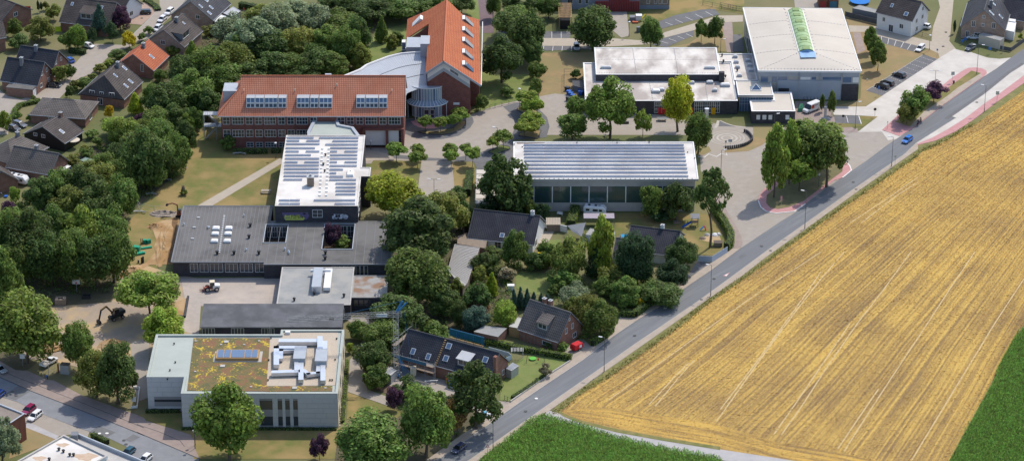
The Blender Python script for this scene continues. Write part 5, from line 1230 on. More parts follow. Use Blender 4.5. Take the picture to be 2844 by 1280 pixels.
# barrel skylight
zb = 10.8; s0, s1 = at('e',590,392,zb), at('e',702,390,zb); t0, t1 = at('e',506,88,zb), at('e',618,84,zb)
m_gsky = mat('green_skylight', (.30,.42,.18), (.25,.37,.15), .6, .35, 0, .5)
NB = 10; seg = 12; V = []; Fc = []
for j in range(seg+1):
    a = s0.lerp(t0,j/seg); b = s1.lerp(t1,j/seg)
    for i in range(NB+1):
        q = a.lerp(b,.5+.5*-math.cos(math.pi*i/NB)); V.append((q.x,q.y,zb-.1+1.1*math.sin(math.pi*i/NB)))
for j in range(seg):
    for i in range(NB): a = j*(NB+1)+i; Fc.append((a,a+1,a+NB+2,a+NB+1))
Fc.append(tuple(range(NB,-1,-1)))
bs_ = B10.part('barrel_skylight', MB().add(V, Fc), m_gsky, rf10, smooth=False)
for j in range(seg+1): B10.part('skylight_rib', MB().tube([tuple(Vector(V[j*(NB+1)+i])+Vector((0,0,.04))) for i in range(NB+1)], .05, 4), mat('green_rib',(.33,.42,.22)), bs_)
for t in (.02,.25,.48,.68,.84,.97):
    a = s0.lerp(t0,t).lerp(s1.lerp(t1,t),.5); B10.part('smoke_vent', MB().box(a.x-1.0,a.x+1.0,a.y-1.1,a.y+1.1,zb+.95,zb+1.12), mat('vent_green',(.22,.30,.13)), bs_)
B10.part('skylight_kerb', MB().bar((s0.x,s0.y,zb-.1),(t0.x,t0.y,zb-.1),.3,.6).bar((s1.x,s1.y,zb-.1),(t1.x,t1.y,zb-.1),.3,.6), m_wht, bs_)
a, b = s0+Vector((0,-.2,0)), s1+Vector((.2,-.2,0)); d_ = (b-a).normalized(); nr_ = Vector((d_.y,-d_.x,0))
B10.part('tarpaulin', MB().add([a+Vector((0,0,.2)),b+Vector((0,0,.2)),b+nr_*4.2+Vector((0,0,.12)),a+nr_*4.2+Vector((0,0,.12)),a.lerp(b,.5)+Vector((0,0,.9))],[(3,2,1,0),(0,1,4)]), mat('blue_sheet',(.30,.46,.66),(.22,.36,.58),.9,.4), bs_)
# front wall: fascia, window band, panels, brick corner
fl, fr_ = Vector((Pw[0][0],Pw[0][1],0)), Vector((Pw[1][0],Pw[1][1],0)); dd = (fr_-fl).normalized(); nn = Vector((dd.y,-dd.x,0)); LL = (fr_-fl).length
bz = lambda y: hgt('e', fl.lerp(fr_,.5), y)
def fx(x): return max(.05,min(LL-.05,(at('e',x,640,5).x-fl.x)/(fr_.x-fl.x)*LL))
def face(name, xa, xb, ya, yb_, m, o, par=None):
    u0_, u1_ = fx(xa), fx(xb); z1_, z0_ = bz(ya), bz(yb_); mb = MB()
    A = [fl+dd*u+nn*q+Vector((0,0,z)) for z in (max(z0_,0),z1_) for u, q in ((u0_,o),(u1_,o),(u1_,0),(u0_,0))]
    return B10.part(name, mb.add(A, [(0,1,5,4),(1,2,6,5),(4,5,6,7),(3,0,4,7)]), m, par)
for k in range(7):
    e_ = [290,390,495,595,710,808,915,1058]; face('fascia_panel', e_[k]+1, e_[k+1]-1, 540, 572, m_gpanel, .12)
for k, (a, b) in enumerate(((303,362),(385,428),(432,505),(598,680),(684,720),(765,910),(916,985),(990,1040))):
    w = face('window_frame', a, b, 574, 620 if a < 900 or a > 915 else 600, m_zinc, .08); face('pane', a+3, b-3, 577, 616 if a > 900 or a < 520 else 597, m_glassb if k not in (3,7) else m_wht, .11, w)
for a, b in ((430,588),(592,748),(752,905)): face('wall_panel', a, b, 602, 742, m_gpanel, .3)
face('window_frame', 440, 520, 660, 696, m_dframe, .36)
face('brick_corner', 912, 1055, 630, 746, m_brick2, .5)
for a in (590,750,908): face('downpipe', a-2, a+2, 545, 742, m_zinc, .4)
# west wall arched openings
wl, wk = Vector((Pw[0][0],Pw[0][1],0)), Vector((Pw[3][0],Pw[3][1],0)); wd_ = (wk-wl).normalized(); wn = Vector((-wd_.y,wd_.x,0))
for k in range(7):
    u = 8+k*5.6; A = [wl+wd_*(u+q)+wn*.06+Vector((0,0,z)) for z in (1.5,6.8) for q in (0,3.4)]
    B10.part('window', MB().add(A, [(0,2,3,1)]), m_glassd)
# ================================================================== kindergarten, pergola and far things at the top
zt = 6.2; q0, q1 = at('d',90,0,0), at('d',862,75,0); yk0 = at('d',700,72,0).y
xA, xB = at('d',60,40,2).x, at('d',862,40,2).x
Bk = Bld('nursery_building', 'blue-grey clad nursery with dark red stairs at the top edge', 'building', (xA,yk0))
rk_ = Bk.flat([(xA,yk0),(xB,yk0),(xB,yk0+13),(xA,yk0+13)], zt, mat('slate_blue_cladding',(.21,.24,.29),(.25,.28,.33),.5), m_wroof, .2, .3, m_zinc)
for a, b in ((95,138),(177,205),(230,254),(690,714),(745,768),(780,802),(808,846)):
    Bk.win((at('d',a,30,2).x,yk0),(at('d',b,30,2).x,yk0), 1.8, 4.0, 1, 1)
Bk.part('grey_panel', MB().box(at('d',640,30,2).x,at('d',860,30,2).x,yk0-.03,yk0+.01,1.4,4.5), m_wood2)
m_dred = mat('dark_red_boards', (.20,.035,.035), (.15,.03,.03), .8, .8, stretch=(0,(.25,.25,3.3)))
xs0, xs1 = at('d',305,40,2).x, at('d',635,40,2).x
for k in range(26):
    xx = xs0+k*(xs1-xs0)/26; Bk.part('board', MB().box(xx,xx+(xs1-xs0)/26-.05,yk0-2.2,yk0-2.05,.1,4.6 if 7 < k < 20 else 3.6), m_dred)
Bk.part('stair_flight', MB().bar((xs0+5,yk0-1.2,.3),(xs0+10,yk0-1.2,4.5), 1.4,.25), m_dred)
Bp = Bld('timber_pergola', 'timber pergola with open orange rafters over a dark shed', 'pergola', at('d',72,190))
pw = rect('d', (30,28), (128,135), 4.2); 
for k in range(11): Bp.part('rafter', MB().box(pw[0]+k*(pw[1]-pw[0])/10-.07,pw[0]+k*(pw[1]-pw[0])/10+.07,pw[2],pw[3],4.05,4.3), m_wood)
for k in range(7): Bp.part('batten', MB().box(pw[0]-.2,pw[1]+.2,pw[2]+k*(pw[3]-pw[2])/6-.05,pw[2]+k*(pw[3]-pw[2])/6+.05,4.3,4.38), m_wood)
for xx in (pw[0]+.1,pw[1]-.1):
    for yy_ in (pw[2]+.1,pw[3]-.1): Bp.part('post', MB().bar((xx,yy_,0),(xx,yy_,4.05), .2), m_wood)
Bp.part('shed_wall', MB().box(pw[0]+.4,pw[1]-.4,pw[2]+1,pw[3]-1,0,2.9), m_black)
# garden shed row and green containers at the top right
for a, b, m, lb in ((738,803,mat('brown_felt',(.23,.19,.17),(.28,.23,.2),.8),'small red-fronted shed with brown felt roof behind the vaulted gym'),(808,885,m_droof2,'grey-roofed shed with blue graffiti behind the vaulted gym')):
    q0 = at('e',a,62,0); q1 = at('e',b,62,0); Bs = Bld('shed', lb, 'shed', q0)
    Bs.flat([(q0.x,q0.y),(q1.x,q0.y),(q1.x,q0.y+5),(q0.x,q0.y+5)], 2.8, m_rust, m, .05, .1, m)
    Bs.part('door', MB().box(q0.x+.5,q1.x-.5,q0.y-.06,q0.y-.01,.1,2.2), mat('shed_door_%d' % a,(.35,.05,.05) if a < 800 else (.07,.18,.26)))
# ================================================================== the two buildings in the lower left corner
zt = 7.0
P = pts('R7',[(-60,640),(285,775),(110,890),(-260,1010)],zt)
Bb = Bld('rust_clad_building', 'rust brown timber-clad building with flat roof beside the parked cars', 'building', P[1])
Bb.flat([(p.x,p.y) for p in P], zt, m_rust, mat('brown_roof',(.20,.165,.14),(.25,.21,.18),.5), .35, .3, m_zinc)
zt = 6.5
P = [at('R7',470,1159,zt), at('R7',735,1010,zt), at('n',540,1015,zt), at('n',722,1130,zt), at('n',1000,1260,zt), at('D',60,1240,zt)]
a_ = at('n',428,980,zt); b_ = at('n',722,1120,zt); d_ = (b_-a_); e_ = at('n',110,1159,zt)-a_
Bw = Bld('white_roofed_building', 'flat white-roofed building with dark coping in the bottom left corner', 'building', a_)
rw = Bw.flat([(p.x,p.y) for p in (a_, a_+d_, a_+d_+e_*1.6, a_+e_*1.6)], zt, m_wht, m_wroof, .4, .4, m_conc)
for x, y in ((425,1088),(468,1112),(493,1112),(330,1142),(395,1075)):
    p = at('n',x,y,zt); Bw.part('roof_vent', MB().lathe((p.x,p.y,zt-.4), [(.25,0),(.25,.4),(.4,.45),(.35,.65),(.1,.7)], 10), m_black, rw)
for x, y, r in ((420,1050,.9),(575,1130,1.7),(265,1140,1.0)):
    p = at('n',x,y,zt-.4); Bw.part('rust_stain', MB().poly([(p.x+r*1.5*math.cos(t)*(1+.3*math.sin(3*t)),p.y+r*math.sin(t)*(1+.2*math.cos(5*t)),zt-.39) for t in [2*math.pi*k/18 for k in range(18)]]), mat('rust_stain',(.45,.32,.22),(.52,.40,.3),.8), rw)
p = at('n',500,985,zt); Bw.part('chimney', MB().box(p.x-.8,p.x+.8,p.y-1,p.y+.8,2,zt+.6), m_lead, rw)
a2 = at('n',520,975,zt-.2); b2 = at('n',960,1159,zt-.2); dd2 = (b2-a2); ee2 = Vector((-dd2.y,dd2.x,0)).normalized()*-4
Bw.part('rear_terrace', MB().prism([(p.x,p.y) for p in (a2,a2+dd2,a2+dd2+ee2,a2+ee2)], 0, 5.6), m_conc); Bw.part('terrace_wall', MB().bar((a2.x,a2.y,6.0),(b2.x,b2.y,6.0),.35,.9), m_zinc)
# ================================================================== houses
def H(name, label, K, r0, r1, hw, he, hr, wall, roof, **k):
    return house(name, label, at(K,*r0,hr), at(K,*r1,hr), hw, he, hr, wall, roof, **k)
g_up = [('g1',-1.6,4.6,1.1,1.2),('g1',1.6,4.6,1.1,1.2),('g1',-2.5,1.2,1.4,1.3),('g1',2.4,1.2,1.4,1.3)]
H('brick_house', 'brick house with dark tiled roof behind the one with a garage', 'a', (165,343), (432,383), 5.6, 3.0, 8.3, m_brick3, m_dtile, chim=[(.42,-.6,m_lead)], wins=g_up)
hB = H('brick_house', 'brick house with dark tiled roof and a flat brick garage in front', 'a', (66,430), (326,466), 5.6, 2.9, 8.3, m_brick3, m_dtile, chim=[(.42,-1.2,m_lead)], wins=g_up)
q = pts('a',[(48,655),(255,660),(258,655),(60,640)],2.6)
Bg = Bld('brick_garage', 'flat-roofed brick garage with white door beside the brick house', 'garage', q[0], R(-14))
Bg.off = None; L_ = (q[1]-q[0]).length
Bg.part('wall', MB().box(0,L_,-.2,3.2,0,2.6), m_brick3); Bg.part('roof', MB().box(-.1,L_+.1,-.3,3.3,2.6,2.8), m_droof); Bg.part('garage_door', MB().box(L_,L_+.05,.2,2.8,.1,2.3), m_wht)
H('brick_house', 'large brown-roofed brick house with four roof windows and half-hipped gable', 'a', (780,565), (890,462), 7.2, 3.0, 8.6, m_brick3, m_btile, hip=(3.0,0), chim=[(.75,-.8,m_lead)],
  sky=[(-1,.93,.28,1.0,1.7),(-1,.35,.25,.7,1.5),(-1,.62,.72,1.0,1.7),(-1,.30,.72,.9,1.6)], wins=[('g0',3,3.2,1.7,1.3),('g0',0,3.2,1.3,1.2),('g0',-3.2,3.2,1.7,1.3),('g0',.6,.3,1.6,2.1)])
H('orange_roofed_house', 'brick house with bright orange tiled roof beside the cul-de-sac', 'a', (1000,405), (1112,300), 6.3, 2.8, 7.4, m_brick3, m_otile, chim=[(.55,-.5,m_lead)], sky=[(-1,.45,.55,.9,1.9)], wins=[('g0',-2.5,2.0,1.0,2.4)])
H('bungalow', 'hipped grey-roofed bungalow behind a paved terrace', 'a', (395,738), (556,750), 6.4, 2.8, 5.6, m_brick3, m_gtile, hip=(5.4,5.4), wins=[('r',.2,1,1.6,1.4),('r',.7,1,1.6,1.4),('g1',-1,.4,2.4,2.0)])
H('slate_gabled_house', 'house with black slate gable and brown tiled roof with one skylight', 'a', (325,945), (456,862), 7.2, 2.8, 6.6, m_black, m_btile, chim=[(.95,-.2,m_brick3)], sky=[(-1,.35,.55,1.0,1.7)], wins=[('g0',3,3.0,1.3,1.0),('g0',.3,3.0,1.3,1.0)])
H('brick_house', 'brick house with grey tiled roof next to the parked caravan', 'h', (115,14), (432,70), 5.2, 3.4, 7.8, m_brick3, m_gtile, chim=[(.48,.5,m_lead)], wins=[('r',.35,1,1.4,1.2),('g1',0,1,1.6,1.4)])
H('brick_house', 'brick house with brown pyramid roof left of the caravan house', 'a', (60,1050), (140,1010), 6.5, 3.6, 7.6, m_brick3, m_gtile, hip=(5.5,5.0), chim=[(.9,0,m_lead)], wins=[('g0',2,1.5,1.4,1.2)])
H('brick_house', 'brick house corner with brown roof at the left edge below the caravan', 'h', (-70,130), (5,200), 5, 3, 7, m_brick3, m_btile, wins=[('l',.6,1.2,1.4,1.4)])
H('brick_house', 'brown-roofed brick house with red balcony in the top left corner', 'a', (-40,-30), (110,25), 6.5, 4.5, 8.6, m_brick3, m_btile, wins=[('g1',0,4.2,1.6,1.4),('g1',-2,1.2,1.6,1.4)])
H('brick_house', 'brown-roofed brick house cut off by the left edge of the photo', 'a', (-75,175), (10,165), 5.5, 4.5, 7.6, m_brick3, m_btile, wins=[('g1',0,1.4,1.6,1.4),('g1',0,4.2,1.4,1.2)])
H('brick_house', 'wide dark-roofed house with shed dormer behind the dark red tree', 'a', (515,-20), (865,22), 7.2, 3.2, 8.8, m_brick3, m_btile, sky=[(-1,.12,.25,.8,1.2),(-1,.75,.25,.8,1.2)], dorm=[(-1,.52,4.2,2.2,m_btile)])
H('brick_house', 'reddish brown roofed house with white gable at the top edge', 'a', (800,-75), (975,-30), 5.5, 3.2, 7.8, m_wht, m_btile, wins=[('g1',0,1.2,1.6,1.4)])
H('brick_house', 'brown-roofed house with white-framed gable window right of the parked white cars', 'a', (1228,222), (1362,108), 6.6, 3.4, 8.2, m_brick4, m_btile, chim=[(.6,-.6,m_lead)], wins=[('g0',.6,3.2,1.5,1.4)], sky=[(-1,.75,.3,.7,1.0)], dorm=[(-1,.32,5.5,2.4,m_btile)])
H('tan_brick_house', 'tan brick house with dark roof, roof windows and white awnings', 'b', (-25,12), (105,-105), 7.2, 3.2, 8.6, m_brick4, m_dtile, sky=[(-1,.1,.35,.8,1.5),(-1,.45,.3,1.2,1.8),(-1,.35,.62,.9,1.5),(-1,.12,.72,1.0,1.5)], wins=[('g0',-2,3.0,1.4,1.3),('g0',3,3.0,1.4,1.3)])
H('white_house', 'white rendered house with dark roof next to the car park', 'g', (482,-50), (737,13), 5.6, 5.2, 10.0, m_wht, m_btile, sky=[(-1,.3,.5,.9,1.3),(-1,.78,.72,1.3,1.4)], wins=[('r',.2,2.8,1.0,1.5),('r',.72,2.0,1.4,1.5),('r',.42,.1,1.6,2.3),('g1',-2,3.6,1.2,1.4),('g1',1.6,3.8,1.2,1.4),('g1',-1.6,.8,1.2,1.5),('g1',1.6,6.5,1.0,1.2)])
H('brick_house', 'red-brown brick gabled house with roof windows in the top right corner', 'g', (1212,75), (1262,-95), 6.9, 4.0, 10.0, m_brick4, m_dtile, sky=[(-1,.12,.3,1.0,2.0),(-1,.3,.68,1.2,1.7),(-1,.5,.25,1.0,2.0)], wins=[('g0',0,7.2,.9,1.0),('g0',3,4.2,1.2,1.9),('g0',0,4.5,.9,1.0),('g0',-3.2,4.2,1.2,1.9),('g0',4.6,.5,1.0,2.1),('g0',1.6,.2,1.8,2.1)], chim=[(.3,-1.5,m_lead)])
H('brick_house', 'dark-roofed house end in the far top right corner', 'g', (1380,-20), (1560,10), 6, 3, 7.6, m_brick4, m_dtile)
H('rendered_house', 'white bungalow with wide dark roof beside the beige patio', 'k', (165,57), (636,106), 7.2, 2.6, 7.8, m_wht, m_dtile, chim=[(.9,.3,m_wht)], sky=[(-1,.50,.78,1.2,1.3),(-1,.68,.72,1.2,1.3)], wins=[('r',.45,.4,1.8,2.0),('r',.85,.4,2.6,2.0),('g1',-3,.3,2.2,2.1)])
H('dark_roofed_house', 'house with blue-black tiled roof behind the tall dark conifer', 'l', (1015,745), (1362,786), 6.5, 2.8, 7.0, m_wht, m_dtile, chim=[(.64,.4,m_wht)])
H('dark_roofed_house', 'low blue-black roofed wing beside the small pool', 'l', (905,838), (985,845), 6.5, 2.6, 5.6, m_wht, m_dtile)
H('brick_cottage', 'brick cottage with weathered grey roof, dormer and two chimneys', 'q', (425,78), (680,160), 5.5, 3.0, 9.0, m_brick3, m_gtile, chim=[(.29,.9,m_brick3),(.45,.9,m_brick3)], dorm=[(-1,.55,3.2,1.9,m_gtile)],
  wins=[('g1',-1.4,3.6,1.0,1.5),('g1',1.3,3.9,1.0,1.5),('g1',2.3,1.0,1.6,1.4),('r',.72,.9,2.6,1.2),('g1',0,6.6,.7,.8)])
hS = H('renovated_house', 'long house with new anthracite roof, scaffold and half-open eaves', 'p', (530,275), (1118,430), 5.2, 3.3, 8.3, m_brick3, m_dtile, sky=[(-1,.12,.72,1.2,1.6),(-1,.30,.76,1.2,1.6),(-1,.47,.22,1.4,1.5),(-1,.49,.66,1.4,1.5),(-1,.90,.35,1.4,1.5)], dorm=[(-1,.70,3.4,2.0,mat('new_zinc',(.50,.51,.52),(.44,.45,.46),.8,.4))], wins=[('r',.58,.9,1.6,1.4),('r',.86,.9,1.6,1.4),('g1',-2,1,1.4,1.4),('g1',2.5,1,1.0,1.4),('g1',-3,3.4,.9,1.1)])
# timber strip on the open part of the new roof and the gable chimney
s_ = (8.3-3.3)/5.2
for k in range(13):
    t = k/12; y = -.4-t*4.7; z = 8.3-s_*abs(y)+.06; hS.part('counter_batten', MB().box(9.9-.0,10.4,y-.14,y+.14,z,z+.16), m_wood)
hS.part('gable_chimney', MB().box(24.9,25.7,-3.0,-2.0,0,8.6), m_brick3)
# sheds, garages, carport roofs
def flatbox(name, label, cat, K, P, z, wall, roof, par=.06):
    q = pts(K, P, z); b = Bld(name, label, cat, q[0]); b.flat([(p.x,p.y) for p in q], z, wall, roof, par, .12, roof); return b
b = flatbox('long_carport', 'long weathered grey board roof between the trees and the white bungalow', 'carport', 'j', [(870,832),(1055,858),(962,1120),(930,1159),(820,1020)], 2.8, m_wood2, mat('weathered_boards',(.40,.385,.37),(.32,.305,.29),.4,.9,stretch=(R(20),(3,.33,1))))
pa, pb = at('j',870,832,2.8), at('j',1055,858,2.8); pc, pd = at('j',820,1020,2.8), at('j',962,1120,2.8)
for k in range(22):
    t = k/21; u, v = pa.lerp(pc,t), pb.lerp(pd,t); b.part('roof_board', MB().bar((u.x,u.y,2.83),(v.x,v.y,2.83),.2,.05), mat('board_lath',(.36,.345,.33),(.44,.42,.40),1))
flatbox('garage', 'low dark board-roofed garage joined to the white bungalow', 'garage', 'j', [(895,770),(960,745),(1110,800),(1100,860),(890,825)], 2.6, m_brick3, m_wood2)
flatbox('garage', 'grey felt-roofed brick garage with white door behind the hedge', 'garage', 'q', [(40,290),(200,325),(258,268),(110,250)], 2.6, m_brick3, m_droof2)
flatbox('lean_to', 'pale felt lean-to with timber front beside the brick cottage', 'lean-to', 'q', [(275,255),(350,270),(365,200),(335,195)], 2.8, m_wood, mat('pale_felt',(.46,.46,.44),(.40,.40,.385),.7))
b = flatbox('metal_shed', 'silver metal garden shed beside the scaffolded house', 'shed', 'R1', [(1098,92),(1160,118),(1243,62),(1175,28)], 2.4, m_steel, m_steel)
for k in range(9):
    u, v = at('R1',1098+62*k/9,92+26*k/9,2.4), at('R1',1175+68*k/9,28+34*k/9,2.4); b.part('roof_seam', MB().bar((u.x,u.y,2.42),(v.x,v.y,2.42),.07,.04), m_zinc)
flatbox('site_container', 'grey site container beside the tower crane foot', 'container', 'p', [(362,565),(400,582),(437,548),(398,532)], 2.6, m_steel, mat('container_roof',(.42,.42,.41),(.36,.36,.35),.8))
flatbox('site_shed', 'grey corrugated hut beside the blue worker', 'hut', 'R7', [(688,218),(785,228),(808,195),(712,185)], 2.5, m_steel, m_wood2)
flatbox('tool_shed', 'flat grey garden room next to the tall dark conifer', 'shed', 'l', [(665,812),(870,835),(885,790),(700,765)], 2.6, m_wht, m_droof2)
flatbox('green_shed', 'green-roofed garden hut among the trees by the caravan house', 'shed', 'h', [(600,120),(700,155),(735,125),(640,100)], 2.4, m_wood2, mat('green_felt',(.16,.23,.19),(.2,.27,.22),.7))
b = flatbox('terrace_canopy', 'white slatted terrace canopy beside the caravan house', 'canopy', 'h', [(372,190),(450,210),(530,165),(430,135)], 2.6, m_glassb, m_wht)
flatbox('boarded_carport', 'dark flat roof with pale ribs behind the white house', 'shed', 'g', [(225,62),(445,108),(455,85),(280,40)], 2.6, m_lead, m_droof2)
b = flatbox('block_garage', 'long beige flat-roofed garage in front of the gabled brick house', 'garage', 'g', [(1172,262),(1330,305),(1362,285),(1205,246)], 3.0, mat('beige_render',(.52,.46,.38),(.47,.42,.35),.5), m_droof2)
flatbox('terrace_canopy', 'white terrace canopy at the gabled brick house', 'canopy', 'g', [(1370,225),(1435,240),(1450,170),(1380,160)], 3.0, m_wht, m_wht)
flatbox('terrace_canopy', 'upper white awning beside the gabled brick house', 'canopy', 'g', [(1380,155),(1445,165),(1450,90),(1385,85)], 3.2, m_wht, m_wht)
flatbox('awning', 'tilted grey awning at the tan brick house', 'awning', 'b', [(215,100),(285,128),(345,85),(290,52)], 2.8, m_lead, m_steel)
flatbox('awning', 'cream awning at the tan brick house', 'awning', 'b', [(150,160),(210,185),(262,135),(200,112)], 2.8, m_lead, m_wht)
# fences and garden walls
def fence(name, label, P, h, m, post=2.2, board=True, w=.08, cat='fence'):
    b = Bld(name, label, cat, P[0])
    for a, c_ in zip(P, P[1:]):
        L = (c_-a).length; n = max(1, round(L/post))
        for k in range(n):
            u, v = a.lerp(c_,k/n), a.lerp(c_,(k+1)/n)
            b.part('post', MB().bar((u.x,u.y,0),(u.x,u.y,h+.08),.1), m)
            if board: b.part('panel', MB().bar((u.x,u.y,h/2+.05),(v.x,v.y,h/2+.05), w, h-.1), m)
            else: b.part('rail', MB().bar((u.x,u.y,h),(v.x,v.y,h),.05).bar((u.x,u.y,h*.5),(v.x,v.y,h*.5),.04).bar((u.x,u.y,.12),(v.x,v.y,.12),.04), m)
    return b
m_bluef = mat('blue_grey_fence', (.33,.38,.46), (.38,.43,.50), .8, .6); m_anth = mat('anthracite_fence', (.07,.075,.085), (.09,.095,.105), .8, .7)
fence('garden_fence', 'blue-grey metal panel fence on the road corner', pts('R3',[(370,690),(525,700),(705,585)]), 1.8, m_bluef)
fence('garden_fence', 'long anthracite fence in front of the white house', pts('g',[(170,128),(560,224)]), 1.8, m_anth)
fence('garden_fence', 'dark slatted fence beside the beige garage', pts('g',[(1330,375),(1410,390),(1509,318),(1600,250)]), 1.4, m_anth)
fence('wire_fence', 'thin wire fence along the lawn by the glass entrance', pts('c',[(830,850),(935,825),(1010,808),(1165,768)]), 1.2, m_dframe, 2.2, False)
fence('wire_fence', 'thin wire fence along the garden by the white car', pts('g',[(640,240),(800,292)]), 1.2, m_dframe, 2.5, False)
fence('site_fence', 'wire site fence on the lawn above the dirt trench', pts('h',[(1010,425),(1050,500),(1155,515),(1255,515)]), 2.0, m_steel, 3.4, False)
fence('site_fence', 'site fence beside the pickup and the grey hut', pts('R7',[(500,370),(560,330),(640,300)]), 2.0, m_steel, 2.0, False)
fence('wire_fence', 'wire fence on the meadow behind the vaulted gym', pts('d',[(1110,40),(1250,70),(1420,90)])+pts('e',[(0,55),(150,88)]), 1.5, m_dframe, 3.0, False)
fence('garden_gate', 'black driveway gate beside the grey tree-shaded drive', pts('R1',[(1080,455),(1148,485)]), 1.2, m_dframe, 1.0, False, cat='gate')
fence('garden_gate', 'black side gate beside the kerb wall', pts('R1',[(1020,570),(965,590)]), 1.2, m_dframe, 1.0, False, cat='gate')
fence('garden_wall', 'low concrete wall under the hedge along the road', pts('R1',[(1150,485),(1656,132)])+pts('R2',[(345,762)]), .5, m_conc, 6, True, .25, cat='wall')
fence('garden_wall', 'low brick-edged wall beside the blue bin', pts('R1',[(860,672),(1020,572)]), .5, m_conc, 6, True, .25, cat='wall')
fence('garden_wall', 'white garden wall beside the round sail roof', pts('l',[(350,760),(525,800)]), 2.0, m_wht, 6, True, .2, cat='wall')
fence('privacy_screen', 'wooden privacy screen beside the white bungalow', pts('k',[(70,250),(125,130)]), 1.8, m_wood2)
fence('kerb_wall', 'white angled kerb wall beside the yellow sign lawn', pts('R7',[(1535,495),(1605,495),(1578,715),(1505,722)]), .7, m_wht, 6, True, .25, cat='wall')
# ================================================================== trees and shrubs
m_leaf = foliage('leaf'); m_needle = foliage('needle', .7); m_bark = mat('bark', (.085,.065,.05), (.14,.11,.085), 2.5, .95, .5, coord='obj')
def leafq(V, F, p, n, s, rnd, asp=1.0):
    """one leaf spray: a bent rhombus"""
    n = (n+Vector((rnd.gauss(0,.4),rnd.gauss(0,.4),.22+rnd.gauss(0,.3)))).normalized()
    t = n.cross(Vector((rnd.gauss(0,1),rnd.gauss(0,1),rnd.gauss(0,1)))).normalized(); b = n.cross(t)
    k = len(V); s *= rnd.uniform(.65,1.3)
    V += [tuple(p-t*s*asp), tuple(p-b*s*.62+n*s*.12), tuple(p+t*s*asp-n*s*.15), tuple(p+b*s*.62+n*s*.12)]; F.append((k,k+1,k+2,k+3))
def crown(name, seed, nl, per, leaf, shape='round', inner=.12):
    rnd = random.Random(seed); V = []; F = []; L = []
    for i in range(nl):
        z = rnd.uniform(-.75,1); a = i*2.399+rnd.uniform(-.3,.3); q = math.sqrt(max(0,1-z*z))
        d = Vector((q*math.cos(a), q*math.sin(a), z))
        rad = rnd.uniform(.48,.80); lr = rnd.uniform(.18,.40)
        c = d*rad
        if shape == 'cone': u_ = .74*(1-.93*((z+1)/2)**1.4); c = Vector((d.x/max(q,.3)*u_*rnd.uniform(.75,1), d.y/max(q,.3)*u_*rnd.uniform(.75,1), z*.86)); lr = .32*(1.05-.75*(z+1)/2)+.05
        if shape == 'flat': c.z = c.z*.85+.05
        if shape == 'open': lr *= .72; c = d*rnd.uniform(.45,.85)
        if shape == 'column': c = Vector((d.x*.62*math.sqrt(max(.05,1-abs(z)**2.2)), d.y*.62*math.sqrt(max(.05,1-abs(z)**2.2)), z*.84)); lr = .27
        L.append((c, lr))
    for c, lr in L:
        o = c.normalized() if c.length > .05 else Vector((0,0,1))
        for k in range(per):
            while True:
                d = Vector((rnd.gauss(0,1),rnd.gauss(0,1),rnd.gauss(0,1))).normalized()
                if d.dot(o) > -.45 or rnd.random() < .25: break
            d2 = (d+Vector((0,0,.15))).normalized(); r = lr*(rnd.random()**.35)
            leafq(V, F, c+d*r, d2, leaf, rnd)
    for k in range(int(nl*per*inner)):
        d = Vector((rnd.gauss(0,1),rnd.gauss(0,1),rnd.gauss(0,1))).normalized(); r = .55*rnd.random()**.4
        p = d*r
        if shape == 'cone': p = Vector((d.x*.4*(1-(d.z+1)*.45), d.y*.4*(1-(d.z+1)*.45), d.z*.8))
        leafq(V, F, p, d, leaf*1.3, rnd)
    me = bpy.data.meshes.new(name); me.from_pydata(V, [], F); me.materials.append(m_needle if shape == 'cone' else m_leaf); me.update(); return me
CROWN = {
 'b': [crown('crown_big_%d' % i, 10+i, 32+3*i, 230, .054) for i in range(4)],
 'm': [crown('crown_mid_%d' % i, 30+i, 24, 150, .075) for i in range(3)],
 's': [crown('crown_small_%d' % i, 50+i, 17, 95, .115) for i in range(3)],
 'f': [crown('crown_flat_%d' % i, 60+i, 24, 110, .10, 'flat') for i in range(3)],
 'o': [crown('crown_open_%d' % i, 70+i, 52, 85, .06, 'open', .05) for i in range(2)],
 'c': [crown('crown_cone_%d' % i, 80+i, 48, 110, .062, 'cone') for i in range(2)],
 'k': [crown('crown_column_%d' % i, 90+i, 32, 120, .07, 'column') for i in range(2)]}
def trunk_mesh(seed):
    rnd = random.Random(seed); mb = MB()
    P = [Vector((0,0,0))]; 
    for k in range(1,5): P.append(Vector((rnd.uniform(-.03,.03),rnd.uniform(-.03,.03),k*.25)))
    mb.tube(P, [.04,.031,.027,.022,.012], 7)
    for k in range(6):
        a = k*1.05+rnd.uniform(-.2,.2); z = rnd.uniform(.45,.7); e = Vector((math.cos(a)*.24,math.sin(a)*.24,z+rnd.uniform(.15,.28)))
        s0 = Vector((0,0,z-.05)); mb.tube([s0, s0.lerp(e,.5)+Vector((0,0,.02)), e], [.018,.013,.006], 5)
    me = bpy.data.meshes.new('trunk'); me.from_pydata(mb.v, [], mb.f); me.materials.append(m_bark); me.update(); return me
TRUNK = [trunk_mesh(i) for i in range(3)]
TREEBOX = []
GR = {'dark':(.115,.175,.045),'deep':(.07,.125,.05),'mid':(.165,.24,.052),'light':(.225,.31,.055),'lime':(.29,.37,.055),'yel':(.40,.44,.04),'gold':(.66,.50,.03),'purp':(.12,.055,.095),
      'brown':(.28,.185,.115),'blue':(.10,.18,.125),'silver':(.24,.29,.16),'olive':(.225,.255,.055),'rust':(.42,.28,.10),'grey':(.34,.30,.18)}
NT_ = [0]
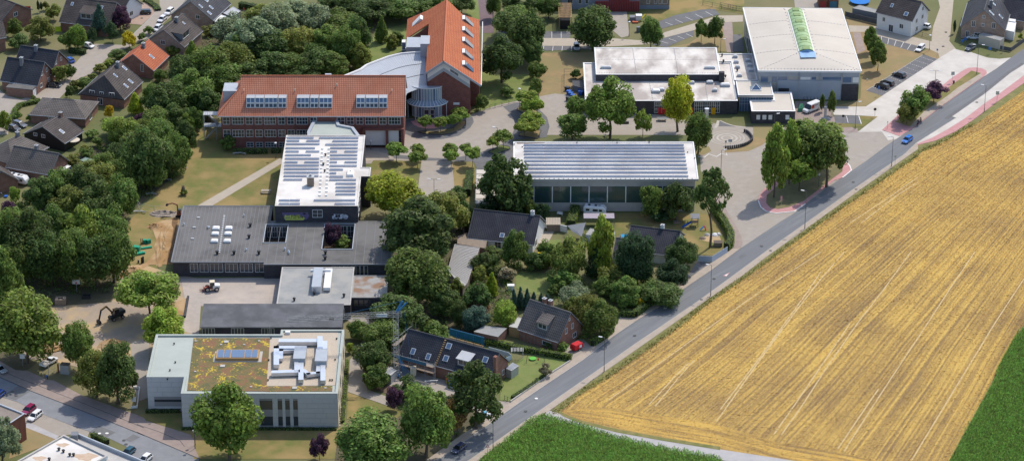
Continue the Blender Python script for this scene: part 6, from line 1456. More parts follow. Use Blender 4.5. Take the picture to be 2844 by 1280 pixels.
def T(K, cx, cy, w, h, kind='b', col='mid', tb=1.5, label='', cat='tree', name=None, group=None, H=None, lean=None, jit=.2):
    """tree measured by its crown outline (centre, width, height) and the clear height under the crown"""
    NT_[0] += 1; rnd = random.Random(NT_[0]*13+5)
    sc = CR[K][2]; p = at(K,cx,cy,tb+3); sx, sy = src(K,cx,cy)
    s = .002522*(sy+3490); rx = w/2/sc/s; th = TH+math.atan((sy-640)/FPX)
    hh = h/2/sc/s; q = hh*hh-(rx*math.sin(th))**2; rz = math.sqrt(max(q,(rx*.45)**2))/math.cos(th)
    if kind == 'f': rx *= 1.08; rz *= 1.4
    rz = min(rz, rx*(3.6 if kind in 'ck' else 1.5))
    zc = tb+rz*.92; p = at(K,cx,cy,zc)
    shr = tb < .3 and kind == 's'
    o = thing(name or ('shrub' if cat in ('shrub','bush') else 'tree'), label, cat, (p.x,p.y,0), rnd.uniform(0,6.28), group)
    c = bpy.data.objects.new('crown', rnd.choice(CROWN[kind])); COL.objects.link(c); c.parent = o
    c.location = (0,0,zc); k = 1.15 if kind in 'ckfo' else 1.07; c.scale = (rx*k*rnd.uniform(.95,1.05), rx*k*rnd.uniform(.95,1.05), rz*k)
    g = GR[col] if isinstance(col, str) else col; f = rnd.uniform(1-jit,1+jit)
    c.color = (g[0]*f*rnd.uniform(.93,1.07), g[1]*f, g[2]*f, 1)
    t = bpy.data.objects.new('trunk', rnd.choice(TRUNK)); COL.objects.link(t); t.parent = o
    ht = zc+rz*.35; tr = max(.55,min(1.2, ht/9*1.0))*max(1.2,min(rx*1.7,9)); t.scale = (tr*.95, tr*.95, ht)
    TREEBOX.append((p.x,p.y,rx)); return o
def TL(K, rows, group, label, kind='b', tb=1.0, cat='tree'):
    CN = {'dark':'dark green','deep':'very dark green','mid':'green','light':'light green','lime':'lime green','silver':'silvery green','olive':'olive green','blue':'blue-green'}
    ON = ['leftmost']+[q+' from left' for q in ('second','third','fourth','fifth','sixth','seventh','eighth')]
    nr = max(1, math.ceil(len(rows)/7)); rs = sorted(rows, key=lambda r: r[1]); out = []; m_ = math.ceil(len(rows)/nr)
    for i in range(nr):
        for j, r in enumerate(sorted(rs[i*m_:(i+1)*m_], key=lambda r: r[0])):
            row = '' if nr == 1 else ', '+('back' if i == 0 else 'front' if i == nr-1 else ('second','third','fourth')[i-1])+' row'
            what = label.split(' ', 2) ; lb = '%s %s, %s%s %s' % (CN[r[4]], cat, ON[j], row, label)
            out.append((*r[:4], r[4], r[5] if len(r) > 5 else kind, r[6] if len(r) > 6 else tb, lb))
    rows = out
    for r in rows: T(K, *r[:4], kind=r[5] if len(r) > 5 else kind, col=r[4], tb=r[6] if len(r) > 6 else tb, label=r[7] if len(r) > 7 else label, group=group, cat=cat)
# ---- left wood by the work yard
TL('D', [(20,590,110,140,'mid'),(75,600,120,150,'dark'),(140,580,120,130,'mid'),(205,585,110,130,'light'),(265,575,110,120,'mid'),(110,645,120,120,'dark'),(180,640,120,130,'mid'),(282,632,110,130,'mid'),(240,650,110,120,'dark'),(45,655,100,100,'mid')],
   'trees of the dense wood beside the work yard', 'of the wood left of the pallets', tb=2.5)
TL('D', [(0,705,110,170,'mid'),(-10,610,90,150,'dark')], 'trees at the left edge', 'of those cut by the left edge', tb=2)
T('D', 62,815,190,165,'b','light',3.5,'large light green tree shading the school sign by the lower street')
T('D', 195,862,88,108,'b','mid',2.5,'small round tree between the white pickup and the sand heap')
T('D', 240,935,105,115,'b','olive',1.5,'yellowish green tree behind the grey hut by the lower street')
T('D', 292,935,120,150,'b','dark',1.5,'dark round tree left of the grey panelled hall')
T('D', 372,732,165,115,'b','light',3.5,'light green tree overhanging the excavator in the work yard')
T('D', 408,822,118,105,'b','lime',2.0,'bright green tree at the corner of the grey panelled hall')
T('D', 572,1055,175,190,'b','light',2.5,'large light green tree in front of the grey panelled hall')
T('D', 935,1108,190,150,'b','mid',2.0,'broad green tree at the bottom edge beside the small path')
T('D', 1070,1050,140,170,'b','mid',2.5,'big dense tree above the dark blue car')
T('D', 1150,1045,60,90,'m','rust',1.5,'small tree with brownish leaves beside the big dense tree')
T('D', 1197,985,135,150,'o','dark',3.0,'open-crowned dark tree in front of the scaffolded house')
T('D', 1025,975,75,60,'m','dark',.4,'low dark shrub beside the crane tripod','bush')
T('D', 991,995,48,58,'m','purp',1.0,'small purple-leaved tree on the path lawn beside the crane')
T('D', 803,1123,52,62,'m','purp',.8,'small purple-leaved tree at the bottom edge beside the grey hall')
T('D', 0,1105,100,130,'o','silver',1.0,'silvery grey-green conifer in the bottom left corner')
# ---- long hedgerow left of the lawn
TL('D', [(105,490,95,90,'dark'),(150,470,95,95,'mid'),(205,470,110,110,'dark'),(255,455,100,95,'olive'),(180,510,110,90,'olive'),(250,505,110,100,'dark'),(305,495,90,105,'mid'),(310,440,90,90,'mid'),(365,395,125,150,'dark'),(335,370,80,80,'olive'),(405,345,90,90,'mid'),(440,380,80,110,'mid'),(465,345,60,80,'dark'),(300,390,70,70,'dark'),(265,410,70,60,'mid'),(230,430,80,60,'olive'),(470,310,50,50,'light'),(420,410,70,80,'dark'),(380,440,80,70,'mid')],
   'trees of the hedgerow along the lawn', 'of the hedgerow by the lawn', tb=.6)
TL('D', [(310,330,90,75,'light'),(400,300,90,70,'mid'),(370,320,60,50,'olive'),(440,295,80,70,'dark'),(490,300,50,60,'mid')], 'trees behind the bungalow', 'behind the hipped bungalow', tb=.6)
T('D',355,302,46,42,'m','purp',.4,'round purple-leaved shrub behind the hipped bungalow','bush')
T('D',340,263,44,56,'c','yel',.2,'yellow-tipped conifer beside the house with four roof windows')
# ---- park behind the long red roof
TL('D', [(430,255,120,95,'dark'),(480,230,110,110,'mid'),(385,245,70,70,'mid'),(520,260,90,80,'dark'),(470,180,90,80,'dark'),(530,165,110,110,'mid'),(505,195,90,70,'dark'),(585,150,110,100,'olive'),(560,195,110,80,'mid'),(620,190,120,70,'dark'),(640,100,140,110,'silver'),(575,75,90,80,'silver'),(700,60,120,100,'silver'),(680,120,120,90,'dark'),(690,170,110,80,'dark'),(740,165,100,70,'mid'),(750,110,110,90,'olive'),(790,155,90,80,'dark'),(835,165,90,70,'mid'),(820,110,100,90,'mid'),(870,120,80,100,'mid'),(790,50,90,80,'silver'),(850,60,110,70,'mid'),(900,85,70,90,'dark'),(660,40,100,60,'olive'),(745,30,90,60,'silver'),(610,120,80,80,'dark'),(905,145,60,70,'olive'),(765,190,90,40,'dark'),(700,195,80,40,'dark')],
   'trees of the park behind the long red roof', 'of the park behind the red-tiled wing', tb=.8)
T('D',960,75,36,62,'c','mid',.3,'slim conical tree at the end of the park beside the meadow')
T('D',1000,95,36,32,'s','mid',.2,'round bush on the meadow beside the gabled school house','shrub')
T('D',985,105,40,36,'s','olive',.2,'low bush on the meadow left of the stair tower','shrub')
TL('D', [(880,5,90,50,'dark'),(940,25,110,60,'dark'),(1005,20,110,60,'mid'),(1060,8,80,40,'dark'),(1100,20,90,60,'mid'),(1160,10,70,50,'dark'),(830,0,70,40,'dark'),(970,0,90,40,'mid')], 'trees along the top edge', 'along the top edge left of the gable', tb=1)
# ---- round the schools
T('D',988,482,140,108,'b','yel',3.0,'round yellow-green tree beside the white-roofed wing')
T('D',1055,580,195,165,'b','dark',2.5,'huge dark tree between the flat-roofed block and the white bungalow')
T('D',1108,535,130,110,'b','olive',2.0,'olive green tree beside the huge dark tree near the hedge path')
T('D',1050,690,170,150,'b','mid',2.0,'large round tree beside the annex with grey roof')
T('D',1000,790,140,105,'b','dark',1.5,'dark tree behind the crane jib')
T('D',960,840,110,80,'b','mid',1.0,'green tree left of the crane mast')
T('D',935,895,90,85,'b','dark',.6,'dark bush left of the crane beside the curved path')
T('D',945,945,75,65,'m','mid',.3,'round green bush beside the grey site container','bush')
T('D',1268,460,125,150,'o','dark',2.0,'dense dark tree at the west corner of the sports hall')
T('D',1240,515,70,60,'m','deep',.5,'dark shrub at the foot of the sports hall corner','bush')
TL('D', [(1305,530,45,45,'deep','m'),(1335,525,40,55,'mid','m'),(1365,530,45,50,'deep','m')], 'shrubs behind the white bungalow', 'behind the white bungalow', tb=.2, cat='shrub')
T('D',1640,500,70,85,'m','mid',1.5,'left of two green trees against the sports hall glass')
T('D',1702,500,85,95,'m','dark',1.5,'right of two green trees against the sports hall glass')
T('D',1790,478,88,110,'o','dark',11.0,'tall lopsided tree with bare leaning trunk at the garden hedge')
T('D',1655,540,60,35,'s','deep',.2,'dark shrub below the sports hall wall','shrub')
T('D',1535,265,128,135,'b','light',3.0,'large light green tree in front of the white flat-roofed school')
T('D',1440,312,84,66,'m','mid',1.5,'lower green tree left of the large light tree on the school yard')
T('D',1450,268,60,60,'m','mid',.8,'small tree beside the blue bins on the school yard')
T('D',1706,250,82,118,'b','yel',3.5,'bright yellow-green tree in front of the coloured school doors')
T('D',1757,328,72,100,'b','mid',1.8,'round green tree beside the spiral paving')
T('D',1617,308,44,75,'o','light',1.0,'thin young tree on the school yard')
T('D',1280,55,90,70,'b','dark',2,'dark tree nearest the red gable beside the tartan track')
T('D',1262,145,105,110,'b','dark',2,'dense round tree right of the gabled school house')
T('D',1325,85,95,115,'b','dark',2,'big dark tree in the clump beside the car park')
T('D',1300,45,90,60,'b','mid',2,'tree top at the back of the clump beside the tartan track')
T('D',1335,130,70,70,'b','dark',1.5,'dark tree at the right of the clump beside the parched field')
TL('D', [(1350,175,48,46,'mid','m'),(1347,215,38,44,'mid','m')], 'small trees beside the parched field', 'beside the parched field', tb=.6)
T('D',1275,232,36,26,'s','mid',.2,'bush on the shady lawn beside the gabled school house','shrub')
T('D',1208,260,34,40,'s','mid',.3,'small bush at the corner of the gabled school house','shrub')
TL('D', [(1290,5,60,40,'dark'),(1345,10,60,50,'dark'),(1380,15,60,50,'mid'),(1240,10,40,60,'mid')], 'trees at the top edge', 'at the top edge behind the track', tb=1.5)
T('D',1492,68,122,105,'b','dark',2.0,'big dark round tree beside the pergola')
T('D',1637,80,60,74,'b','mid',1.8,'round tree on the verge between the parking bays')
T('D',1764,72,36,56,'m','mid',1.6,'left of two small round trees behind the white school roof')
T('D',1798,70,46,64,'m','mid',1.6,'right of two small round trees behind the white school roof')
T('D',2068,258,16,36,'k','mid',.9,'left of two slim columnar trees beside the white van')
T('D',2092,259,24,54,'k','mid',.9,'right of two slim columnar trees beside the white van')
T('D',2189,95,36,50,'k','light',1.8,'rearmost of three egg-shaped trees right of the vaulted gym')
T('D',2200,118,40,52,'k','mid',1.8,'middle of three egg-shaped trees right of the vaulted gym')
T('D',2209,137,44,62,'k','mid',1.8,'front one of three egg-shaped trees right of the vaulted gym')
T('D',2282,282,56,50,'m','olive',1.2,'lower leftmost tree on the traffic island by the road')
T('D',2302,255,80,72,'m','mid',1.6,'middle green tree on the traffic island by the road')
T('D',2350,228,62,46,'m','purp',1.6,'dark purple tree on the traffic island by the road')
T('D',1950,405,72,158,'k','light',2.2,'tall slim poplar in front on the pink-edged island')
T('D',1988,378,60,130,'k','light',3.0,'second tall slim poplar on the pink-edged island')
T('D',2032,365,125,115,'o','mid',4.0,'open feathery tree next to the poplars on the pink-edged island')
T('D',2082,385,105,120,'o','mid',4.0,'rightmost spreading tree on the pink-edged island')
T('D',2012,430,80,80,'o','light',2.0,'low light green tree behind the front poplar'); T('D',2065,342,125,85,'o','light',6.0,'high feathery tree at the back of the pink-edged island')
# ---- pollarded planes on the forecourt
for i, (K,cx,cy,w,h,tb,lb) in enumerate([('R6',335,352,160,105,2.1,'first from the left in the entrance bed'),('R6',510,362,165,95,2.1,'second from the left in the entrance bed'),('R6',662,335,150,100,2.1,'third from the left in the entrance bed'),('R6',735,270,180,110,2.1,'last on the right in the entrance bed'),
    ('j',432,120,140,90,2.0,'left one on the left dry lawn'),('R6',248,680,150,95,2.2,'back one of the pair on the left dry lawn'),('R6',243,765,180,110,2.2,'front one of the pair on the left dry lawn'),('R6',620,672,170,95,2.2,'back one beside the forecourt path'),('R6',633,750,160,110,2.2,'front one beside the forecourt path'),('R6',800,675,140,95,2.2,'back one on the right dry lawn'),('R6',880,735,190,130,2.2,'front one on the right dry lawn'),
    ('R6',1112,592,145,85,2.0,'left one in the small green bed'),('R6',1235,530,190,110,2.2,'right one in the small green bed'),('c',1250,740,160,70,2,'rearmost one in the beds by the ring path'),('c',1248,795,92,75,2,'second one in the upper bed by the ring path'),('c',1325,790,100,85,2,'right one in the upper bed by the ring path'),('c',1285,892,165,55,2,'rear one in the lower bed by the ring path'),('c',1228,952,130,60,2,'front left one in the lower bed by the ring path'),('c',1295,952,90,62,2,'front right one in the lower bed by the ring path')]):
    T(K,cx,cy,w,h,'f','lime' if i > 10 and i != 12 else 'light',tb,'small plane tree, '+lb,group='plane trees of the forecourt')
# ---- gardens along the main road
T('k',455,360,215,290,'b','mid',.3,'bushy dark conifer in front of the white bungalow')
T('k',860,430,260,330,'b','olive',.3,'broad olive conifer between the two gardens')
T('k',1110,345,205,420,'k','lime',.2,'tall narrow golden-tipped conifer left of the low dark-roofed wing')
T('k',1060,430,150,250,'c','deep',.2,'dark conifer left behind the golden-tipped one')
T('k',1375,440,280,440,'b','deep',.8,'massive dark pine at the road corner')
T('l',1380,960,250,260,'b','dark',.8,'dark round tree behind the blue-grey fence')
T('k',300,390,180,90,'m','mid',.2,'green shrub in front of the white bungalow','shrub')
T('k',400,545,145,120,'s','grey',.2,'round grey-brown leafless shrub beside the small lawn','shrub')
T('k',190,540,130,140,'m','olive',.3,'olive shrub beside the long board roof','shrub')
T('k',285,620,120,170,'c','yel',.2,'golden yellow conifer beside the grey round shrub')
T('k',180,730,190,230,'c','brown',.3,'reddish brown dying conifer beside the long board roof')
T('k',160,870,220,190,'b','blue',.8,'blue-green tree behind the scaffolded house')
T('k',40,830,130,200,'b','dark',.8,'dark tree left of the blue-green one')
T('k',385,840,200,200,'b','lime',.8,'yellow-green tree behind the grey felt garage')
T('k',120,1030,110,80,'s','mid',.2,'round bush beside the felt-roofed garage','shrub')
T('k',20,640,110,130,'m','olive',.5,'olive tree under the large round tree','tree')
TL('k', [(450,740,70,160,'blue'),(500,725,70,160,'blue'),(550,730,70,150,'blue'),(600,745,70,130,'blue'),(655,740,70,110,'blue'),(700,745,70,100,'blue')], 'blue-green cypresses behind the brick cottage', 'of the cypress row behind the cottage', 'c', .1)
T('k',900,700,240,190,'b','silver',.6,'loose light tree behind the brick cottage nearest the lawn')
T('k',1000,800,260,230,'b','olive',.8,'wide olive tree above the brick cottage gable')
T('k',1100,870,260,280,'b','mid',.6,'big tree overhanging the road beside the red trailer')
T('k',890,790,150,160,'b','olive',.6,'round tree touching the cottage roof')
T('k',1130,640,180,150,'m','mid',.5,'green tree between the golden conifer and the road')
T('k',1200,560,130,130,'m','mid',.4,'light shrub beneath the massive pine','shrub')
T('k',1400,760,60,70,'s','gold',.2,'yellow-flowering bush in the corner hedge','shrub')
T('k',1230,715,60,60,'s','gold',.2,'golden bush beside the road hedge gap','shrub')
T('k',1330,755,70,90,'s','mid',.2,'small green bush left of the yellow-flowering one','shrub')
T('k',660,440,170,130,'m','dark',.2,'dark shrubs under the broad conifer','shrub')
T('k',640,405,90,60,'s','gold',.8,'gold-leaved bush beside the terrace')
T('k',665,350,90,80,'s','dark',.2,'dark clipped bush beside the beige patio','shrub')
T('k',750,660,110,90,'s','mid',.2,'green bush at the front edge of the small lawn','shrub')
T('k',815,1090,90,90,'s','mid',.2,'rounded bush at the cottage front corner','shrub')
T('k',720,1075,110,70,'s','dark',.2,'dark bush below the cottage window','shrub')
T('q',518,545,85,90,'s','grey',.3,'grey-green round bush on the garden lawn','shrub')
T('R1',800,690,130,110,'s','olive',.1,'low round bush beside the blue bin','shrub')
T('R1',725,690,110,130,'m','dark',.2,'dark shrub under the open-crowned tree','shrub')
T('i',1310,760,150,180,'m','purp',1.0,'brownish purple shrub tree growing out of the courtyard')
T('i',1370,820,150,110,'s','mid',.3,'green bush filling the right courtyard','shrub')
T('i',520,75,120,110,'s','mid',.2,'round bush at the corner of the long red-roofed wing','shrub')
T('i',188,440,60,50,'s','olive',.1,'small plant at the foot of the trunk sculpture','shrub')
T('j',900,430,130,90,'m','dark',.3,'dark shrub beside the hedge path','shrub')
for (K,x,y,w,h,c_,k,lb) in [('D',1585,640,70,110,'deep','b','dark tree left of the massive pine'),('D',1575,735,90,80,'mid','b','green tree behind the dark road hedge'),('D',1660,735,110,70,'dark','b','dark bushy tree at the foot of the massive pine'),('D',1380,640,60,70,'mid','m','green shrub tree beside the clipped patio bush'),('D',1345,655,60,50,'dark','m','dark shrub tree below the bungalow corner'),
 ('D',1215,660,70,60,'dark','m','dark shrub tree beside the board roof corner'),('D',1200,750,80,80,'dark','m','dark shrub tree below the board roof'),('D',1120,760,90,80,'dark','b','dark tree below the large round tree'),('D',1090,830,80,60,'mid','m','green shrub tree behind the teal scaffold'),('D',1140,500,70,50,'mid','m','green bush at the end of the forecourt path'),('D',1165,540,60,70,'dark','m','dark bush beside the wooden privacy screen'),('D',1420,700,80,60,'mid','m','green shrub tree below the broad olive conifer'),('D',1545,700,80,70,'olive','m','olive shrub tree below the golden-tipped conifer'),('D',1690,690,80,80,'deep','b','dark tree right of the massive pine'),('D',900,830,60,50,'mid','m','green bush at the top of the curved path')]:
    T(K,x,y,w,h,k,c_,.4,lb)
# ---- gardens of the housing estate
ES = [(300,210,220,180,'olive','b','broad garden tree right of the brown balcony house'),(110,200,120,130,'mid','m','tree between the two left houses'),(140,310,170,110,'dark','m','dark shrubbery behind the dark-roofed pair'),(400,90,130,110,'olive','m','olive tree left of the wide dark-roofed house'),(345,45,60,60,'olive','s','small bush at the top of the left garden'),
 (580,270,150,190,'light','b','light green tree beside the white parked car'),(490,300,110,130,'mid','m','tree beside the bright green tent'),(745,150,130,220,'blue','c','blue-green pine in front of the wide dark roof'),(900,140,170,180,'purp','b','large dark purple tree in front of the wide dark roof'),(835,240,100,150,'deep','m','dark tree below the purple tree'),(965,290,120,130,'gold','m','golden yellow tree at the street bend'),(690,255,80,110,'deep','m','dark bush below the pine'),
 (1113,228,76,60,'mid','s','ball-shaped clipped tree beside the street'),(1062,275,70,60,'mid','s','bush beside the ball-shaped tree'),(880,410,150,90,'dark','m','dark shrub left of the orange roof'),(815,470,80,55,'lime','s','lime green bush on the street corner'),(745,510,110,70,'olive','s','olive bush on the street corner'),(440,545,130,130,'olive','m','olive tree beside the dark-roofed pair'),(525,530,90,110,'mid','m','tree beside the street behind the black car'),
 (640,620,130,90,'mid','m','bush in front of the large brown-roofed house'),(515,690,80,90,'dark','s','round bush below the large brown-roofed house'),(560,640,90,80,'olive','s','olive bush beside the street'),(690,580,90,60,'olive','s','yellowish bush above the large brown-roofed house'),(1200,335,100,70,'mid','s','bush behind the orange roof'),(1290,375,110,80,'olive','m','olive shrub right of the orange roof'),(1435,370,100,120,'light','c','light green conifer right of the orange roof'),(1330,470,130,140,'dark','m','dark tree below the light green conifer'),(1200,560,120,100,'mid','m','tree right of the orange gable'),
 (815,835,70,90,'gold','s','yellow egg-shaped bush beside the terrace'),(870,945,230,150,'lime','b','bright green tree below the terrace'),(690,1000,110,70,'mid','s','bush right of the slate gable'),(640,1120,90,70,'olive','s','small bush below the parasol'),(730,1060,90,70,'mid','s','bush beside the parasol garden'),(130,865,70,60,'mid','s','round bush at the end of the curved hedge'),(225,880,70,60,'mid','s','clipped bush left of the bungalow'),(25,900,110,190,'lime','m','bright tree at the left edge above the parked cars'),(250,735,50,40,'mid','s','small bush beside the brick garage'),(285,45,26,70,'deep','k','left dark cypress beside the red balcony'),(308,50,22,60,'deep','k','right dark cypress beside the red balcony')]
for (x,y,w,h,c_,k,lb) in ES: T('a',x,y,w,h,k,c_,.4 if k == 's' else .8,lb,cat='shrub' if k == 's' else 'tree')
for (K,x,y,w,h,c_,k,lb) in [('b',125,225,140,75,'olive','m','round tree below the cream awning'),('h',110,370,90,130,'light','m','light green tree in front of the caravan'),('h',60,470,110,110,'purp','m','dark purple hedge tree below the caravan'),('h',150,480,120,90,'mid','m','green bush below the caravan lawn'),('h',540,110,130,80,'olive','m','bush beside the slatted canopy'),('h',650,60,120,70,'mid','m','tree behind the green hut'),('d',160,555,90,80,'mid','s','plants behind the bin fence'),('g',990,200,26,90,'deep','k','slim dark cypress at the gabled brick house'),('g',1485,275,40,50,'lime','s','lime bush beside the dark slatted fence'),('p',930,345,90,70,'mid','s','round clipped bush behind the teal scaffold'),('p',730,105,120,110,'dark','m','dark tree behind the scaffold net'),('p',960,200,130,160,'blue','m','blue-green tree right of the scaffold net'),('p',130,400,60,70,'lime','s','bright plant in the fenced bed by the hall'),('R5',20,1115,90,70,'mid','s','green shrub beside the small parking bays')]:
    T(K,x,y,w,h,k,c_,.2 if k == 's' else .6,lb,cat='shrub' if k == 's' else 'tree')
# ---- clipped hedges
def hedge(label, P, w, h, col='mid', seed=1, dens=26):
    rnd = random.Random(seed); V = []; F = []
    for a, b in zip(P, P[1:]):
        L = (b-a).length; d = (b-a).normalized(); n = Vector((-d.y,d.x,0))
        for k in range(int(L*(w+2*h)*dens*.5)):
            u = rnd.uniform(-.15,L+.15); s_ = rnd.uniform(0,w+2*h)
            if s_ < h: p = a+d*u+n*(w/2+rnd.gauss(0,.05))+Vector((0,0,s_)); nr = n
            elif s_ < h+w: p = a+d*u+n*(s_-h-w/2)+Vector((0,0,h+rnd.gauss(0,.05))); nr = Vector((0,0,1))
            else: p = a+d*u-n*(w/2+rnd.gauss(0,.05))+Vector((0,0,s_-h-w)); nr = -n
            leafq(V, F, p, nr, .17, rnd)
    mb = MB(); mb.add(V, F); o = thing('hedge', label, 'hedge', (P[0].x,P[0].y,0)); off = (P[0].x,P[0].y,0)
    c = mb.build('foliage', m_leaf, o, off=off); g = GR[col]; c.color = (*g,1)
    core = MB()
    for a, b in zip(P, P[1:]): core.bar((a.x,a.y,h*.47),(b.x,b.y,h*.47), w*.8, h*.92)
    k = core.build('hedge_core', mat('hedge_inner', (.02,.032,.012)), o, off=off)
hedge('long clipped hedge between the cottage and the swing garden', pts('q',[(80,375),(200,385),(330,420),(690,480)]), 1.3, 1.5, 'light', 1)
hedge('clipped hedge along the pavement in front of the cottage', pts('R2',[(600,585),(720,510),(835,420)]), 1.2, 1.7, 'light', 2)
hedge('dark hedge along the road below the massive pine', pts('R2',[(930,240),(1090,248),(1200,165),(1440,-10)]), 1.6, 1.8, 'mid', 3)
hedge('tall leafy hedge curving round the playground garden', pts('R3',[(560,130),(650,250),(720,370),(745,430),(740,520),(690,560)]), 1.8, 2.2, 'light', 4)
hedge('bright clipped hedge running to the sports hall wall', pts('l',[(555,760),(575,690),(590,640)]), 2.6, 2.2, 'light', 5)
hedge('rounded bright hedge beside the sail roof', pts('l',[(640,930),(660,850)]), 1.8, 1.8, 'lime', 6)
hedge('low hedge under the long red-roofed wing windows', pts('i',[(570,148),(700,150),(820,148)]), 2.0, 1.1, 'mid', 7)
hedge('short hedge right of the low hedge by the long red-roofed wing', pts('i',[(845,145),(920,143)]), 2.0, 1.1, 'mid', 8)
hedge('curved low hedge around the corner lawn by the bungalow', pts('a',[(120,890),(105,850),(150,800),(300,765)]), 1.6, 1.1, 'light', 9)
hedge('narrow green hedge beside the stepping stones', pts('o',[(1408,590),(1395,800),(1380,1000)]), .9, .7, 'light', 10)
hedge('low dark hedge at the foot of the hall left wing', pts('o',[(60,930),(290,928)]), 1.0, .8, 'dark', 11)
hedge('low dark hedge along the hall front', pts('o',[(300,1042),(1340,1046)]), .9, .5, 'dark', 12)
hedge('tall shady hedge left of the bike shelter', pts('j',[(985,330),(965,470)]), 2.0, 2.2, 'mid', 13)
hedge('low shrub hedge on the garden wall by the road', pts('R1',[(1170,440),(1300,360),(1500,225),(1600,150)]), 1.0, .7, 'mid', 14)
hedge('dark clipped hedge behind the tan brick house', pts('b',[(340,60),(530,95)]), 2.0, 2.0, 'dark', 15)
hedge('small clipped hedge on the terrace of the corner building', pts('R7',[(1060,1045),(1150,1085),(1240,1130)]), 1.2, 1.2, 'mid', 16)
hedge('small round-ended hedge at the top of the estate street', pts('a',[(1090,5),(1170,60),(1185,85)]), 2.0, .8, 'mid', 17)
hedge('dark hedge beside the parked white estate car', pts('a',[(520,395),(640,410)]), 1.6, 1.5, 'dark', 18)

# ---- low undergrowth nobody could count
def cover(P, n, h, col, seed):
    rnd = random.Random(seed); P = [Vector((p.x,p.y)) for p in P]; x0,x1 = min(p.x for p in P),max(p.x for p in P); y0,y1 = min(p.y for p in P),max(p.y for p in P); V = []; F = []
    def ins(q):
        c = False; j = len(P)-1
        for i in range(len(P)):
            if (P[i].y > q.y) != (P[j].y > q.y) and q.x < (P[j].x-P[i].x)*(q.y-P[i].y)/(P[j].y-P[i].y)+P[i].x: c = not c
            j = i
        return c
    for k in range(n):
        q = Vector((rnd.uniform(x0,x1),rnd.uniform(y0,y1)))
        if not ins(q): continue
        r = rnd.uniform(.5,1.3); hh = rnd.uniform(.3,1)*h
        for i in range(26):
            d = Vector((rnd.gauss(0,1),rnd.gauss(0,1),abs(rnd.gauss(0,1)))).normalized(); leafq(V, F, Vector((q.x+d.x*r,q.y+d.y*r,.1+d.z*hh)), d, .2, rnd)
    o = MB().add(V, F).build('undergrowth', m_leaf, kind='stuff'); o.color = (*GR[col],1)
cover(mix([('D',[(0,545),(280,560),(325,640),(270,735),(0,760)])]), 500, 1.5, 'dark', 1); cover(mix([('D',[(120,430),(330,320),(490,330),(430,450),(300,560),(100,520)])]), 700, 1.8, 'mid', 2)
cover(mix([('D',[(380,215),(500,120),(560,50),(700,10),(960,30),(890,190),(540,200),(530,310),(420,310)])]), 1100, 1.8, 'mid', 3); cover(mix([('D',[(935,570),(1150,500),(1170,600),(1110,760),(1230,640),(1290,680),(1290,740),(1200,850),(1160,870),(1130,830),(1000,820),(930,960),(900,900),(960,780)])]), 700, 1.3, 'dark', 4)
cover(mix([('k',[(200,400),(560,400),(760,430),(740,520),(480,520),(440,640),(440,820),(300,960),(60,960),(100,640)])]), 260, 1.3, 'mid', 5); cover(mix([('k',[(700,640),(790,560),(1000,560),(1250,480),(1490,640),(1490,700),(1260,850),(1190,960),(1030,1060),(900,1030),(900,860),(760,760)])]), 330, 1.4, 'mid', 6)
cover(mix([('D',[(1010,1010),(1140,990),(1220,1040),(1110,1130),(1040,1170),(860,1170),(860,1110)])]), 160, .8, 'dark', 7)
# ---- cut straw standing in rows, ragged verge and grass tufts
def tufts(name, gen, n, w, h, col, seed):
    rnd = random.Random(seed); V = []; F = []
    for k in range(n):
        p, d = gen(rnd); a = math.atan2(d.y,d.x)+rnd.gauss(0,.35); c_, s_ = math.cos(a)*w*rnd.uniform(.5,1.4), math.sin(a)*w*rnd.uniform(.5,1.4); hh = h*rnd.uniform(.4,1.3); b = len(V)
        V += [(p.x-c_,p.y-s_,.04),(p.x+c_,p.y+s_,.04),(p.x+c_*.8,p.y+s_*.8+rnd.gauss(0,.06),.04+hh),(p.x-c_*.8,p.y-s_*.8+rnd.gauss(0,.06),.04+hh)]; F.append((b,b+1,b+2,b+3))
    o = MB().add(V, F).build(name, m_leaf, kind='stuff'); o.color = (*col,1)
def fieldp(rnd):
    t = (int(rnd.random()*190)+.5+rnd.gauss(0,.12))/190; j = rnd.random()*(NV*.62); i = int(j); a = LS[i].lerp(LS[i+1],j-i); b = RS[i].lerp(RS[i+1],j-i); return a.lerp(b,t), (LS[i+1]-LS[i]).lerp(RS[i+1]-RS[i],t)
tufts('straw_stubble', fieldp, 95000, .26, .10, (.66,.47,.18), 1)
VS = samp(VG[:-1], 120)
def vergep(rnd): i = int(rnd.random()*118); d = VS[i+1]-VS[i]; q = VS[i].lerp(VS[i+1],rnd.random()); return q+Vector((-d.y,d.x,0)).normalized()*rnd.gauss(.4,.55), d
tufts('verge_tufts', vergep, 3000, .2, .26, (.32,.29,.09), 2)
# ================================================================== vehicles
m_paint = paint('car_paint'); m_tyre = mat('tyre', (.018,.018,.02), None, rough=.8); m_rim = mat('alloy', (.5,.5,.52), None, rough=.3, metal=.7)
m_carglass = glass('car_glass', (.012,.016,.02), .05); m_lamp = mat('headlamp', (.75,.77,.8), None, rough=.15); m_tail = mat('tail_lamp', (.35,.01,.01), None, rough=.25)
def loft(secs):
    """secs: list of closed rings with equal count"""
    mb = MB(); n = len(secs[0]); V = [p for s in secs for p in s]
    F = []
    for i in range(len(secs)-1):
        for k in range(n): a, b = i*n+k, i*n+(k+1)%n; F.append((a,b,b+n,a+n))
    F.append(tuple(range(n-1,-1,-1))); F.append(tuple(range((len(secs)-1)*n,len(secs)*n)))
    return mb.add(V, F)
def ring_(x, w, z0, z1, b=.12):
    return [(x,-w+b,z0),(x,w-b,z0),(x,w,z0+b*1.4),(x,w,z1-b),(x,w-b*.9,z1),(x,-w+b*.9,z1),(x,-w,z1-b),(x,-w,z0+b*1.4)]
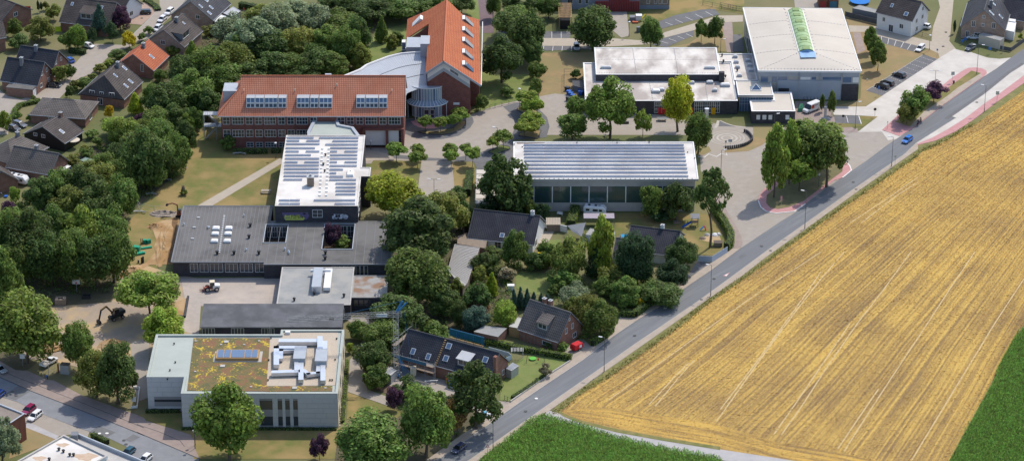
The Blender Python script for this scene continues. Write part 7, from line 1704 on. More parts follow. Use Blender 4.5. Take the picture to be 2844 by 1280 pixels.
def wheel(o, x, y, r=.32, w=.22):
    def disc(rad, wid, y_):
        mb = MB(); n = 14; V = []
        for s_ in (-wid/2, wid/2):
            for k in range(n): t = 2*math.pi*k/n; V.append((x+rad*math.cos(t), y_+s_, r+rad*math.sin(t)))
        F = [(k,(k+1)%n,n+(k+1)%n,n+k) for k in range(n)]+[tuple(range(n-1,-1,-1)),tuple(range(n,2*n))]; return mb.add(V, F)
    t = disc(r, w, y).build('wheel', m_tyre, o); disc(r*.62, w+.03, y).build('rim', m_rim, t)
def make_car(name, L=4.5, W=1.82, Hh=1.5, kind='hatch'):
    o = thing(name, 'x', 'car'); k = L/4.5; b = .86 if kind != 'suv' else 1.0; w = W/2
    secs = [ring_(-2.22*k,w*.86,.38,.72),ring_(-2.1*k,w*.95,.24,b),ring_(-1.2*k,w,.2,b+.02),ring_(.1*k,w,.2,b),ring_(1.05*k,w,.2,b-.02),ring_(1.75*k,w*.96,.22,b-.10),ring_(2.1*k,w*.9,.28,b-.2),ring_(2.24*k,w*.78,.36,b-.36)]
    bo = loft(secs).build('body', m_paint, o); bo['_tint'] = 1
    xt0 = -1.95 if kind != 'saloon' else -1.35; xr0 = {'hatch':-1.55,'estate':-1.85,'suv':-1.75,'saloon':-.95}[kind]
    gl = loft([[(xt0*k,-w*.90,b-.05),(1.15*k,-w*.88,b-.05),(.35*k,-w*.70,Hh-.05),(xr0*k,-w*.70,Hh-.06)],[(xt0*k,w*.90,b-.05),(1.15*k,w*.88,b-.05),(.35*k,w*.70,Hh-.05),(xr0*k,w*.70,Hh-.06)]]).build('windows', m_carglass, o)
    rf = loft([[(xr0*k-.08,-w*.70,Hh-.07),(xr0*k,-w*.66,Hh-.01),(.3*k,-w*.66,Hh),(.42*k,-w*.70,Hh-.08)],[(xr0*k-.08,w*.70,Hh-.07),(xr0*k,w*.66,Hh-.01),(.3*k,w*.66,Hh),(.42*k,w*.70,Hh-.08)]]).build('roof', m_paint, o); rf['_tint'] = 1
    pl_ = MB()
    for s_ in (-1,1):
        for (xa,xb) in ((1.13,.36),(.0,-.05),(-.95,-1.0),(xt0+.1,xr0)): pl_.bar((xa*k,s_*w*.895,b-.02),(xb*k,s_*w*.70,Hh-.05), .09)
    q = pl_.build('pillars', m_paint, o); q['_tint'] = 1
    for s_ in (-1,1):
        MB().box(2.02*k,2.22*k,s_*w*.62-.17,s_*w*.62+.17,b-.36,b-.2).build('headlight', m_lamp, o)
        MB().box(-2.2*k,-2.1*k,s_*w*.72-.12,s_*w*.72+.12,b-.28,b-.06).build('tail_light', m_tail, o)
        MB().box(.78*k,.95*k,s_*(w+.05)-.09,s_*(w+.05)+.09,b-.02,b+.12).build('mirror', m_black, o)
        for x in (-1.35*k,1.38*k): wheel(o, x, s_*(w-.1))
    MB().box(2.2*k,2.27*k,-.26,.26,.42,.52).build('number_plate', m_frame, o)
    return o
CARS = {}
USED = set()
def car(K, c, head, kind, col, label, L=4.5, name='parked_car'):
    key = (kind, round(L,1))
    p = at(K,*c); h = at(K,c[0]+head[0],c[1]+head[1])-p; rz = math.atan2(h.y,h.x)
    if key not in CARS: CARS[key] = make_car(name, L, 1.82 if kind != 'suv' else 1.88, {'hatch':1.47,'estate':1.48,'suv':1.66,'saloon':1.43}[kind], kind); o = CARS[key]
    else: o = dup(CARS[key])
    o.name = name; o['label'] = label; o['group'] = 'cars'; o.location = (p.x,p.y,.05); o.rotation_euler = (0,0,rz)
    for ch in o.children:
        if ch.get('_tint'): ch.color = (*col,1)
    return o
NAVY, BLUE, WHT, BLK, CRIM, SILV, TEAL, GREY = (.035,.05,.105),(.01,.16,.55),(.75,.75,.75),(.012,.013,.017),(.22,.015,.07),(.42,.43,.45),(.02,.09,.14),(.10,.11,.13)
car('R1',(558,1035),(-345,245),'hatch',NAVY,'dark blue hatchback driving on the road at the bottom edge',4.4,'moving_car')
car('R4',(1532,222),(-345,245),'hatch',BLUE,'bright blue hatchback driving on the main road',4.3,'moving_car')
car('R7',(332,765),(-110,85),'suv',CRIM,'crimson car parked beside the white estate',4.3)
car('R7',(405,828),(-110,85),'estate',WHT,'white estate parked beside the crimson car',4.6)
car('R7',(-14,590),(-110,85),'hatch',(.02,.06,.25),'blue car cut off by the left edge on the lower street',4.3)
car('R7',(-5,290),(110,55),'estate',SILV,'silver car cut off by the left edge on the lower footway',4.6)
car('n',(862,1112),(-110,85),'hatch',TEAL,'teal car half hidden behind the corner building wall',4.3)
car('n',(975,1158),(-110,85),'hatch',WHT,'white car half hidden at the bottom edge',4.3)
car('g',(757,212),(-100,-22),'suv',WHT,'white off-roader in front of the white house',4.6)
car('g',(733,376),(-60,52),'estate',WHT,'white estate parked at the end of the upper bays',4.7)
car('g',(575,574),(-105,-34),'hatch',BLK,'single black car parked in the dashed bays',4.5)
car('g',(448,658),(-105,-34),'estate',BLK,'front one of two black cars parked side by side',4.6)
car('g',(486,634),(-105,-34),'estate',(.014,.016,.022),'rear one of two black cars parked side by side',4.6)
car('g',(1128,292),(-100,-5),'hatch',WHT,'white car beside the beige garage',4.3)
car('g',(1108,374),(-80,40),'suv',GREY,'dark car on the small bay by the blue parking signs',4.0)
car('d',(166,368),(2,60),'suv',SILV,'silver car parked beside the big dark tree',4.3)
car('a',(1078,106),(-100,2),'estate',BLK,'black estate on the brick drive in the estate street',4.8)
car('a',(1268,106),(-60,48),'suv',WHT,'rear white car in the row beside the estate street',4.5)
car('a',(1215,158),(-60,48),'hatch',(.7,.7,.72),'second white car in the row beside the estate street',4.3)
car('a',(1180,226),(-60,48),'hatch',(.65,.66,.68),'third pale car half behind the brown roof',4.3)
car('a',(662,356),(80,22),'hatch',WHT,'white car parked in the cul-de-sac beside the light green tree',4.0)
car('a',(520,464),(-60,-35),'hatch',(.02,.10,.40),'blue car parked beside the dark-roofed brick houses',4.1)
car('a',(404,650),(100,12),'saloon',(.03,.035,.04),'black car on the drive of the brick house with garage',4.4)
car('a',(150,946),(90,30),'estate',GREY,'upper dark grey car at the left edge bay',4.6)
car('a',(105,974),(90,30),'hatch',(.05,.055,.065),'lower dark grey car at the left edge bay',4.3)
def place(o, K, c, head): 
    p = at(K,*c); h = at(K,c[0]+head[0],c[1]+head[1])-p; o.location = (p.x,p.y,.05); o.rotation_euler = (0,0,math.atan2(h.y,h.x))
# delivery van
v = thing('delivery_van', 'white delivery van with red print on its side beside the office block', 'van'); place(v,'V',(1270,900),(-300,115))
b_ = loft([ring_(-2.95,.98,.35,2.5,.14),ring_(-2.8,1.0,.3,2.6,.14),ring_(.7,1.0,.3,2.6,.16),ring_(1.15,1.0,.3,2.45,.16)]).build('cargo_body', m_paint, v); b_.color = (.78,.78,.78,1)
b_ = loft([ring_(1.15,1.0,.3,1.35,.12),ring_(2.2,.97,.3,1.25,.12),ring_(2.8,.9,.34,1.05,.12),ring_(2.98,.8,.4,.8,.1)]).build('bonnet', m_paint, v); b_.color = (.78,.78,.78,1)
loft([[(1.1,-.95,1.3),(2.15,-.93,1.26),(1.2,-.86,2.4),(1.1,-.86,2.42)],[(1.1,.95,1.3),(2.15,.93,1.26),(1.2,.86,2.4),(1.1,.86,2.42)]]).build('windscreen', m_carglass, v)
m_print = mat('red_print', (.55,.08,.05), None)
for s_ in (-1,1):
    for x in (-1.9,1.95): wheel(v, x, s_*.9, .36, .24)
    MB().box(-.1,.95,s_*1.0-.012,s_*1.0+.012,1.2,2.25).build('red_print', m_print, v); MB().box(-1.9,-.3,s_*1.0-.011,s_*1.0+.011,1.75,2.05).build('grey_print', m_steel, v)
    MB().box(-2.6,1.0,s_*1.0-.016,s_*1.0+.016,2.3,2.36).build('stripe', m_print, v)
    MB().box(2.75,2.95,s_*.62-.16,s_*.62+.16,.78,1.0).build('headlight', m_lamp, v); MB().box(1.1,1.75,s_*.99-.02,s_*.99+.02,1.32,1.95).build('side_window', m_carglass, v)
# caravans
def caravan(label, K, c, head, L=6.2):
    o = thing('caravan', label, 'caravan', group='caravans'); place(o,K,c,head); x = L/2
    s = loft([ring_(-x,1.0,.75,2.1,.2),ring_(-x+.35,1.12,.5,2.55,.2),ring_(x-.8,1.12,.45,2.6,.2),ring_(x-.1,1.1,.6,1.9,.2),ring_(x,1.0,.75,1.4,.2)]).build('shell', m_paint, o); s.color = (.78,.78,.77,1)
    for s_ in (-1,1):
        wheel(o,-.1,s_*.98,.32,.2)
        for xa,xb in ((-x+.7,-x+1.7),(-.5,.9),(x-1.9,x-1.0)): MB().box(xa,xb,s_*1.125-.015,s_*1.125+.015,1.35,1.95).build('window', m_carglass, o)
        MB().box(-x+.4,x-.5,s_*1.12-.02,s_*1.12+.02,.75,.85).build('stripe', m_zinc, o)
    for xa in (-1.6,.2,1.2): MB().box(xa-.3,xa+.3,-.35,.35,2.55,2.72).build('roof_hatch', m_black if xa < 1 else m_steel, o)
    MB().bar((x-.1,0,.5),(x+1.2,0,.45),.14).build('drawbar', m_steel, o)
caravan('white caravan parked beside the brick house on the left', 'h', (142,295), (100,25)); caravan('white caravan under a canopy beside the sports hall wall', 'l', (735,660), (100,8))
# pickup with load
o = thing('pickup_truck', 'white pickup with open flatbed parked at the work yard gate', 'pickup'); place(o,'R7',(572,212),(110,-72))
for nm, s in (('cab',loft([ring_(-.2,.9,.35,1.05,.1),ring_(1.5,.9,.35,1.05,.1),ring_(2.3,.85,.35,.95,.1),ring_(2.55,.75,.42,.75,.1)])),('cab_roof',loft([[(-.1,-.72,1.62),(.9,-.72,1.62),(.85,-.7,1.7),(-.05,-.7,1.7)],[(-.1,.72,1.62),(.9,.72,1.62),(.85,.7,1.7),(-.05,.7,1.7)]])),('flatbed',MB().box(-2.8,-.35,-.95,.95,.7,.8).box(-2.8,-.35,-.98,-.93,.8,1.15).box(-2.8,-.35,.93,.98,.8,1.15).box(-2.83,-2.78,-.95,.95,.8,1.15))):
    q = s.build(nm, m_paint, o); q.color = (.72,.73,.74,1)
loft([[(-.18,-.86,1.0),(1.5,-.86,1.0),(.92,-.72,1.63),(-.1,-.72,1.63)],[(-.18,.86,1.0),(1.5,.86,1.0),(.92,.72,1.63),(-.1,.72,1.63)]]).build('windows', m_carglass, o)
for s_ in (-1,1):
    for x in (-1.7,1.6): wheel(o,x,s_*.85,.34,.22)
MB().box(-2.5,-1.4,-.6,.5,.8,1.1).box(-1.3,-.6,-.4,.7,.8,1.25).build('load', m_conc, o)
# red trailer
o = thing('covered_trailer', 'small red covered trailer parked beside the brick cottage', 'trailer'); place(o,'R2',(420,625),(120,-55))
loft([ring_(-1.5,.85,.5,1.5,.12),ring_(-1.2,.9,.45,1.85,.16),ring_(1.2,.9,.45,1.85,.16),ring_(1.5,.85,.5,1.4,.12)]).build('body', mat('red_cover',(.55,.012,.02),(.48,.01,.018),1,.5), o)
for s_ in (-1,1): wheel(o,0,s_*.9,.3,.2)
MB().box(.1,.9,-.925,-.90,.8,1.5).build('white_print', m_wht, o); MB().bar((1.4,0,.5),(2.5,0,.45),.12).build('drawbar', m_steel, o)
# wheel loader
o = thing('wheel_loader', 'small red and white wheel loader on the paved court', 'loader'); place(o,'o',(505,112),(-100,6))
m_lred = mat('loader_red',(.30,.07,.045),None,rough=.5)
loft([ring_(-2.0,.8,.7,1.6,.15),ring_(-.6,.85,.6,1.75,.15),ring_(-.2,.8,.6,1.4,.1)]).build('engine_cover', m_wht, o)
MB().box(-.6,1.9,-.45,.45,.55,1.0).build('chassis', m_lred, o)
MB().box(-.7,.5,-.7,.7,1.2,2.5).build('cab_glass', m_carglass, o); MB().box(-.75,.55,-.75,.75,2.5,2.62).build('cab_roof', m_cream, o)
MB().bar((.6,-.35,1.3),(2.2,-.35,.6),.16,.2).bar((.6,.35,1.3),(2.2,.35,.6),.16,.2).build('lift_arm', m_lred, o)
MB().box(2.1,2.25,-.9,.9,.2,.9).bar((2.2,-.5,.2),(3.2,-.5,.18),.12).bar((2.2,.5,.2),(3.2,.5,.18),.12).build('fork', m_lred, o)
for s_ in (-1,1):
    for x in (-1.2,1.2): wheel(o,x,s_*.75,.6,.42)
# wheeled excavator in the yard
m_exd = mat('machine_dark',(.035,.038,.04),None,rough=.5); m_exy = mat('machine_ochre',(.23,.15,.06),(.17,.11,.05),1,.6)
o = thing('wheeled_excavator', 'dark wheeled excavator with its arm down in the work yard', 'excavator'); place(o,'n',(780,205),(-100,35))
MB().box(-1.9,1.9,-.6,.6,.6,1.1).build('chassis', m_exd, o); loft([ring_(-2.2,1.1,1.25,2.2,.2),ring_(-.2,1.15,1.2,2.3,.2),ring_(.9,1.1,1.2,1.7,.2)]).build('superstructure', m_exd, o)
MB().box(-.3,1.0,.1,1.05,1.7,3.0).build('cab_glass', m_carglass, o); MB().box(-.35,1.05,.05,1.1,3.0,3.12).build('cab_roof', m_exy, o)
MB().bar((.8,-.3,1.8),(2.6,-.3,4.2),.32,.42).bar((2.6,-.3,4.2),(4.1,-.3,3.6),.32,.4).build('boom', m_exy, o); MB().bar((4.1,-.3,3.7),(4.9,-.3,1.0),.28,.34).build('stick', m_exd, o)
loft([[(4.5,-1.0,.2),(5.3,-1.0,.25),(5.2,-1.0,1.0),(4.8,-1.0,1.1)],[(4.5,.4,.2),(5.3,.4,.25),(5.2,.4,1.0),(4.8,.4,1.1)]]).build('bucket', m_exd, o)
for s_ in (-1,1):
    for x in (-1.3,1.3): wheel(o,x,s_*.95,.5,.38)
# mini excavator behind the old block, arm raised
o = thing('mini_excavator', 'excavator with rust red arm behind the old flat-roofed block', 'excavator'); place(o,'h',(1352,545),(-100,-10))
m_rarm = mat('arm_red',(.26,.09,.05),None,rough=.6)
MB().box(-1.2,1.2,-.8,-.45,0,.5).build('crawler_track', m_tyre, o); MB().box(-1.2,1.2,.45,.8,0,.5).build('crawler_track', m_tyre, o); loft([ring_(-1.1,.8,.6,1.5,.15),ring_(.8,.8,.6,1.5,.15)]).build('superstructure', m_rarm, o)
MB().box(-.3,.7,0,.75,1.4,2.4).build('cab_glass', m_carglass, o); MB().bar((.7,-.2,1.2),(.9,-.2,3.4),.25,.3).bar((.9,-.2,3.4),(2.2,-.2,3.7),.22,.3).build('boom', m_rarm, o); MB().bar((2.2,-.2,3.7),(3.6,-.2,3.2),.2,.26).build('stick', m_rarm, o); loft([[(3.4,-.5,2.9),(4.0,-.5,2.8),(4.0,-.5,3.3),(3.6,-.5,3.4)],[(3.4,.2,2.9),(4.0,.2,2.8),(4.0,.2,3.3),(3.6,.2,3.4)]]).build('bucket', m_exd, o)
# ================================================================== tower crane
bp = at('p',440,585); cr = Bld('tower_crane', 'silver lattice tower crane with blue tip above the scaffolded house', 'crane', bp)
zj = hgt('p',bp,165); m_cblue = mat('crane_blue',(.03,.16,.34),None,rough=.5)
def lattice(a, b, w, n, m, name):
    a, b = Vector(a), Vector(b); d = (b-a); u = Vector((0,0,1)) if abs(d.normalized().z) < .9 else Vector((0,1,0)); x = d.normalized().cross(u).normalized()*w/2; y = x.cross(d.normalized()).normalized()*w/2
    mb = MB(); C4 = [-x-y,x-y,x+y,-x+y]
    for c in C4: mb.bar(a+c,b+c,.07)
    for k in range(n):
        p, q = a+d*k/n, a+d*(k+1)/n
        for i in range(4): mb.bar(p+C4[i],q+C4[(i+1)%4],.035); mb.bar(p+C4[i],p+C4[(i+1)%4],.035)
    cr.part(name, mb, m)
lattice((bp.x,bp.y,.8),(bp.x,bp.y,zj+.5),1.25,16,m_steel,'mast')
jt = at('o',1005,305,zj); lattice((bp.x+1.5,bp.y-.5,zj),(jt.x,jt.y,zj),1.0,26,m_droof2,'jib')
tb_ = at('p',478,92,zj+2.5); cr.part('tip', MB().bar((bp.x,bp.y,zj),(tb_.x,tb_.y,zj+2.8),.3,.4).bar((bp.x+.5,bp.y,zj+.3),(bp.x+2.6,bp.y+1.2,zj+2.2),.3), m_cblue)
cr.part('guy_rod', MB().tube([(tb_.x,tb_.y,zj+2.8),(bp.x+(jt.x-bp.x)*.45,bp.y+(jt.y-bp.y)*.45,zj+.6)],.025,5), m_cblue); cr.part('guy_rod', MB().tube([(tb_.x,tb_.y,zj+2.8),(bp.x+4,bp.y-1.5,1.5)],.025,5), m_cblue)
pb_ = at('p',340,176,zj); sg = cr.part('sign_board', MB().box(pb_.x-1.3,pb_.x+1.3,pb_.y-.75,pb_.y-.68,zj-.3,zj+.55), m_wht)
bt = bpy.data.curves.new('lettering', 'FONT'); bt.body = 'PEKAZETT'; bt.size = .5; bt.align_x = 'CENTER'; bt.align_y = 'CENTER'; bt.extrude = .01
tt = bpy.data.objects.new('font', bt); COL.objects.link(tt); tm = bpy.data.meshes.new_from_object(tt.evaluated_get(bpy.context.evaluated_depsgraph_get())); bpy.data.objects.remove(tt); tm.materials.clear(); tm.materials.append(m_cblue); to = bpy.data.objects.new('lettering', tm); COL.objects.link(to); to.rotation_euler = (R(90),0,0); to.location = (pb_.x-bp.x,pb_.y-.78-bp.y,zj+.12); to.parent = sg
for k, (x, y) in enumerate(((395,600),(465,615),(470,545),(405,540))):
    e = at('p',x,y); cr.part('stabiliser', MB().bar((bp.x,bp.y,1.0),(e.x,e.y,.25),.3,.35), m_cblue if k % 2 else m_steel)
cr.part('turntable', MB().lathe((bp.x,bp.y,.3),[(1.2,0),(1.2,.5),(.9,.55),(.9,.9)],12), m_steel); cr.part('ballast', MB().box(bp.x-2.6,bp.x-1.0,bp.y-.9,bp.y+.9,.4,2.0), m_conc)
p = at('p',550,590); cr.part('cab', MB().box(p.x-.7,p.x+.7,p.y-.6,p.y+.6,.4,2.6), m_cream)
for k in range(7): cr.part('cable_bundle', MB().tube([(bp.x+.4,bp.y-.3,5.0+k*.1),(bp.x+1.6+k*.35,bp.y-1.6,.8)],.04,5), m_cblue)
# jib trolley
cr.part('trolley', MB().box(at('o',1305,285,zj).x-.6,at('o',1305,285,zj).x+.6,at('o',1305,285,zj).y-.4,at('o',1305,285,zj).y+.4,zj-.9,zj-.55), m_exd)
# ================================================================== scaffold
sc_ = Bld('scaffold', 'grey tube scaffold with plank decks along the renovated house', 'scaffold', hS.o.location, hS.o.rotation_euler[2]); sc_.off = None
for k in range(6):
    x = -1+k*2.3
    for y in (-6.0,-7.0): sc_.part('standard', MB().tube([(x,y,0),(x,y,4.9)],.05,5), m_steel)
for z in (2.0,3.6):
    sc_.part('deck', MB().box(-1,10.5,-7.0,-6.0,z,z+.08), m_wood2); sc_.part('guard_rail', MB().bar((-1,-7.0,z+1),(10.5,-7.0,z+1),.06).bar((-1,-7.0,z+.5),(10.5,-7.0,z+.5),.06), m_steel)
sc_.part('debris_sheet', MB().box(-1,8.6,-7.06,-7.03,3.7,4.6), mat('blue_net',(.06,.16,.24),(.05,.13,.2),1))
ladder = MB()
for y in (-6.2,-6.7): ladder.bar((10.7,y,.2),(10.7,y,4.8),.06)
for k in range(12): ladder.bar((10.7,-6.2,.4+k*.38),(10.7,-6.7,.4+k*.38),.05)
sc_.part('ladder', ladder, m_steel)
s2 = Bld('scaffold', 'scaffold with teal netting behind the ridge of the renovated house', 'scaffold', hS.o.location, hS.o.rotation_euler[2]); s2.off = None
for k in range(5):
    for y in (6.2,7.2): s2.part('standard', MB().tube([(7+k*2.4,y,0),(7+k*2.4,y,7.0)],.05,5), m_cblue)
s2.part('deck', MB().box(7,16.6,6.2,7.2,4.6,4.68), m_wood); s2.part('netting', MB().box(7,16.6,7.22,7.25,5.0,6.9), mat('teal_net',(.02,.14,.16),(.03,.18,.2),1)); s2.part('guard_rail', MB().bar((7,7.2,7),(16.6,7.2,7),.08).bar((7,7.2,5.8),(16.6,7.2,5.8),.06), m_cblue)
s3 = Bld('scaffold', 'scaffold bays on the west gable of the renovated house', 'scaffold', hS.o.location, hS.o.rotation_euler[2]); s3.off = None
for k in range(4):
    for x in (-1.2,-2.3): s3.part('standard', MB().tube([(x,-5+k*3.2,0),(x,-5+k*3.2,7.5)],.05,5), m_steel)
for z in (3.6,5.6): s3.part('deck', MB().box(-2.3,-1.2,-5,4.6,z,z+.08), m_wood2); s3.part('guard_rail', MB().bar((-2.3,-5,z+1),(-2.3,4.6,z+1),.06), m_steel)
# ================================================================== lamps, signs, bollards
m_pole = mat('lamp_pole',(.10,.105,.11),None,rough=.5); m_lampw = mat('lamp_head',(.62,.63,.64),None,rough=.4)
def lamp(K, c, top, label, arm=(-1,.3), kind='arm', pole=None):
    p = at(K,*c); h = hgt(K,p,top); o = thing('street_lamp', label, 'street lamp', (p.x,p.y,0), group='street lamps')
    MB().tube([(0,0,0),(0,0,h*.15),(0,0,h*.16),(0,0,h)],[.11,.11,.07,.055],7).build('pole', pole or m_pole, o)
    if kind == 'arm':
        d = Vector((arm[0],arm[1],0)).normalized(); MB().bar((0,0,h),(d.x*.7,d.y*.7,h+.05),.07).build('bracket', pole or m_pole, o)
        MB().bar((d.x*.6,d.y*.6,h+.06),(d.x*1.5,d.y*1.5,h+.1),.36,.14).build('lamp_head', m_lampw, o)
    elif kind == 'double':
        for s_ in (-1,1): MB().bar((0,0,h),(s_*1.7,-.2*s_,h+.05),.06).build('bracket', m_pole, o); MB().bar((s_*.9,-.1*s_,h+.04),(s_*1.8,-.2*s_,h+.07),.34,.12).build('lamp_head', m_lampw, o)
    else: MB().lathe((0,0,h-.05),[(.1,0),(.3,.1),(.3,.35),(.4,.4),(.1,.55)],10).build('lamp_head', m_lampw, o)
lamp('R1',(950,1030),625,'road lamp at the maize field corner'); lamp('R2',(736,880),485,'road lamp beside the red trailer stretch'); lamp('R3',(512,1088),730,'road lamp beside the painted triangle'); lamp('R3',(1594,315),-120,'road lamp at the mouth of the car park')
lamp('R4',(1350,512),170,'road lamp beside the blue moving car'); lamp('S',(545,1050),597,'road lamp on the pink cycle path'); lamp('R5',(1225,690),485,'double-headed lamp on the concrete lane',kind='double')
lamp('g',(1155,560),338,'double-headed lamp at the pink island tip',kind='double'); lamp('R5',(310,1155),845,'lamp beside the two small bays',arm=(1,.2)); lamp('m',(490,460),262,'lamp on the car park near the zigzag line',arm=(1,.2)); lamp('e',(403,990),855,'lamp in front of the dark office block',arm=(1,.2))
lamp('m',(475,705),540,'lamp beside the playground hedge',arm=(1,.2)); lamp('R6',(1165,690),435,'lamp in the small green bed'); lamp('c',(1193,825),672,'lamp beside the upper plane tree bed',kind='top'); lamp('d',(558,275),172,'lamp on the nursery yard',kind='top'); lamp('d',(1243,395),298,'lamp behind the white school roof',arm=(1,.2))
lamp('j',(716,460),345,'double lamp on the forecourt path',kind='double'); lamp('g',(800,378),272,'lamp beside the white estate car',kind='top'); lamp('i',(880,190),80,'lamp beside the path at the white-roofed wing',kind='top'); lamp('c',(80,1120),1062,'dark bollard lamp beside the undercroft',kind='top')
lamp('m',(1222,535),450,'small white post lamp on the pink-edged island',kind='top'); lamp('n',(1308,1075),960,'small lamp at the street corner of the hall',kind='top'); lamp('d',(1433,235),125,'globe lamp at the pergola',kind='top'); lamp('o',(392,1150),1060,'lamp post at the hall corner lawn',kind='top')
def sign(K, c, top, label, shape='rect', col=None, w=.8, h=.8):
    p = at(K,*c); z = hgt(K,p,top); o = thing('sign', label, 'sign', (p.x,p.y,0), group='signs')
    MB().tube([(0,0,0),(0,0,z)],.045,6).build('post', m_steel, o); m = col or m_wht
    if shape == 'rect': MB().box(-w/2,w/2,-.06,-.03,z-h,z).build('panel', m, o)
    elif shape == 'tri': MB().add([(-w/2,-.05,z-h),(w/2,-.05,z-h),(0,-.05,z)],[(0,1,2)]).build('panel', mat('sign_red',(.5,.03,.03)), o); MB().add([(-w*.3,-.06,z-h*.88),(w*.3,-.06,z-h*.88),(0,-.06,z-h*.25)],[(0,1,2)]).build('panel_face', m_wht, o)
    else:
        n = 14; MB().add([(w/2*math.cos(2*math.pi*k/n),-.05,z-h/2+h/2*math.sin(2*math.pi*k/n)) for k in range(n)],[tuple(range(n))]).build('panel', m, o)
    return o
m_sblue = mat('sign_blue',(.05,.16,.42),None,rough=.5); m_sgrn = mat('sign_grey_green',(.42,.46,.42),None,rough=.5)
sign('R1',(887,1085),960,'triangular warning sign at the maize edge','tri',None,1.0,.9); sign('R4',(1388,505),380,'small sign beside the road lamp near the blue car','rect',m_sgrn,.6,.6); sign('S',(760,880),695,'bus stop sign beside the pink cycle path','rect',m_sgrn,1.0,1.1)
sign('R5',(1428,620),495,'bus stop sign on the pink island','rect',m_sgrn,1.0,1.1); sign('R5',(535,1010),910,'round prohibition sign at the concrete lane','round',m_black,.9,.9); sign('R5',(580,770),660,'blue and white sign beside the black cars','rect',m_sblue,.5,1.1); sign('R5',(1250,335),232,'sign at the end of the parched verge','rect',m_sblue,.5,.6)
sign('g',(1045,335),298,'left blue parking sign at the gabled brick house','rect',m_sblue,.8,.9); sign('g',(1068,320),283,'right blue parking sign at the gabled brick house','rect',m_sblue,.8,.9); sign('g',(1252,405),355,'blue sign on the corner lawn','rect',m_sblue,.9,.9); sign('g',(1350,395),348,'dark sign at the slatted fence','rect',m_lead,.6,1.0)
sign('R5',(170,1085),990,'left dark box sign at the two small bays','rect',m_black,.7,.7); sign('R5',(680,1155),1065,'thin sign post on the pink corner','rect',m_steel,.3,.4); sign('p',(240,650),575,'white board on a post beside the hall path','rect',m_wht,1.1,.9); sign('R5',(450,600),575,'small sign leaning on the parched verge','rect',m_wht,.5,.5)
sign('R7',(265,240),92,'white pictogram sign by the lower street on the left','rect',m_wht,1.2,1.3); sign('R7',(1540,700),585,'white pictogram sign beside the kerb wall','rect',m_wht,1.2,1.3); sign('C',(730,820),680,'left small board at the spiral paving','rect',m_steel,.5,.7); sign('C',(848,810),650,'pale blue board at the spiral paving','rect',mat('pale_blue',(.42,.50,.55)),1.1,.8); sign('m',(942,665),605,'red and white banner on the pink-edged island','rect',mat('banner',(.62,.3,.32)),.5,1.4)
# stone palisades around the spiral
m_pal = mat('dark_palisade',(.06,.06,.065),(.09,.09,.095),2,.8)
AR = [at('C',x,y) for x,y in ((1235,460),(1300,480),(1370,540),(1415,600),(1440,640),(1440,690),(1400,740),(1330,790),(1240,830),(1120,865),(980,890),(850,905),(730,910))]
pr = Bld('palisade_row', 'curved row of dark stone posts around the spiral paving', 'palisade', AR[0])
for p in samp(AR, 27): pr.part('stone_post', MB().lathe((p.x,p.y,0),[(.26,0),(.26,.95),(.2,1.0)],8), m_pal)
# road triangle marking
o = strip('marking', pts('R3',[(655,852),(735,812)]), .05, .05, m_line)
MB().add([tuple(p) for p in pts('R3',[(650,850),(695,858),(735,810)],.05)],[(0,1,2)]).build('marking', mat('faded_red',(.5,.22,.22)), kind='structure'); MB().add([tuple(p) for p in pts('R3',[(668,848),(694,852),(720,822)],.062)],[(0,1,2)]).build('marking', m_line, kind='structure')
for K, x, y in [('R1',1447,443),('R1',1325,588),('R2',1437,152),('R2',1088,463),('R3',1098,512),('R3',1200,568),('R3',405,1130),('R3',552,888),('R4',910,688),('R4',942,775),('R7',145,530),('R7',188,575),('R7',1143,1010),('R7',1230,1008),('R7',1425,1088),('R7',1450,1133),('S',420,888),('R5',1355,45),('R5',1323,208),('a',1062,140)]:
    p = at(K,x,y); m = MB(); m.lathe((p.x,p.y,.045),[(.42,0),(.42,.006)],16); q = m.build('manhole_cover', m_line if (K,x) in (('R1',1447),('R2',1437),('R7',1143),('R7',1230)) else m_gut, kind='structure'); q.location.z = .09
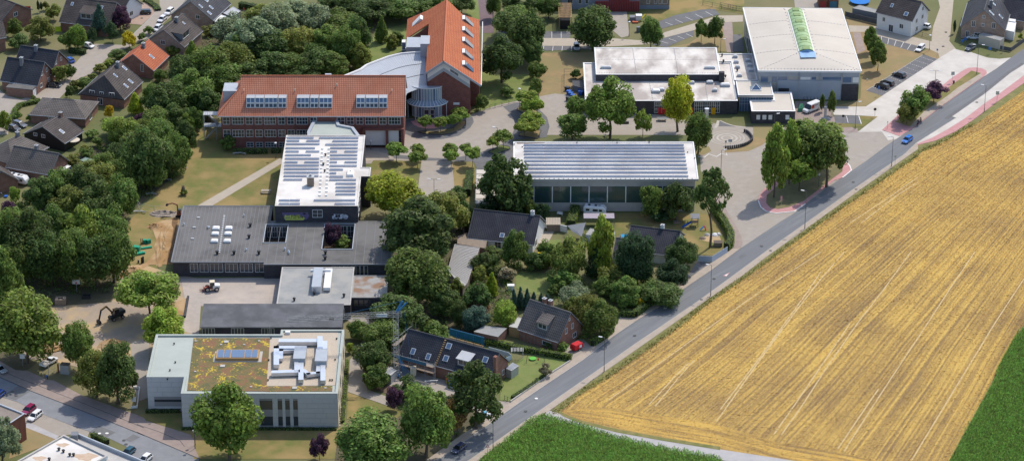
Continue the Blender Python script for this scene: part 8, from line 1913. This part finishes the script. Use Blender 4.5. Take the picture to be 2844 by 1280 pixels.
# ================================================================== people
m_skin = mat('skin',(.50,.32,.24),None,rough=.6); m_hair = mat('hair',(.06,.04,.03),None)
def person(label, K, c, head, top, leg, pose='stand', scale=1.0):
    p = at(K,*c); h = at(K,c[0]+head[0],c[1]+head[1])-p; o = thing('person', label, 'person', (p.x,p.y,.06), math.atan2(h.y,h.x), 'people')
    J = {'stand': dict(pel=(0,0,.95),ch=(.02,0,1.35),nk=(.03,0,1.5),hd=(.05,0,1.66),kn=(.05,.5),kf=.05,el=(-.02,1.15),hn=(.12,.92)),
         'bend': dict(pel=(-.1,0,.9),ch=(.32,0,1.12),nk=(.44,0,1.15),hd=(.58,0,1.16),kn=(.1,.48),kf=-.05,el=(.42,.85),hn=(.5,.6)),
         'ride': dict(pel=(-.15,0,1.0),ch=(.1,0,1.4),nk=(.14,0,1.54),hd=(.18,0,1.7),kn=(.22,.62),kf=.05,el=(.32,1.2),hn=(.5,1.1))}[pose]
    V = [J['pel'],J['ch'],J['nk'],J['hd'],(J['hd'][0],0,J['hd'][2]+.1)]; E = [(0,1),(1,2),(2,3),(3,4)]; Rr = [.15,.17,.06,.10,.09]
    for s_ in (-1,1):
        b = len(V); V += [(J['pel'][0],s_*.1,J['pel'][2]-.06),(J['kn'][0],s_*.12,J['kn'][1]),(J['kf'],s_*.12,.09),(J['kf']+.16,s_*.13,.05)]; E += [(0,b),(b,b+1),(b+1,b+2),(b+2,b+3)]; Rr += [.1,.07,.05,.045]
        b = len(V); V += [(J['ch'][0],s_*.2,J['ch'][2]+.06),(J['el'][0],s_*.25,J['el'][1]),(J['hn'][0],s_*.22,J['hn'][1]),(J['hn'][0]+.08,s_*.2,J['hn'][1]-.02)]; E += [(1,b),(b,b+1),(b+1,b+2),(b+2,b+3)]; Rr += [.07,.05,.038,.035]
    me = bpy.data.meshes.new('body'); me.from_pydata(V, E, []); ob = bpy.data.objects.new('body', me); COL.objects.link(ob)
    ob.modifiers.new('skin','SKIN'); sb = ob.modifiers.new('sub','SUBSURF'); sb.levels = 1; sb.render_levels = 1
    for i, r in enumerate(Rr): me.skin_vertices[0].data[i].radius = (r,r)
    me.skin_vertices[0].data[0].use_root = True
    dg = bpy.context.evaluated_depsgraph_get(); m2 = bpy.data.meshes.new_from_object(ob.evaluated_get(dg)); ob.modifiers.clear(); ob.data = m2
    m2.materials.clear()
    for q in (mat(label[:18]+' top',top), mat(label[:18]+' legs',leg), m_skin, m_hair): m2.materials.append(q)
    hd = Vector(J['hd'])
    for f in m2.polygons:
        c_ = f.center; f.use_smooth = True
        if (c_-hd).length < .24 and c_.z > J['nk'][2]-.02: f.material_index = 3 if (c_-hd).x < .02 or c_.z > hd.z+.12 else 2
        elif c_.z < J['pel'][2]-.02 and abs(c_.y) < .19 and not (pose == 'bend' and c_.x > .3): f.material_index = 1
        else: f.material_index = 0
    ob.parent = o; return o
person('worker in a bright blue top bending down beside the site fence','R7',(548,385),(-50,20),(.03,.16,.5),(.03,.035,.06),'bend')
person('person in a red top standing in the garden by the clipped hedge','b',(371,98),(-20,10),(.45,.05,.04),(.45,.42,.4))
def bike(label, K, c, head):
    p = at(K,*c); h = at(K,c[0]+head[0],c[1]+head[1])-p; o = thing('bicycle', label, 'bicycle', (p.x,p.y,.06), math.atan2(h.y,h.x), 'bicycles')
    for x in (-.52,.52): MB().tube([(x+.34*math.cos(t),0,.34+.34*math.sin(t)) for t in [2*math.pi*k/16 for k in range(17)]],.025,5,False).build('wheel', m_tyre, o)
    MB().tube([(-.52,0,.34),(-.15,0,.85),(.38,0,.85),(.52,0,.34)],.03,5).tube([(-.15,0,.85),(-.05,0,.32),(.38,0,.85)],.03,5).build('frame', m_dframe, o); MB().tube([(.38,-.25,1.05),(.38,0,1.05),(.38,.25,1.05)],.02,5).build('handlebar', m_dframe, o); MB().box(-.3,-.05,-.08,.08,.88,.94).build('saddle', m_black, o)
bike('front bicycle ridden along the island kerb','g',(715,935),(-60,45)); person('front cyclist in dark clothes beside the traffic island','g',(715,935),(-60,45),(.12,.05,.05),(.04,.04,.05),'ride')
bike('rear bicycle ridden along the island kerb','g',(735,918),(-60,45)); person('rear cyclist in a rust top beside the traffic island','g',(735,918),(-60,45),(.30,.12,.08),(.05,.05,.07),'ride')
# ================================================================== garden and yard objects
def simple(name, label, cat, K, c, mb, m, rz=0, group=None):
    p = at(K,*c); o = mb.build(name, m); o.location = (p.x,p.y,.05); o.rotation_euler = (0,0,rz); tag(o, label, cat, group); return o
def bx(w, d, h): return MB().box(-w/2,w/2,-d/2,d/2,0,h)
# playground
g = Bld('play_tower', 'wooden play tower with dark roof and blue slide', 'play tower', at('R3',330,280)); p = at('R3',330,280)
for x in (-.8,.8):
    for y in (-.8,.8): g.part('post', MB().bar((p.x+x,p.y+y,0),(p.x+x,p.y+y,3.0),.12), m_wood2)
g.part('deck', MB().box(p.x-.9,p.x+.9,p.y-.9,p.y+.9,1.3,1.42), m_wood); g.part('roof', MB().add([(p.x-1.2,p.y-1.1,2.7),(p.x+1.2,p.y-1.1,2.7),(p.x+1.2,p.y+1.1,3.2),(p.x-1.2,p.y+1.1,3.2),(p.x-1.2,p.y-1.1,2.6),(p.x+1.2,p.y-1.1,2.6)],[(0,1,2,3),(4,5,1,0)]), m_lead)
g.part('slide', MB().bar((p.x-.9,p.y-.3,1.4),(p.x-3.4,p.y-1.6,.3),.55,.12).bar((p.x-.9,p.y-.02,1.55),(p.x-3.4,p.y-1.32,.45),.06,.25).bar((p.x-.9,p.y-.58,1.55),(p.x-3.4,p.y-1.88,.45),.06,.25), mat('slide_blue',(.02,.10,.42),None,rough=.3)); g.part('railing', MB().box(p.x-.9,p.x+.9,p.y-.95,p.y-.9,1.5,2.1), m_wood2)
q = at('R3',430,335); sl2 = Bld('toy_slide', 'small red and blue toy slide on the playground lawn', 'slide', q); sl2.part('chute', MB().bar((q.x-.9,q.y,.3),(q.x+.2,q.y+.3,1.3),.5,.12), mat('toy_blue',(.03,.22,.5),None)); sl2.part('ladder', MB().bar((q.x+.25,q.y+.3,1.35),(q.x+.7,q.y+.1,.0),.5,.12), mat('toy_red',(.5,.03,.03),None))
simple('sandbox','white-framed raised sandbox on the playground lawn','sandbox','R3',(127,245),MB().box(-1,1,-.6,-.5,0,.4).box(-1,1,.5,.6,0,.4).box(-1,-.9,-.5,.5,0,.4).box(.9,1,-.5,.5,0,.4).box(-.9,.9,-.5,.5,0,.25),m_wood2)
simple('play_house','small brown play hut beside the leafy hedge','hut','R3',(595,510),bx(2.2,1.3,1.2).add([(-1.2,-.8,1.2),(1.2,-.8,1.2),(1.2,0,1.7),(-1.2,0,1.7),(1.2,.8,1.2),(-1.2,.8,1.2)],[(0,1,2,3),(3,2,4,5)]),m_wood2)
for i,(x,y,s_) in enumerate(((420,425,1.0),(470,385,.8),(560,385,1.0),(600,380,.9))): simple('rubble_pile',['long low heap of boards beside the bare trunk','grey stone heap behind the long low heap','white sack heap beside the leafy hedge','metal frame heap beside the leafy hedge'][i],'heap','R3',(x,y),MB().lathe((0,0,0),[(s_,0),(s_*.8,.25),(s_*.4,.5),(.1,.6)],7),[m_wood2,m_conc,m_wht,m_steel][i])
# paddling pool, trampolines, tables
pl_ = simple('paddling_pool','small blue rectangular pool beside the low dark-roofed wing','pool','l',(965,835),MB().box(-1.3,1.3,-.9,-.8,0,.55).box(-1.3,1.3,.8,.9,0,.55).box(-1.3,-1.2,-.8,.8,0,.55).box(1.2,1.3,-.8,.8,0,.55).box(-1.2,1.2,-.8,.8,0,.48),mat('pool_blue',(.06,.30,.52),None,rough=.15))
def disc_thing(name,label,cat,K,c,r,h,m,m2):
    o = thing(name,label,cat,at(K,*c)); MB().lathe((0,0,h-.1),[(r,0),(r,.1),(r*.9,.12)],20).build('top', m, o)
    for k in range(4): a = k*1.57+.4; MB().tube([(r*.85*math.cos(a),r*.85*math.sin(a),0),(r*.85*math.cos(a),r*.85*math.sin(a),h-.1)],.04,5).build('leg', m2, o)
    return o
disc_thing('trampoline','round blue garden trampoline behind the vaulted gym','trampoline','e',(1045,25),3.2,.9,mat('tramp_blue',(.02,.17,.5),None),m_steel)
disc_thing('trampoline','small green-rimmed trampoline in the swing garden','trampoline','q',(433,478),.9,.4,mat('tramp_green',(.12,.42,.06),None),m_steel)
disc_thing('parasol','large beige parasol beside the slate gabled house','parasol','a',(556,1105),1.7,2.4,mat('parasol_beige',(.55,.48,.38),None),m_wood); disc_thing('inflatable_ring','orange ring pool in the top right garden','pool','g',(1492,168),1.3,.4,mat('ring_orange',(.6,.18,.03),None),m_steel)
for K,c,lb,m in (('h',(38,325),'white garden chair beside the left patio',m_wht),('h',(5,375),'white garden table at the left edge',m_wht),('h',(46,398),'blue tub on the left patio',mat('tub_blue',(.02,.12,.5),None))):
    simple('garden_'+('chair' if 'chair' in lb else 'table') if m == m_wht else 'tub',lb,'chair' if 'chair' in lb else 'table' if 'table' in lb else 'tub',K,c,MB().box(-.4,.4,-.4,.4,.4,.48).box(-.4,-.35,-.4,.4,0,.4).box(.35,.4,-.4,.4,0,.4).box(-.4,.4,.35,.4,.48,.95) if m == m_wht else MB().lathe((0,0,0),[(.4,0),(.55,.4),(.5,.42)],12),m)
# sail roof
p = at('l',600,800,2.8); sr = Bld('sail_canopy','pointed grey sail canopy between the hedges','canopy',p); a,b,c_ = at('l',525,745,2.6),at('l',665,722,3.6),at('l',635,828,2.4); m3 = at('l',600,790,2.7)
sr.part('sail', MB().add([tuple(a),tuple(a.lerp(c_,.5)+Vector((-.4,-.3,-.1))),tuple(c_),tuple(b),tuple(m3)],[(0,1,4),(1,2,4),(2,3,4),(3,0,4)]), m_lead)
for q in (a,b,c_): sr.part('post', MB().tube([(q.x,q.y,0),(q.x,q.y,q.z)],.06,6), m_steel)
p0 = rect('l',(648,652),(880,690),2.7); cp = Bld('caravan_canopy','long purple-grey canopy roof in front of the caravan','canopy',(p0[0],p0[2])); cp.part('roof', MB().box(p0[0],p0[1],p0[2],p0[3],2.6,2.7), mat('mauve_sheet',(.36,.32,.36),(.32,.28,.33),1))
for x in (p0[0]+.1,p0[1]-.1): cp.part('post', MB().bar((x,p0[2]+.1,0),(x,p0[2]+.1,2.6),.12), m_wood2)
p0 = rect('l',(368,685),(478,738),2.2); cp = Bld('slatted_shed','pale slatted shed roof behind the white garden wall','shed',(p0[0],p0[2])); cp.part('wall', MB().box(p0[0]+.2,p0[1]-.2,p0[2]+.2,p0[3]-.2,0,2.1), m_wood2); 
for k in range(9): cp.part('slat', MB().box(p0[0]+k*(p0[1]-p0[0])/9,p0[0]+(k+.85)*(p0[1]-p0[0])/9,p0[2],p0[3],2.1,2.2), m_pave2)
simple('garden_bench','white garden bench by the sports hall wall','bench','l',(470,668),MB().box(-.8,.8,-.25,.25,.4,.48).box(-.8,.8,.22,.28,.48,1.0).box(-.75,-.68,-.2,.2,0,.4).box(.68,.75,-.2,.2,0,.4),m_wht,R(-25))
simple('wood_stack','stack of timber boards against the sports hall wall','wood stack','l',(1100,668),bx(1.6,.8,1.0).box(-.6,.6,-.6,-.4,0,.5),m_wood); simple('log_heap','loose log heap left of the tree by the hall wall','wood stack','l',(1200,660),MB().tube([(-1,0,.2),(1,0,.2)],.2,7).tube([(-1,.3,.2),(1,.35,.2)],.2,7).tube([(-.9,.15,.5),(1,.15,.5)],.2,7),m_wood)
simple('glass_frame','small white-topped cold frame beside the grey round shrub','cold frame','k',(428,660),bx(1.6,1.0,1.3).box(-.9,.9,-.6,.6,1.3,1.42),m_wht)
# swing and arch
o = thing('swing_frame','black swing frame with green nest and red seat','swing',at('q',452,498)); MB().tube([(-2.2,-.6,0),(-2.0,0,2.2),(-2.2,.6,0)],.05,5).tube([(2.2,-.6,0),(2.0,0,2.2),(2.2,.6,0)],.05,5).tube([(-2,0,2.2),(2,0,2.2)],.05,5).build('frame', m_dframe, o); MB().box(.5,.8,-.1,.1,.6,1.2).build('seat', mat('seat_red',(.5,.03,.05),None), o); MB().tube([(.65,0,1.2),(.65,0,2.2)],.02,4).build('rope', m_dframe, o)
o = thing('garden_arch','white slatted garden arch beside the swing','arch',at('q',330,470)); 
for x in (-1.4,1.4):
    for y in (-.6,.6): MB().bar((x,y,0),(x,y,2.4),.1).build('post', m_wht, o)
for k in range(9): MB().box(-1.5+k*.36,-1.42+k*.36,-1.0,1.0,2.4,2.5).build('slat', m_wht, o)
fence('pool_screen','white and blue screen panels behind the renovated house',pts('q',[(140,425),(270,460),(290,480),(250,500)]),1.3,mat('pale_blue_panel',(.55,.64,.70),(.5,.58,.65),1),1.6)
# yard: green pallets, pipes, concrete blocks, heaps
m_pg = mat('green_plastic',(.01,.36,.20),(.02,.28,.17),1,.5); r_ = random.Random(4)
def pallet(label,K,c,n,rz,w=1.9,d=1.2):
    p = at(K,*c); o = thing('pallet_stack',label,'pallets',(p.x,p.y,.03),rz,'green pallet stacks')
    for k in range(n): MB().box(-w/2+r_.uniform(-.06,.06),w/2,-d/2,d/2,k*.17,k*.17+.13).build('pallet', m_pg, o)
    for k in range(5): MB().box(-w/2+k*w/5,-w/2+k*w/5+w/7,-d/2,d/2,n*.17-.02,n*.17+.03).build('slat', m_pg, o)
pallet('tall stack of green pallets on the lawn','h',(1022,800),8,R(-15)); pallet('low flat row of green pallets beside the tall stack','h',(1048,825),3,R(25),2.6,1.0); pallet('single long green pallet with pale battens','h',(1098,780),2,R(20),2.8,.7); pallet('rear heap of green crates beside red posts','h',(1080,742),6,R(10),1.0,1.0); pallet('rear right heap of green crates','h',(1112,742),6,R(40),1.1,.9)
simple('red_barrier_posts','rust red barrier posts beside the green crates','posts','h',(1062,750),MB().box(-.3,-.1,-.1,.1,0,1.6).box(.15,.35,-.1,.1,0,1.6),m_rust)
o = thing('chamber_pipes','three upright dark plastic chamber pipes beside the trench','pipes',at('h',1062,890)); 
for x,h_ in ((-.9,.8),(0,1.6),(.4,1.9)): MB().lathe((x,0,0),[(.22,0),(.22,h_),(.16,h_)],10).build('pipe', m_exd, o)
def heap(label,K,c,rx,ry,h,m,seed,cat='heap'):
    rnd = random.Random(seed); V=[]; F=[]; n=16; m_=7; p = at(K,*c)
    for j in range(m_):
        t=j/(m_-1)
        for k in range(n): a=2*math.pi*k/n; q=(1-t)*(1+rnd.uniform(-.28,.28)); V.append((rx*q*math.cos(a),ry*q*math.sin(a),h*(1-(1-t)**1.6)*(1+rnd.uniform(-.4,.4))*(.001 if j==0 else 1)))
    for j in range(m_-1):
        for k in range(n): a=j*n+k; b=j*n+(k+1)%n; F.append((a,b,b+n,a+n))
    F.append(tuple(range((m_-1)*n,m_*n))); o=MB().add(V,F).build('soil_heap',m); o.location=(p.x,p.y,.02); return tag(o,label,cat,'heaps')
heap('sand heap in front of the bright green tree','n',(760,385),3.6,3.0,1.3,m_dirt,1); heap('long trench spoil beside the old flat-roofed block','h',(1225,760),2.0,13,.7,m_dirt,2); heap('dark rubble heap above the trench','h',(1235,525),4.2,2.0,.9,mat('rubble',(.24,.2,.17),(.38,.32,.26),1.2,1,1),3); heap('small earth heap at the upper end of the trench','h',(1160,620),2.0,2.0,.7,m_dirt,4); heap('sand heap behind the white pickup','n',(330,400),4.0,2.6,1.0,m_dirt,5); heap('earth heap at the corner of the trench','h',(1000,950),3.4,3.0,.9,m_dirt,6)
S_('trench', [('h',[(1290,560),(1335,560),(1290,890),(1250,890)])], .07, mat('dark_soil',(.15,.09,.05),(.22,.13,.06),.6,1,.8)); S_('dirt_floor', [('h',[(1130,600),(1345,540),(1300,900),(1120,905),(880,1020),(930,930),(1090,890),(1190,780)])], .05, m_dirt)  # trench drawn as a flat strip of darker soil
simple('concrete_block','cubic concrete shaft block with a square hole in the yard','block','n',(408,108),MB().box(-1.3,1.3,-1.0,-.5,0,1.7).box(-1.3,1.3,.5,1.0,0,1.7).box(-1.3,-.6,-.5,.5,0,1.7).box(.6,1.3,-.5,.5,0,1.7),m_wood2); simple('dark_trough','dark trough lying behind the yard','trough','n',(580,68),MB().box(-1.1,1.1,-.6,-.5,0,.9).box(-1.1,1.1,.5,.6,0,.9).box(-1.1,-1,-.5,.5,0,.9).box(1,1.1,-.5,.5,0,.9).box(-1,1,-.5,.5,0,.3),m_exd)
o = thing('basketball_board','white basketball board in front of the wood','basketball hoop',at('h',575,1110)); MB().tube([(0,.2,0),(0,.2,2.9)],.07,6).build('post', m_steel, o); MB().box(-1.0,1.0,0,.06,2.4,3.6).build('board', m_wht, o); MB().box(-.25,.25,-.03,0,2.6,2.95).build('target', mat('hoop_red',(.5,.1,.08)), o); MB().tube([(.25*math.cos(t),-.3+.25*math.sin(t),2.6) for t in [k*.5236 for k in range(13)]],.02,5,False).build('ring', m_rust, o)
o = thing('sand_frame','long dark timber sandbox edge beside the court','edging',at('o',320,230)); e0,e1 = at('o',345,160)-at('o',320,230),at('o',322,295)-at('o',320,230); e2 = at('o',285,292)-at('o',320,230); MB().bar((e0.x,e0.y,.3),(e1.x,e1.y,.3),.5,.6).build('long_edge', m_exd, o); MB().bar((e1.x-.3,e1.y,.3),(e2.x,e2.y,.3),.5,.6).build('short_edge', m_exd, o); S_('sand_pit', [('o',[(230,205),(345,160),(322,290),(240,270)])], .055, m_dirt)
def benchring(label,K,c,rx):
    p = at(K,*c); o = thing('curved_bench',label,'bench',(p.x,p.y,.04),0,'curved benches'); A=[(rx*math.cos(t),rx*.6*math.sin(t),.45) for t in [math.pi*.15+k*math.pi*.7/10 for k in range(11)]]
    MB().tube(A,.2,5).build('seat', m_steel, o)
    for q in A[::3]: MB().tube([(q[0],q[1],0),(q[0],q[1],.4)],.08,5).build('leg', m_steel, o)
benchring('curved grey bench on the lawn below the low hedge','i',(605,172),2.0); benchring('upper curved bench beside the hedgerow','h',(1355,190),1.6); benchring('middle curved bench beside the hedgerow','h',(1242,285),1.6); benchring('lower curved bench beside the hedgerow','h',(1128,392),1.6); benchring('white curved bench at the end of the hedgerow','h',(1030,530),2.2)
o = thing('trunk_sculpture','upright bundle of dark poles standing on the lawn','sculpture',at('i',188,460))
for k in range(9): a=k*.7; MB().tube([(.7*math.cos(a),.5*math.sin(a),0),(.25*math.cos(a),.2*math.sin(a),2.6+.3*math.sin(k*2))],[.14,.08],6).build('pole', m_wood2, o)
o = thing('picnic_seating','pale wooden seat group on the dry lawn beside the wing','seating',at('i',805,445)); MB().box(-1.3,1.3,-.5,.5,.6,.7).build('table', m_pave2, o)
for s_ in (-1,1): MB().box(-1.3,1.3,s_*1.0-.18,s_*1.0+.18,.35,.45).build('bench', m_pave2, o); MB().box(s_*1.0-.08,s_*1.0+.08,-1,1,0,.6).build('leg', m_steel, o)
# school yard things
o = thing('table_tennis_table','grey concrete table tennis table on the school yard','table',at('d',805,905)); MB().box(-1.4,1.4,-.75,.75,.7,.8).build('top', m_droof2, o); MB().box(-1.4,1.4,-.03,.03,.8,.95).build('net', m_steel, o); MB().box(-1,-.8,-.5,.5,0,.7).build('leg', m_conc, o); MB().box(.8,1,-.5,.5,0,.7).build('leg', m_conc, o)
simple('advertising_column','silver round column in front of the yellow school door','column','d',(1138,890),MB().lathe((0,0,0),[(.6,0),(.6,3.0),(.68,3.05),(.68,3.2),(.1,3.25)],16),m_alu); simple('stone_monument','pale stone monument with a slab beside the slim trees','monument','e',(786,890),MB().box(-.35,.35,-.3,.3,0,3.2).lathe((0,0,3.2),[(.35,0),(.5,.3),(.35,.6)],12).box(-1.5,1.5,-1.2,-.5,0,.3).box(-1.2,1.2,-.9,-.3,.3,.6),m_conc)
simple('yard_bench','pale bench on the school yard under the large light tree','bench','d',(390,1018),MB().box(-1,1,-.2,.2,.4,.5).box(-.8,-.7,-.2,.2,0,.4).box(.7,.8,-.2,.2,0,.4),m_conc,R(20)); simple('yard_trough','dark planter on the school yard beside the thin young tree','planter','d',(515,925),bx(3.2,.9,.5),m_black)
m_bin = mat('bin_blue',(.02,.11,.42),None,rough=.4); m_bing = mat('bin_dark',(.04,.045,.05),None,rough=.5); m_biny = mat('bin_yellow',(.5,.42,.03),None,rough=.5)
def bin_(label,K,c,m,w=1.2,h=1.2,rz=.0):
    p=at(K,*c); o=thing('waste_bin',label,'bin',(p.x,p.y,.05),rz,'bins'); MB().add([(-w/2+.1,-.4,0),(w/2-.1,-.4,0),(w/2-.1,.4,0),(-w/2+.1,.4,0),(-w/2,-.5,h),(w/2,-.5,h),(w/2,.5,h),(-w/2,.5,h)],[(0,1,5,4),(1,2,6,5),(2,3,7,6),(3,0,4,7)]).build('body', m if m != m_biny else m_bing, o); MB().box(-w/2-.03,w/2+.03,-.53,.53,h,h+.12).build('lid', m, o)
for i,(x,y,m,lb) in enumerate(((108,708,m_bin,'blue container at the back of the row by the bin fence'),(122,722,m_bin,'second blue container by the bin fence'),(137,738,m_bin,'third blue container by the bin fence'),(150,752,m_biny,'yellow-lidded container at the end of the bin row'),(95,680,m_bing,'dark container behind the blue bin row'),(103,755,m_bing,'dark container in front of the blue bin row'),(198,692,m_bin,'upper blue container beside the white school wall'),(197,712,m_bin,'lower blue container beside the white school wall'))): bin_(lb,'d',(x,y),m,1.3,1.1,R(-25))
bin_('blue bin at the renovated house wall','R1',(458,290),m_bin,.8,1.1); bin_('dark bin beside the blue bin at the house wall','R1',(490,290),m_bing,.8,1.1); bin_('light blue bin at the driveway wall','R1',(862,655),mat('bin_lightblue',(.12,.35,.5),None),.7,1.3); bin_('orange machine at the renovated house wall','R1',(428,258),mat('orange_case',(.5,.13,.04),None),.9,1.0)
fence('bin_fence','dark fence around the school bins',pts('d',[(72,690),(72,560),(135,560)]),1.8,m_dframe,2.2,False); flatbox('bin_shed','dark flat bin enclosure beside the white school wall','shed','d',[(136,640),(218,660),(218,602),(136,602)],1.8,m_lead,m_dframe)
simple('litter_bin','dark litter bin on the pink island','bin','R5',(1444,635),MB().lathe((0,0,0),[(.25,0),(.3,.9),(.2,1.0)],10),m_bing)
o = thing('market_bikes','green covered load beside the white van','cargo',at('V',1030,900)); MB().add([(-1.0,-.8,0),(1.0,-.8,0),(1.1,.8,0),(-.9,.8,0),(-.8,-.6,1.1),(.8,-.5,1.0),(.5,.5,2.2),(-.3,.5,2.0)],[(0,1,5,4),(1,2,6,5),(2,3,7,6),(3,0,4,7),(4,5,6,7)]).build('cover', mat('green_cover',(.06,.24,.12),(.10,.33,.19),2), o); MB().tube([(-.6,.6,0),(-.5,.9,2.6)],.05,5).build('pole', m_dframe, o)
for k in range(6): bike('parked bicycle, %s along the gym wall' % ['first','second','third','fourth','fifth','last'][k],'V',(1090+k*78,640),(20,40))
# top yard clutter, small garden odds
o = thing('play_equipment','colourful stack of play equipment on the nursery yard','play equipment',at('d',620,155)); MB().box(-2.4,-.6,-1,1,0,1.4).build('dark_crate', m_lead, o); MB().box(-.5,1.4,-1,.8,.2,1.9).build('white_frame', m_wht, o); MB().bar((.5,-1.2,.1),(2.6,.5,1.8),.4).build('yellow_beam', m_biny, o); MB().box(-1.6,.2,-2.6,-1.6,0,.5).build('orange_box', mat('orange_box',(.5,.13,.06),None), o)
simple('yard_stove','blue-grey bin rack on the nursery lawn','rack','d',(628,240),bx(1.2,1.0,1.6),m_lead); o = thing('striped_tent','pale grey pointed garden pavilion','pavilion',at('a',535,215)); MB().add([(-2,-2,2.2),(2,-2,2.2),(2,2,2.2),(-2,2,2.2),(0,0,3.6)],[(0,1,4),(1,2,4),(2,3,4),(3,0,4)]).build('canopy', m_conc, o)
for x in (-1.9,1.9):
    for y in (-1.9,1.9): MB().tube([(x,y,0),(x,y,2.2)],.05,5).build('post', m_steel, o)
simple('green_tent','bright yellow-green play tent in the garden','tent','a',(440,232),MB().add([(-1.2,-.8,0),(1.2,-.8,0),(1.2,.8,0),(-1.2,.8,0),(-1,0,1.3),(1,0,1.3)],[(0,1,5,4),(1,2,5),(2,3,4,5),(3,0,4)]),mat('tent_lime',(.45,.55,.02),None)); simple('white_parasol','folded white parasol in the left garden','parasol','a',(135,190),MB().lathe((0,0,0),[(.06,0),(.06,1),(.4,1.2),(.1,2.8)],8),m_wht)
o = thing('red_balcony','red balcony with awning on the top left house','balcony',at('a',195,130)); MB().box(-1.8,1.8,-1,1,2.9,3.0).build('floor', m_wood2, o); MB().box(-1.8,1.8,-1.05,-1,3.0,4.0).build('railing', mat('balcony_red',(.36,.04,.03),None), o); MB().add([(-1.6,1,2.7),(1.6,1,2.7),(1.6,-1.6,2.0),(-1.6,-1.6,2.0)],[(0,3,2,1)]).build('awning', mat('awning_pink',(.55,.36,.33),None), o)
for x in (-1.7,1.7): MB().bar((x,-.9,0),(x,-.9,2.9),.12).build('post', m_rust, o)
simple('lattice_ladder','white and red sawhorse on the building site','sawhorse','R1',(240,275),MB().bar((-1.6,0,.8),(1.6,.3,.9),.15).bar((-1.3,-.3,0),(-1.2,0,.8),.1).bar((1.2,.6,0),(1.3,.3,.9),.1),m_wht); simple('aluminium_ladder','aluminium ladder lying on the building site','ladder','R1',(165,320),MB().box(-.9,.9,-.3,-.22,.1,.2).box(-.9,.9,.22,.3,.1,.2).box(-.7,-.6,-.2,.2,.1,.2).box(0,.1,-.2,.2,.1,.2).box(.6,.7,-.2,.2,.1,.2),m_alu)
simple('debris_bag','white builder bag under the open-crowned tree','bag','R1',(835,600),MB().lathe((0,0,0),[(.45,0),(.5,.8),(.3,.95)],8),m_wht); simple('site_toilet','rust red site post box beside the grey hut','post','R7',(672,300),bx(.35,.35,2.2),m_rust)
o = thing('bicycle_trailer_sign','red and white advertising sheet on the dark fence','banner',at('g',382,130)); 
p = at('g',382,130); MB().box(-2.6,2.6,-.35,-.25,.6,1.8).build('sheet', mat('banner_red',(.5,.02,.03),None), o); MB().lathe((-.8,-.4,1.2),[(.01,0)],3) ; MB().box(-1.4,.2,-.38,-.35,.85,1.5).build('emblem', m_wht, o); o.rotation_euler = (0,0,R(-30))
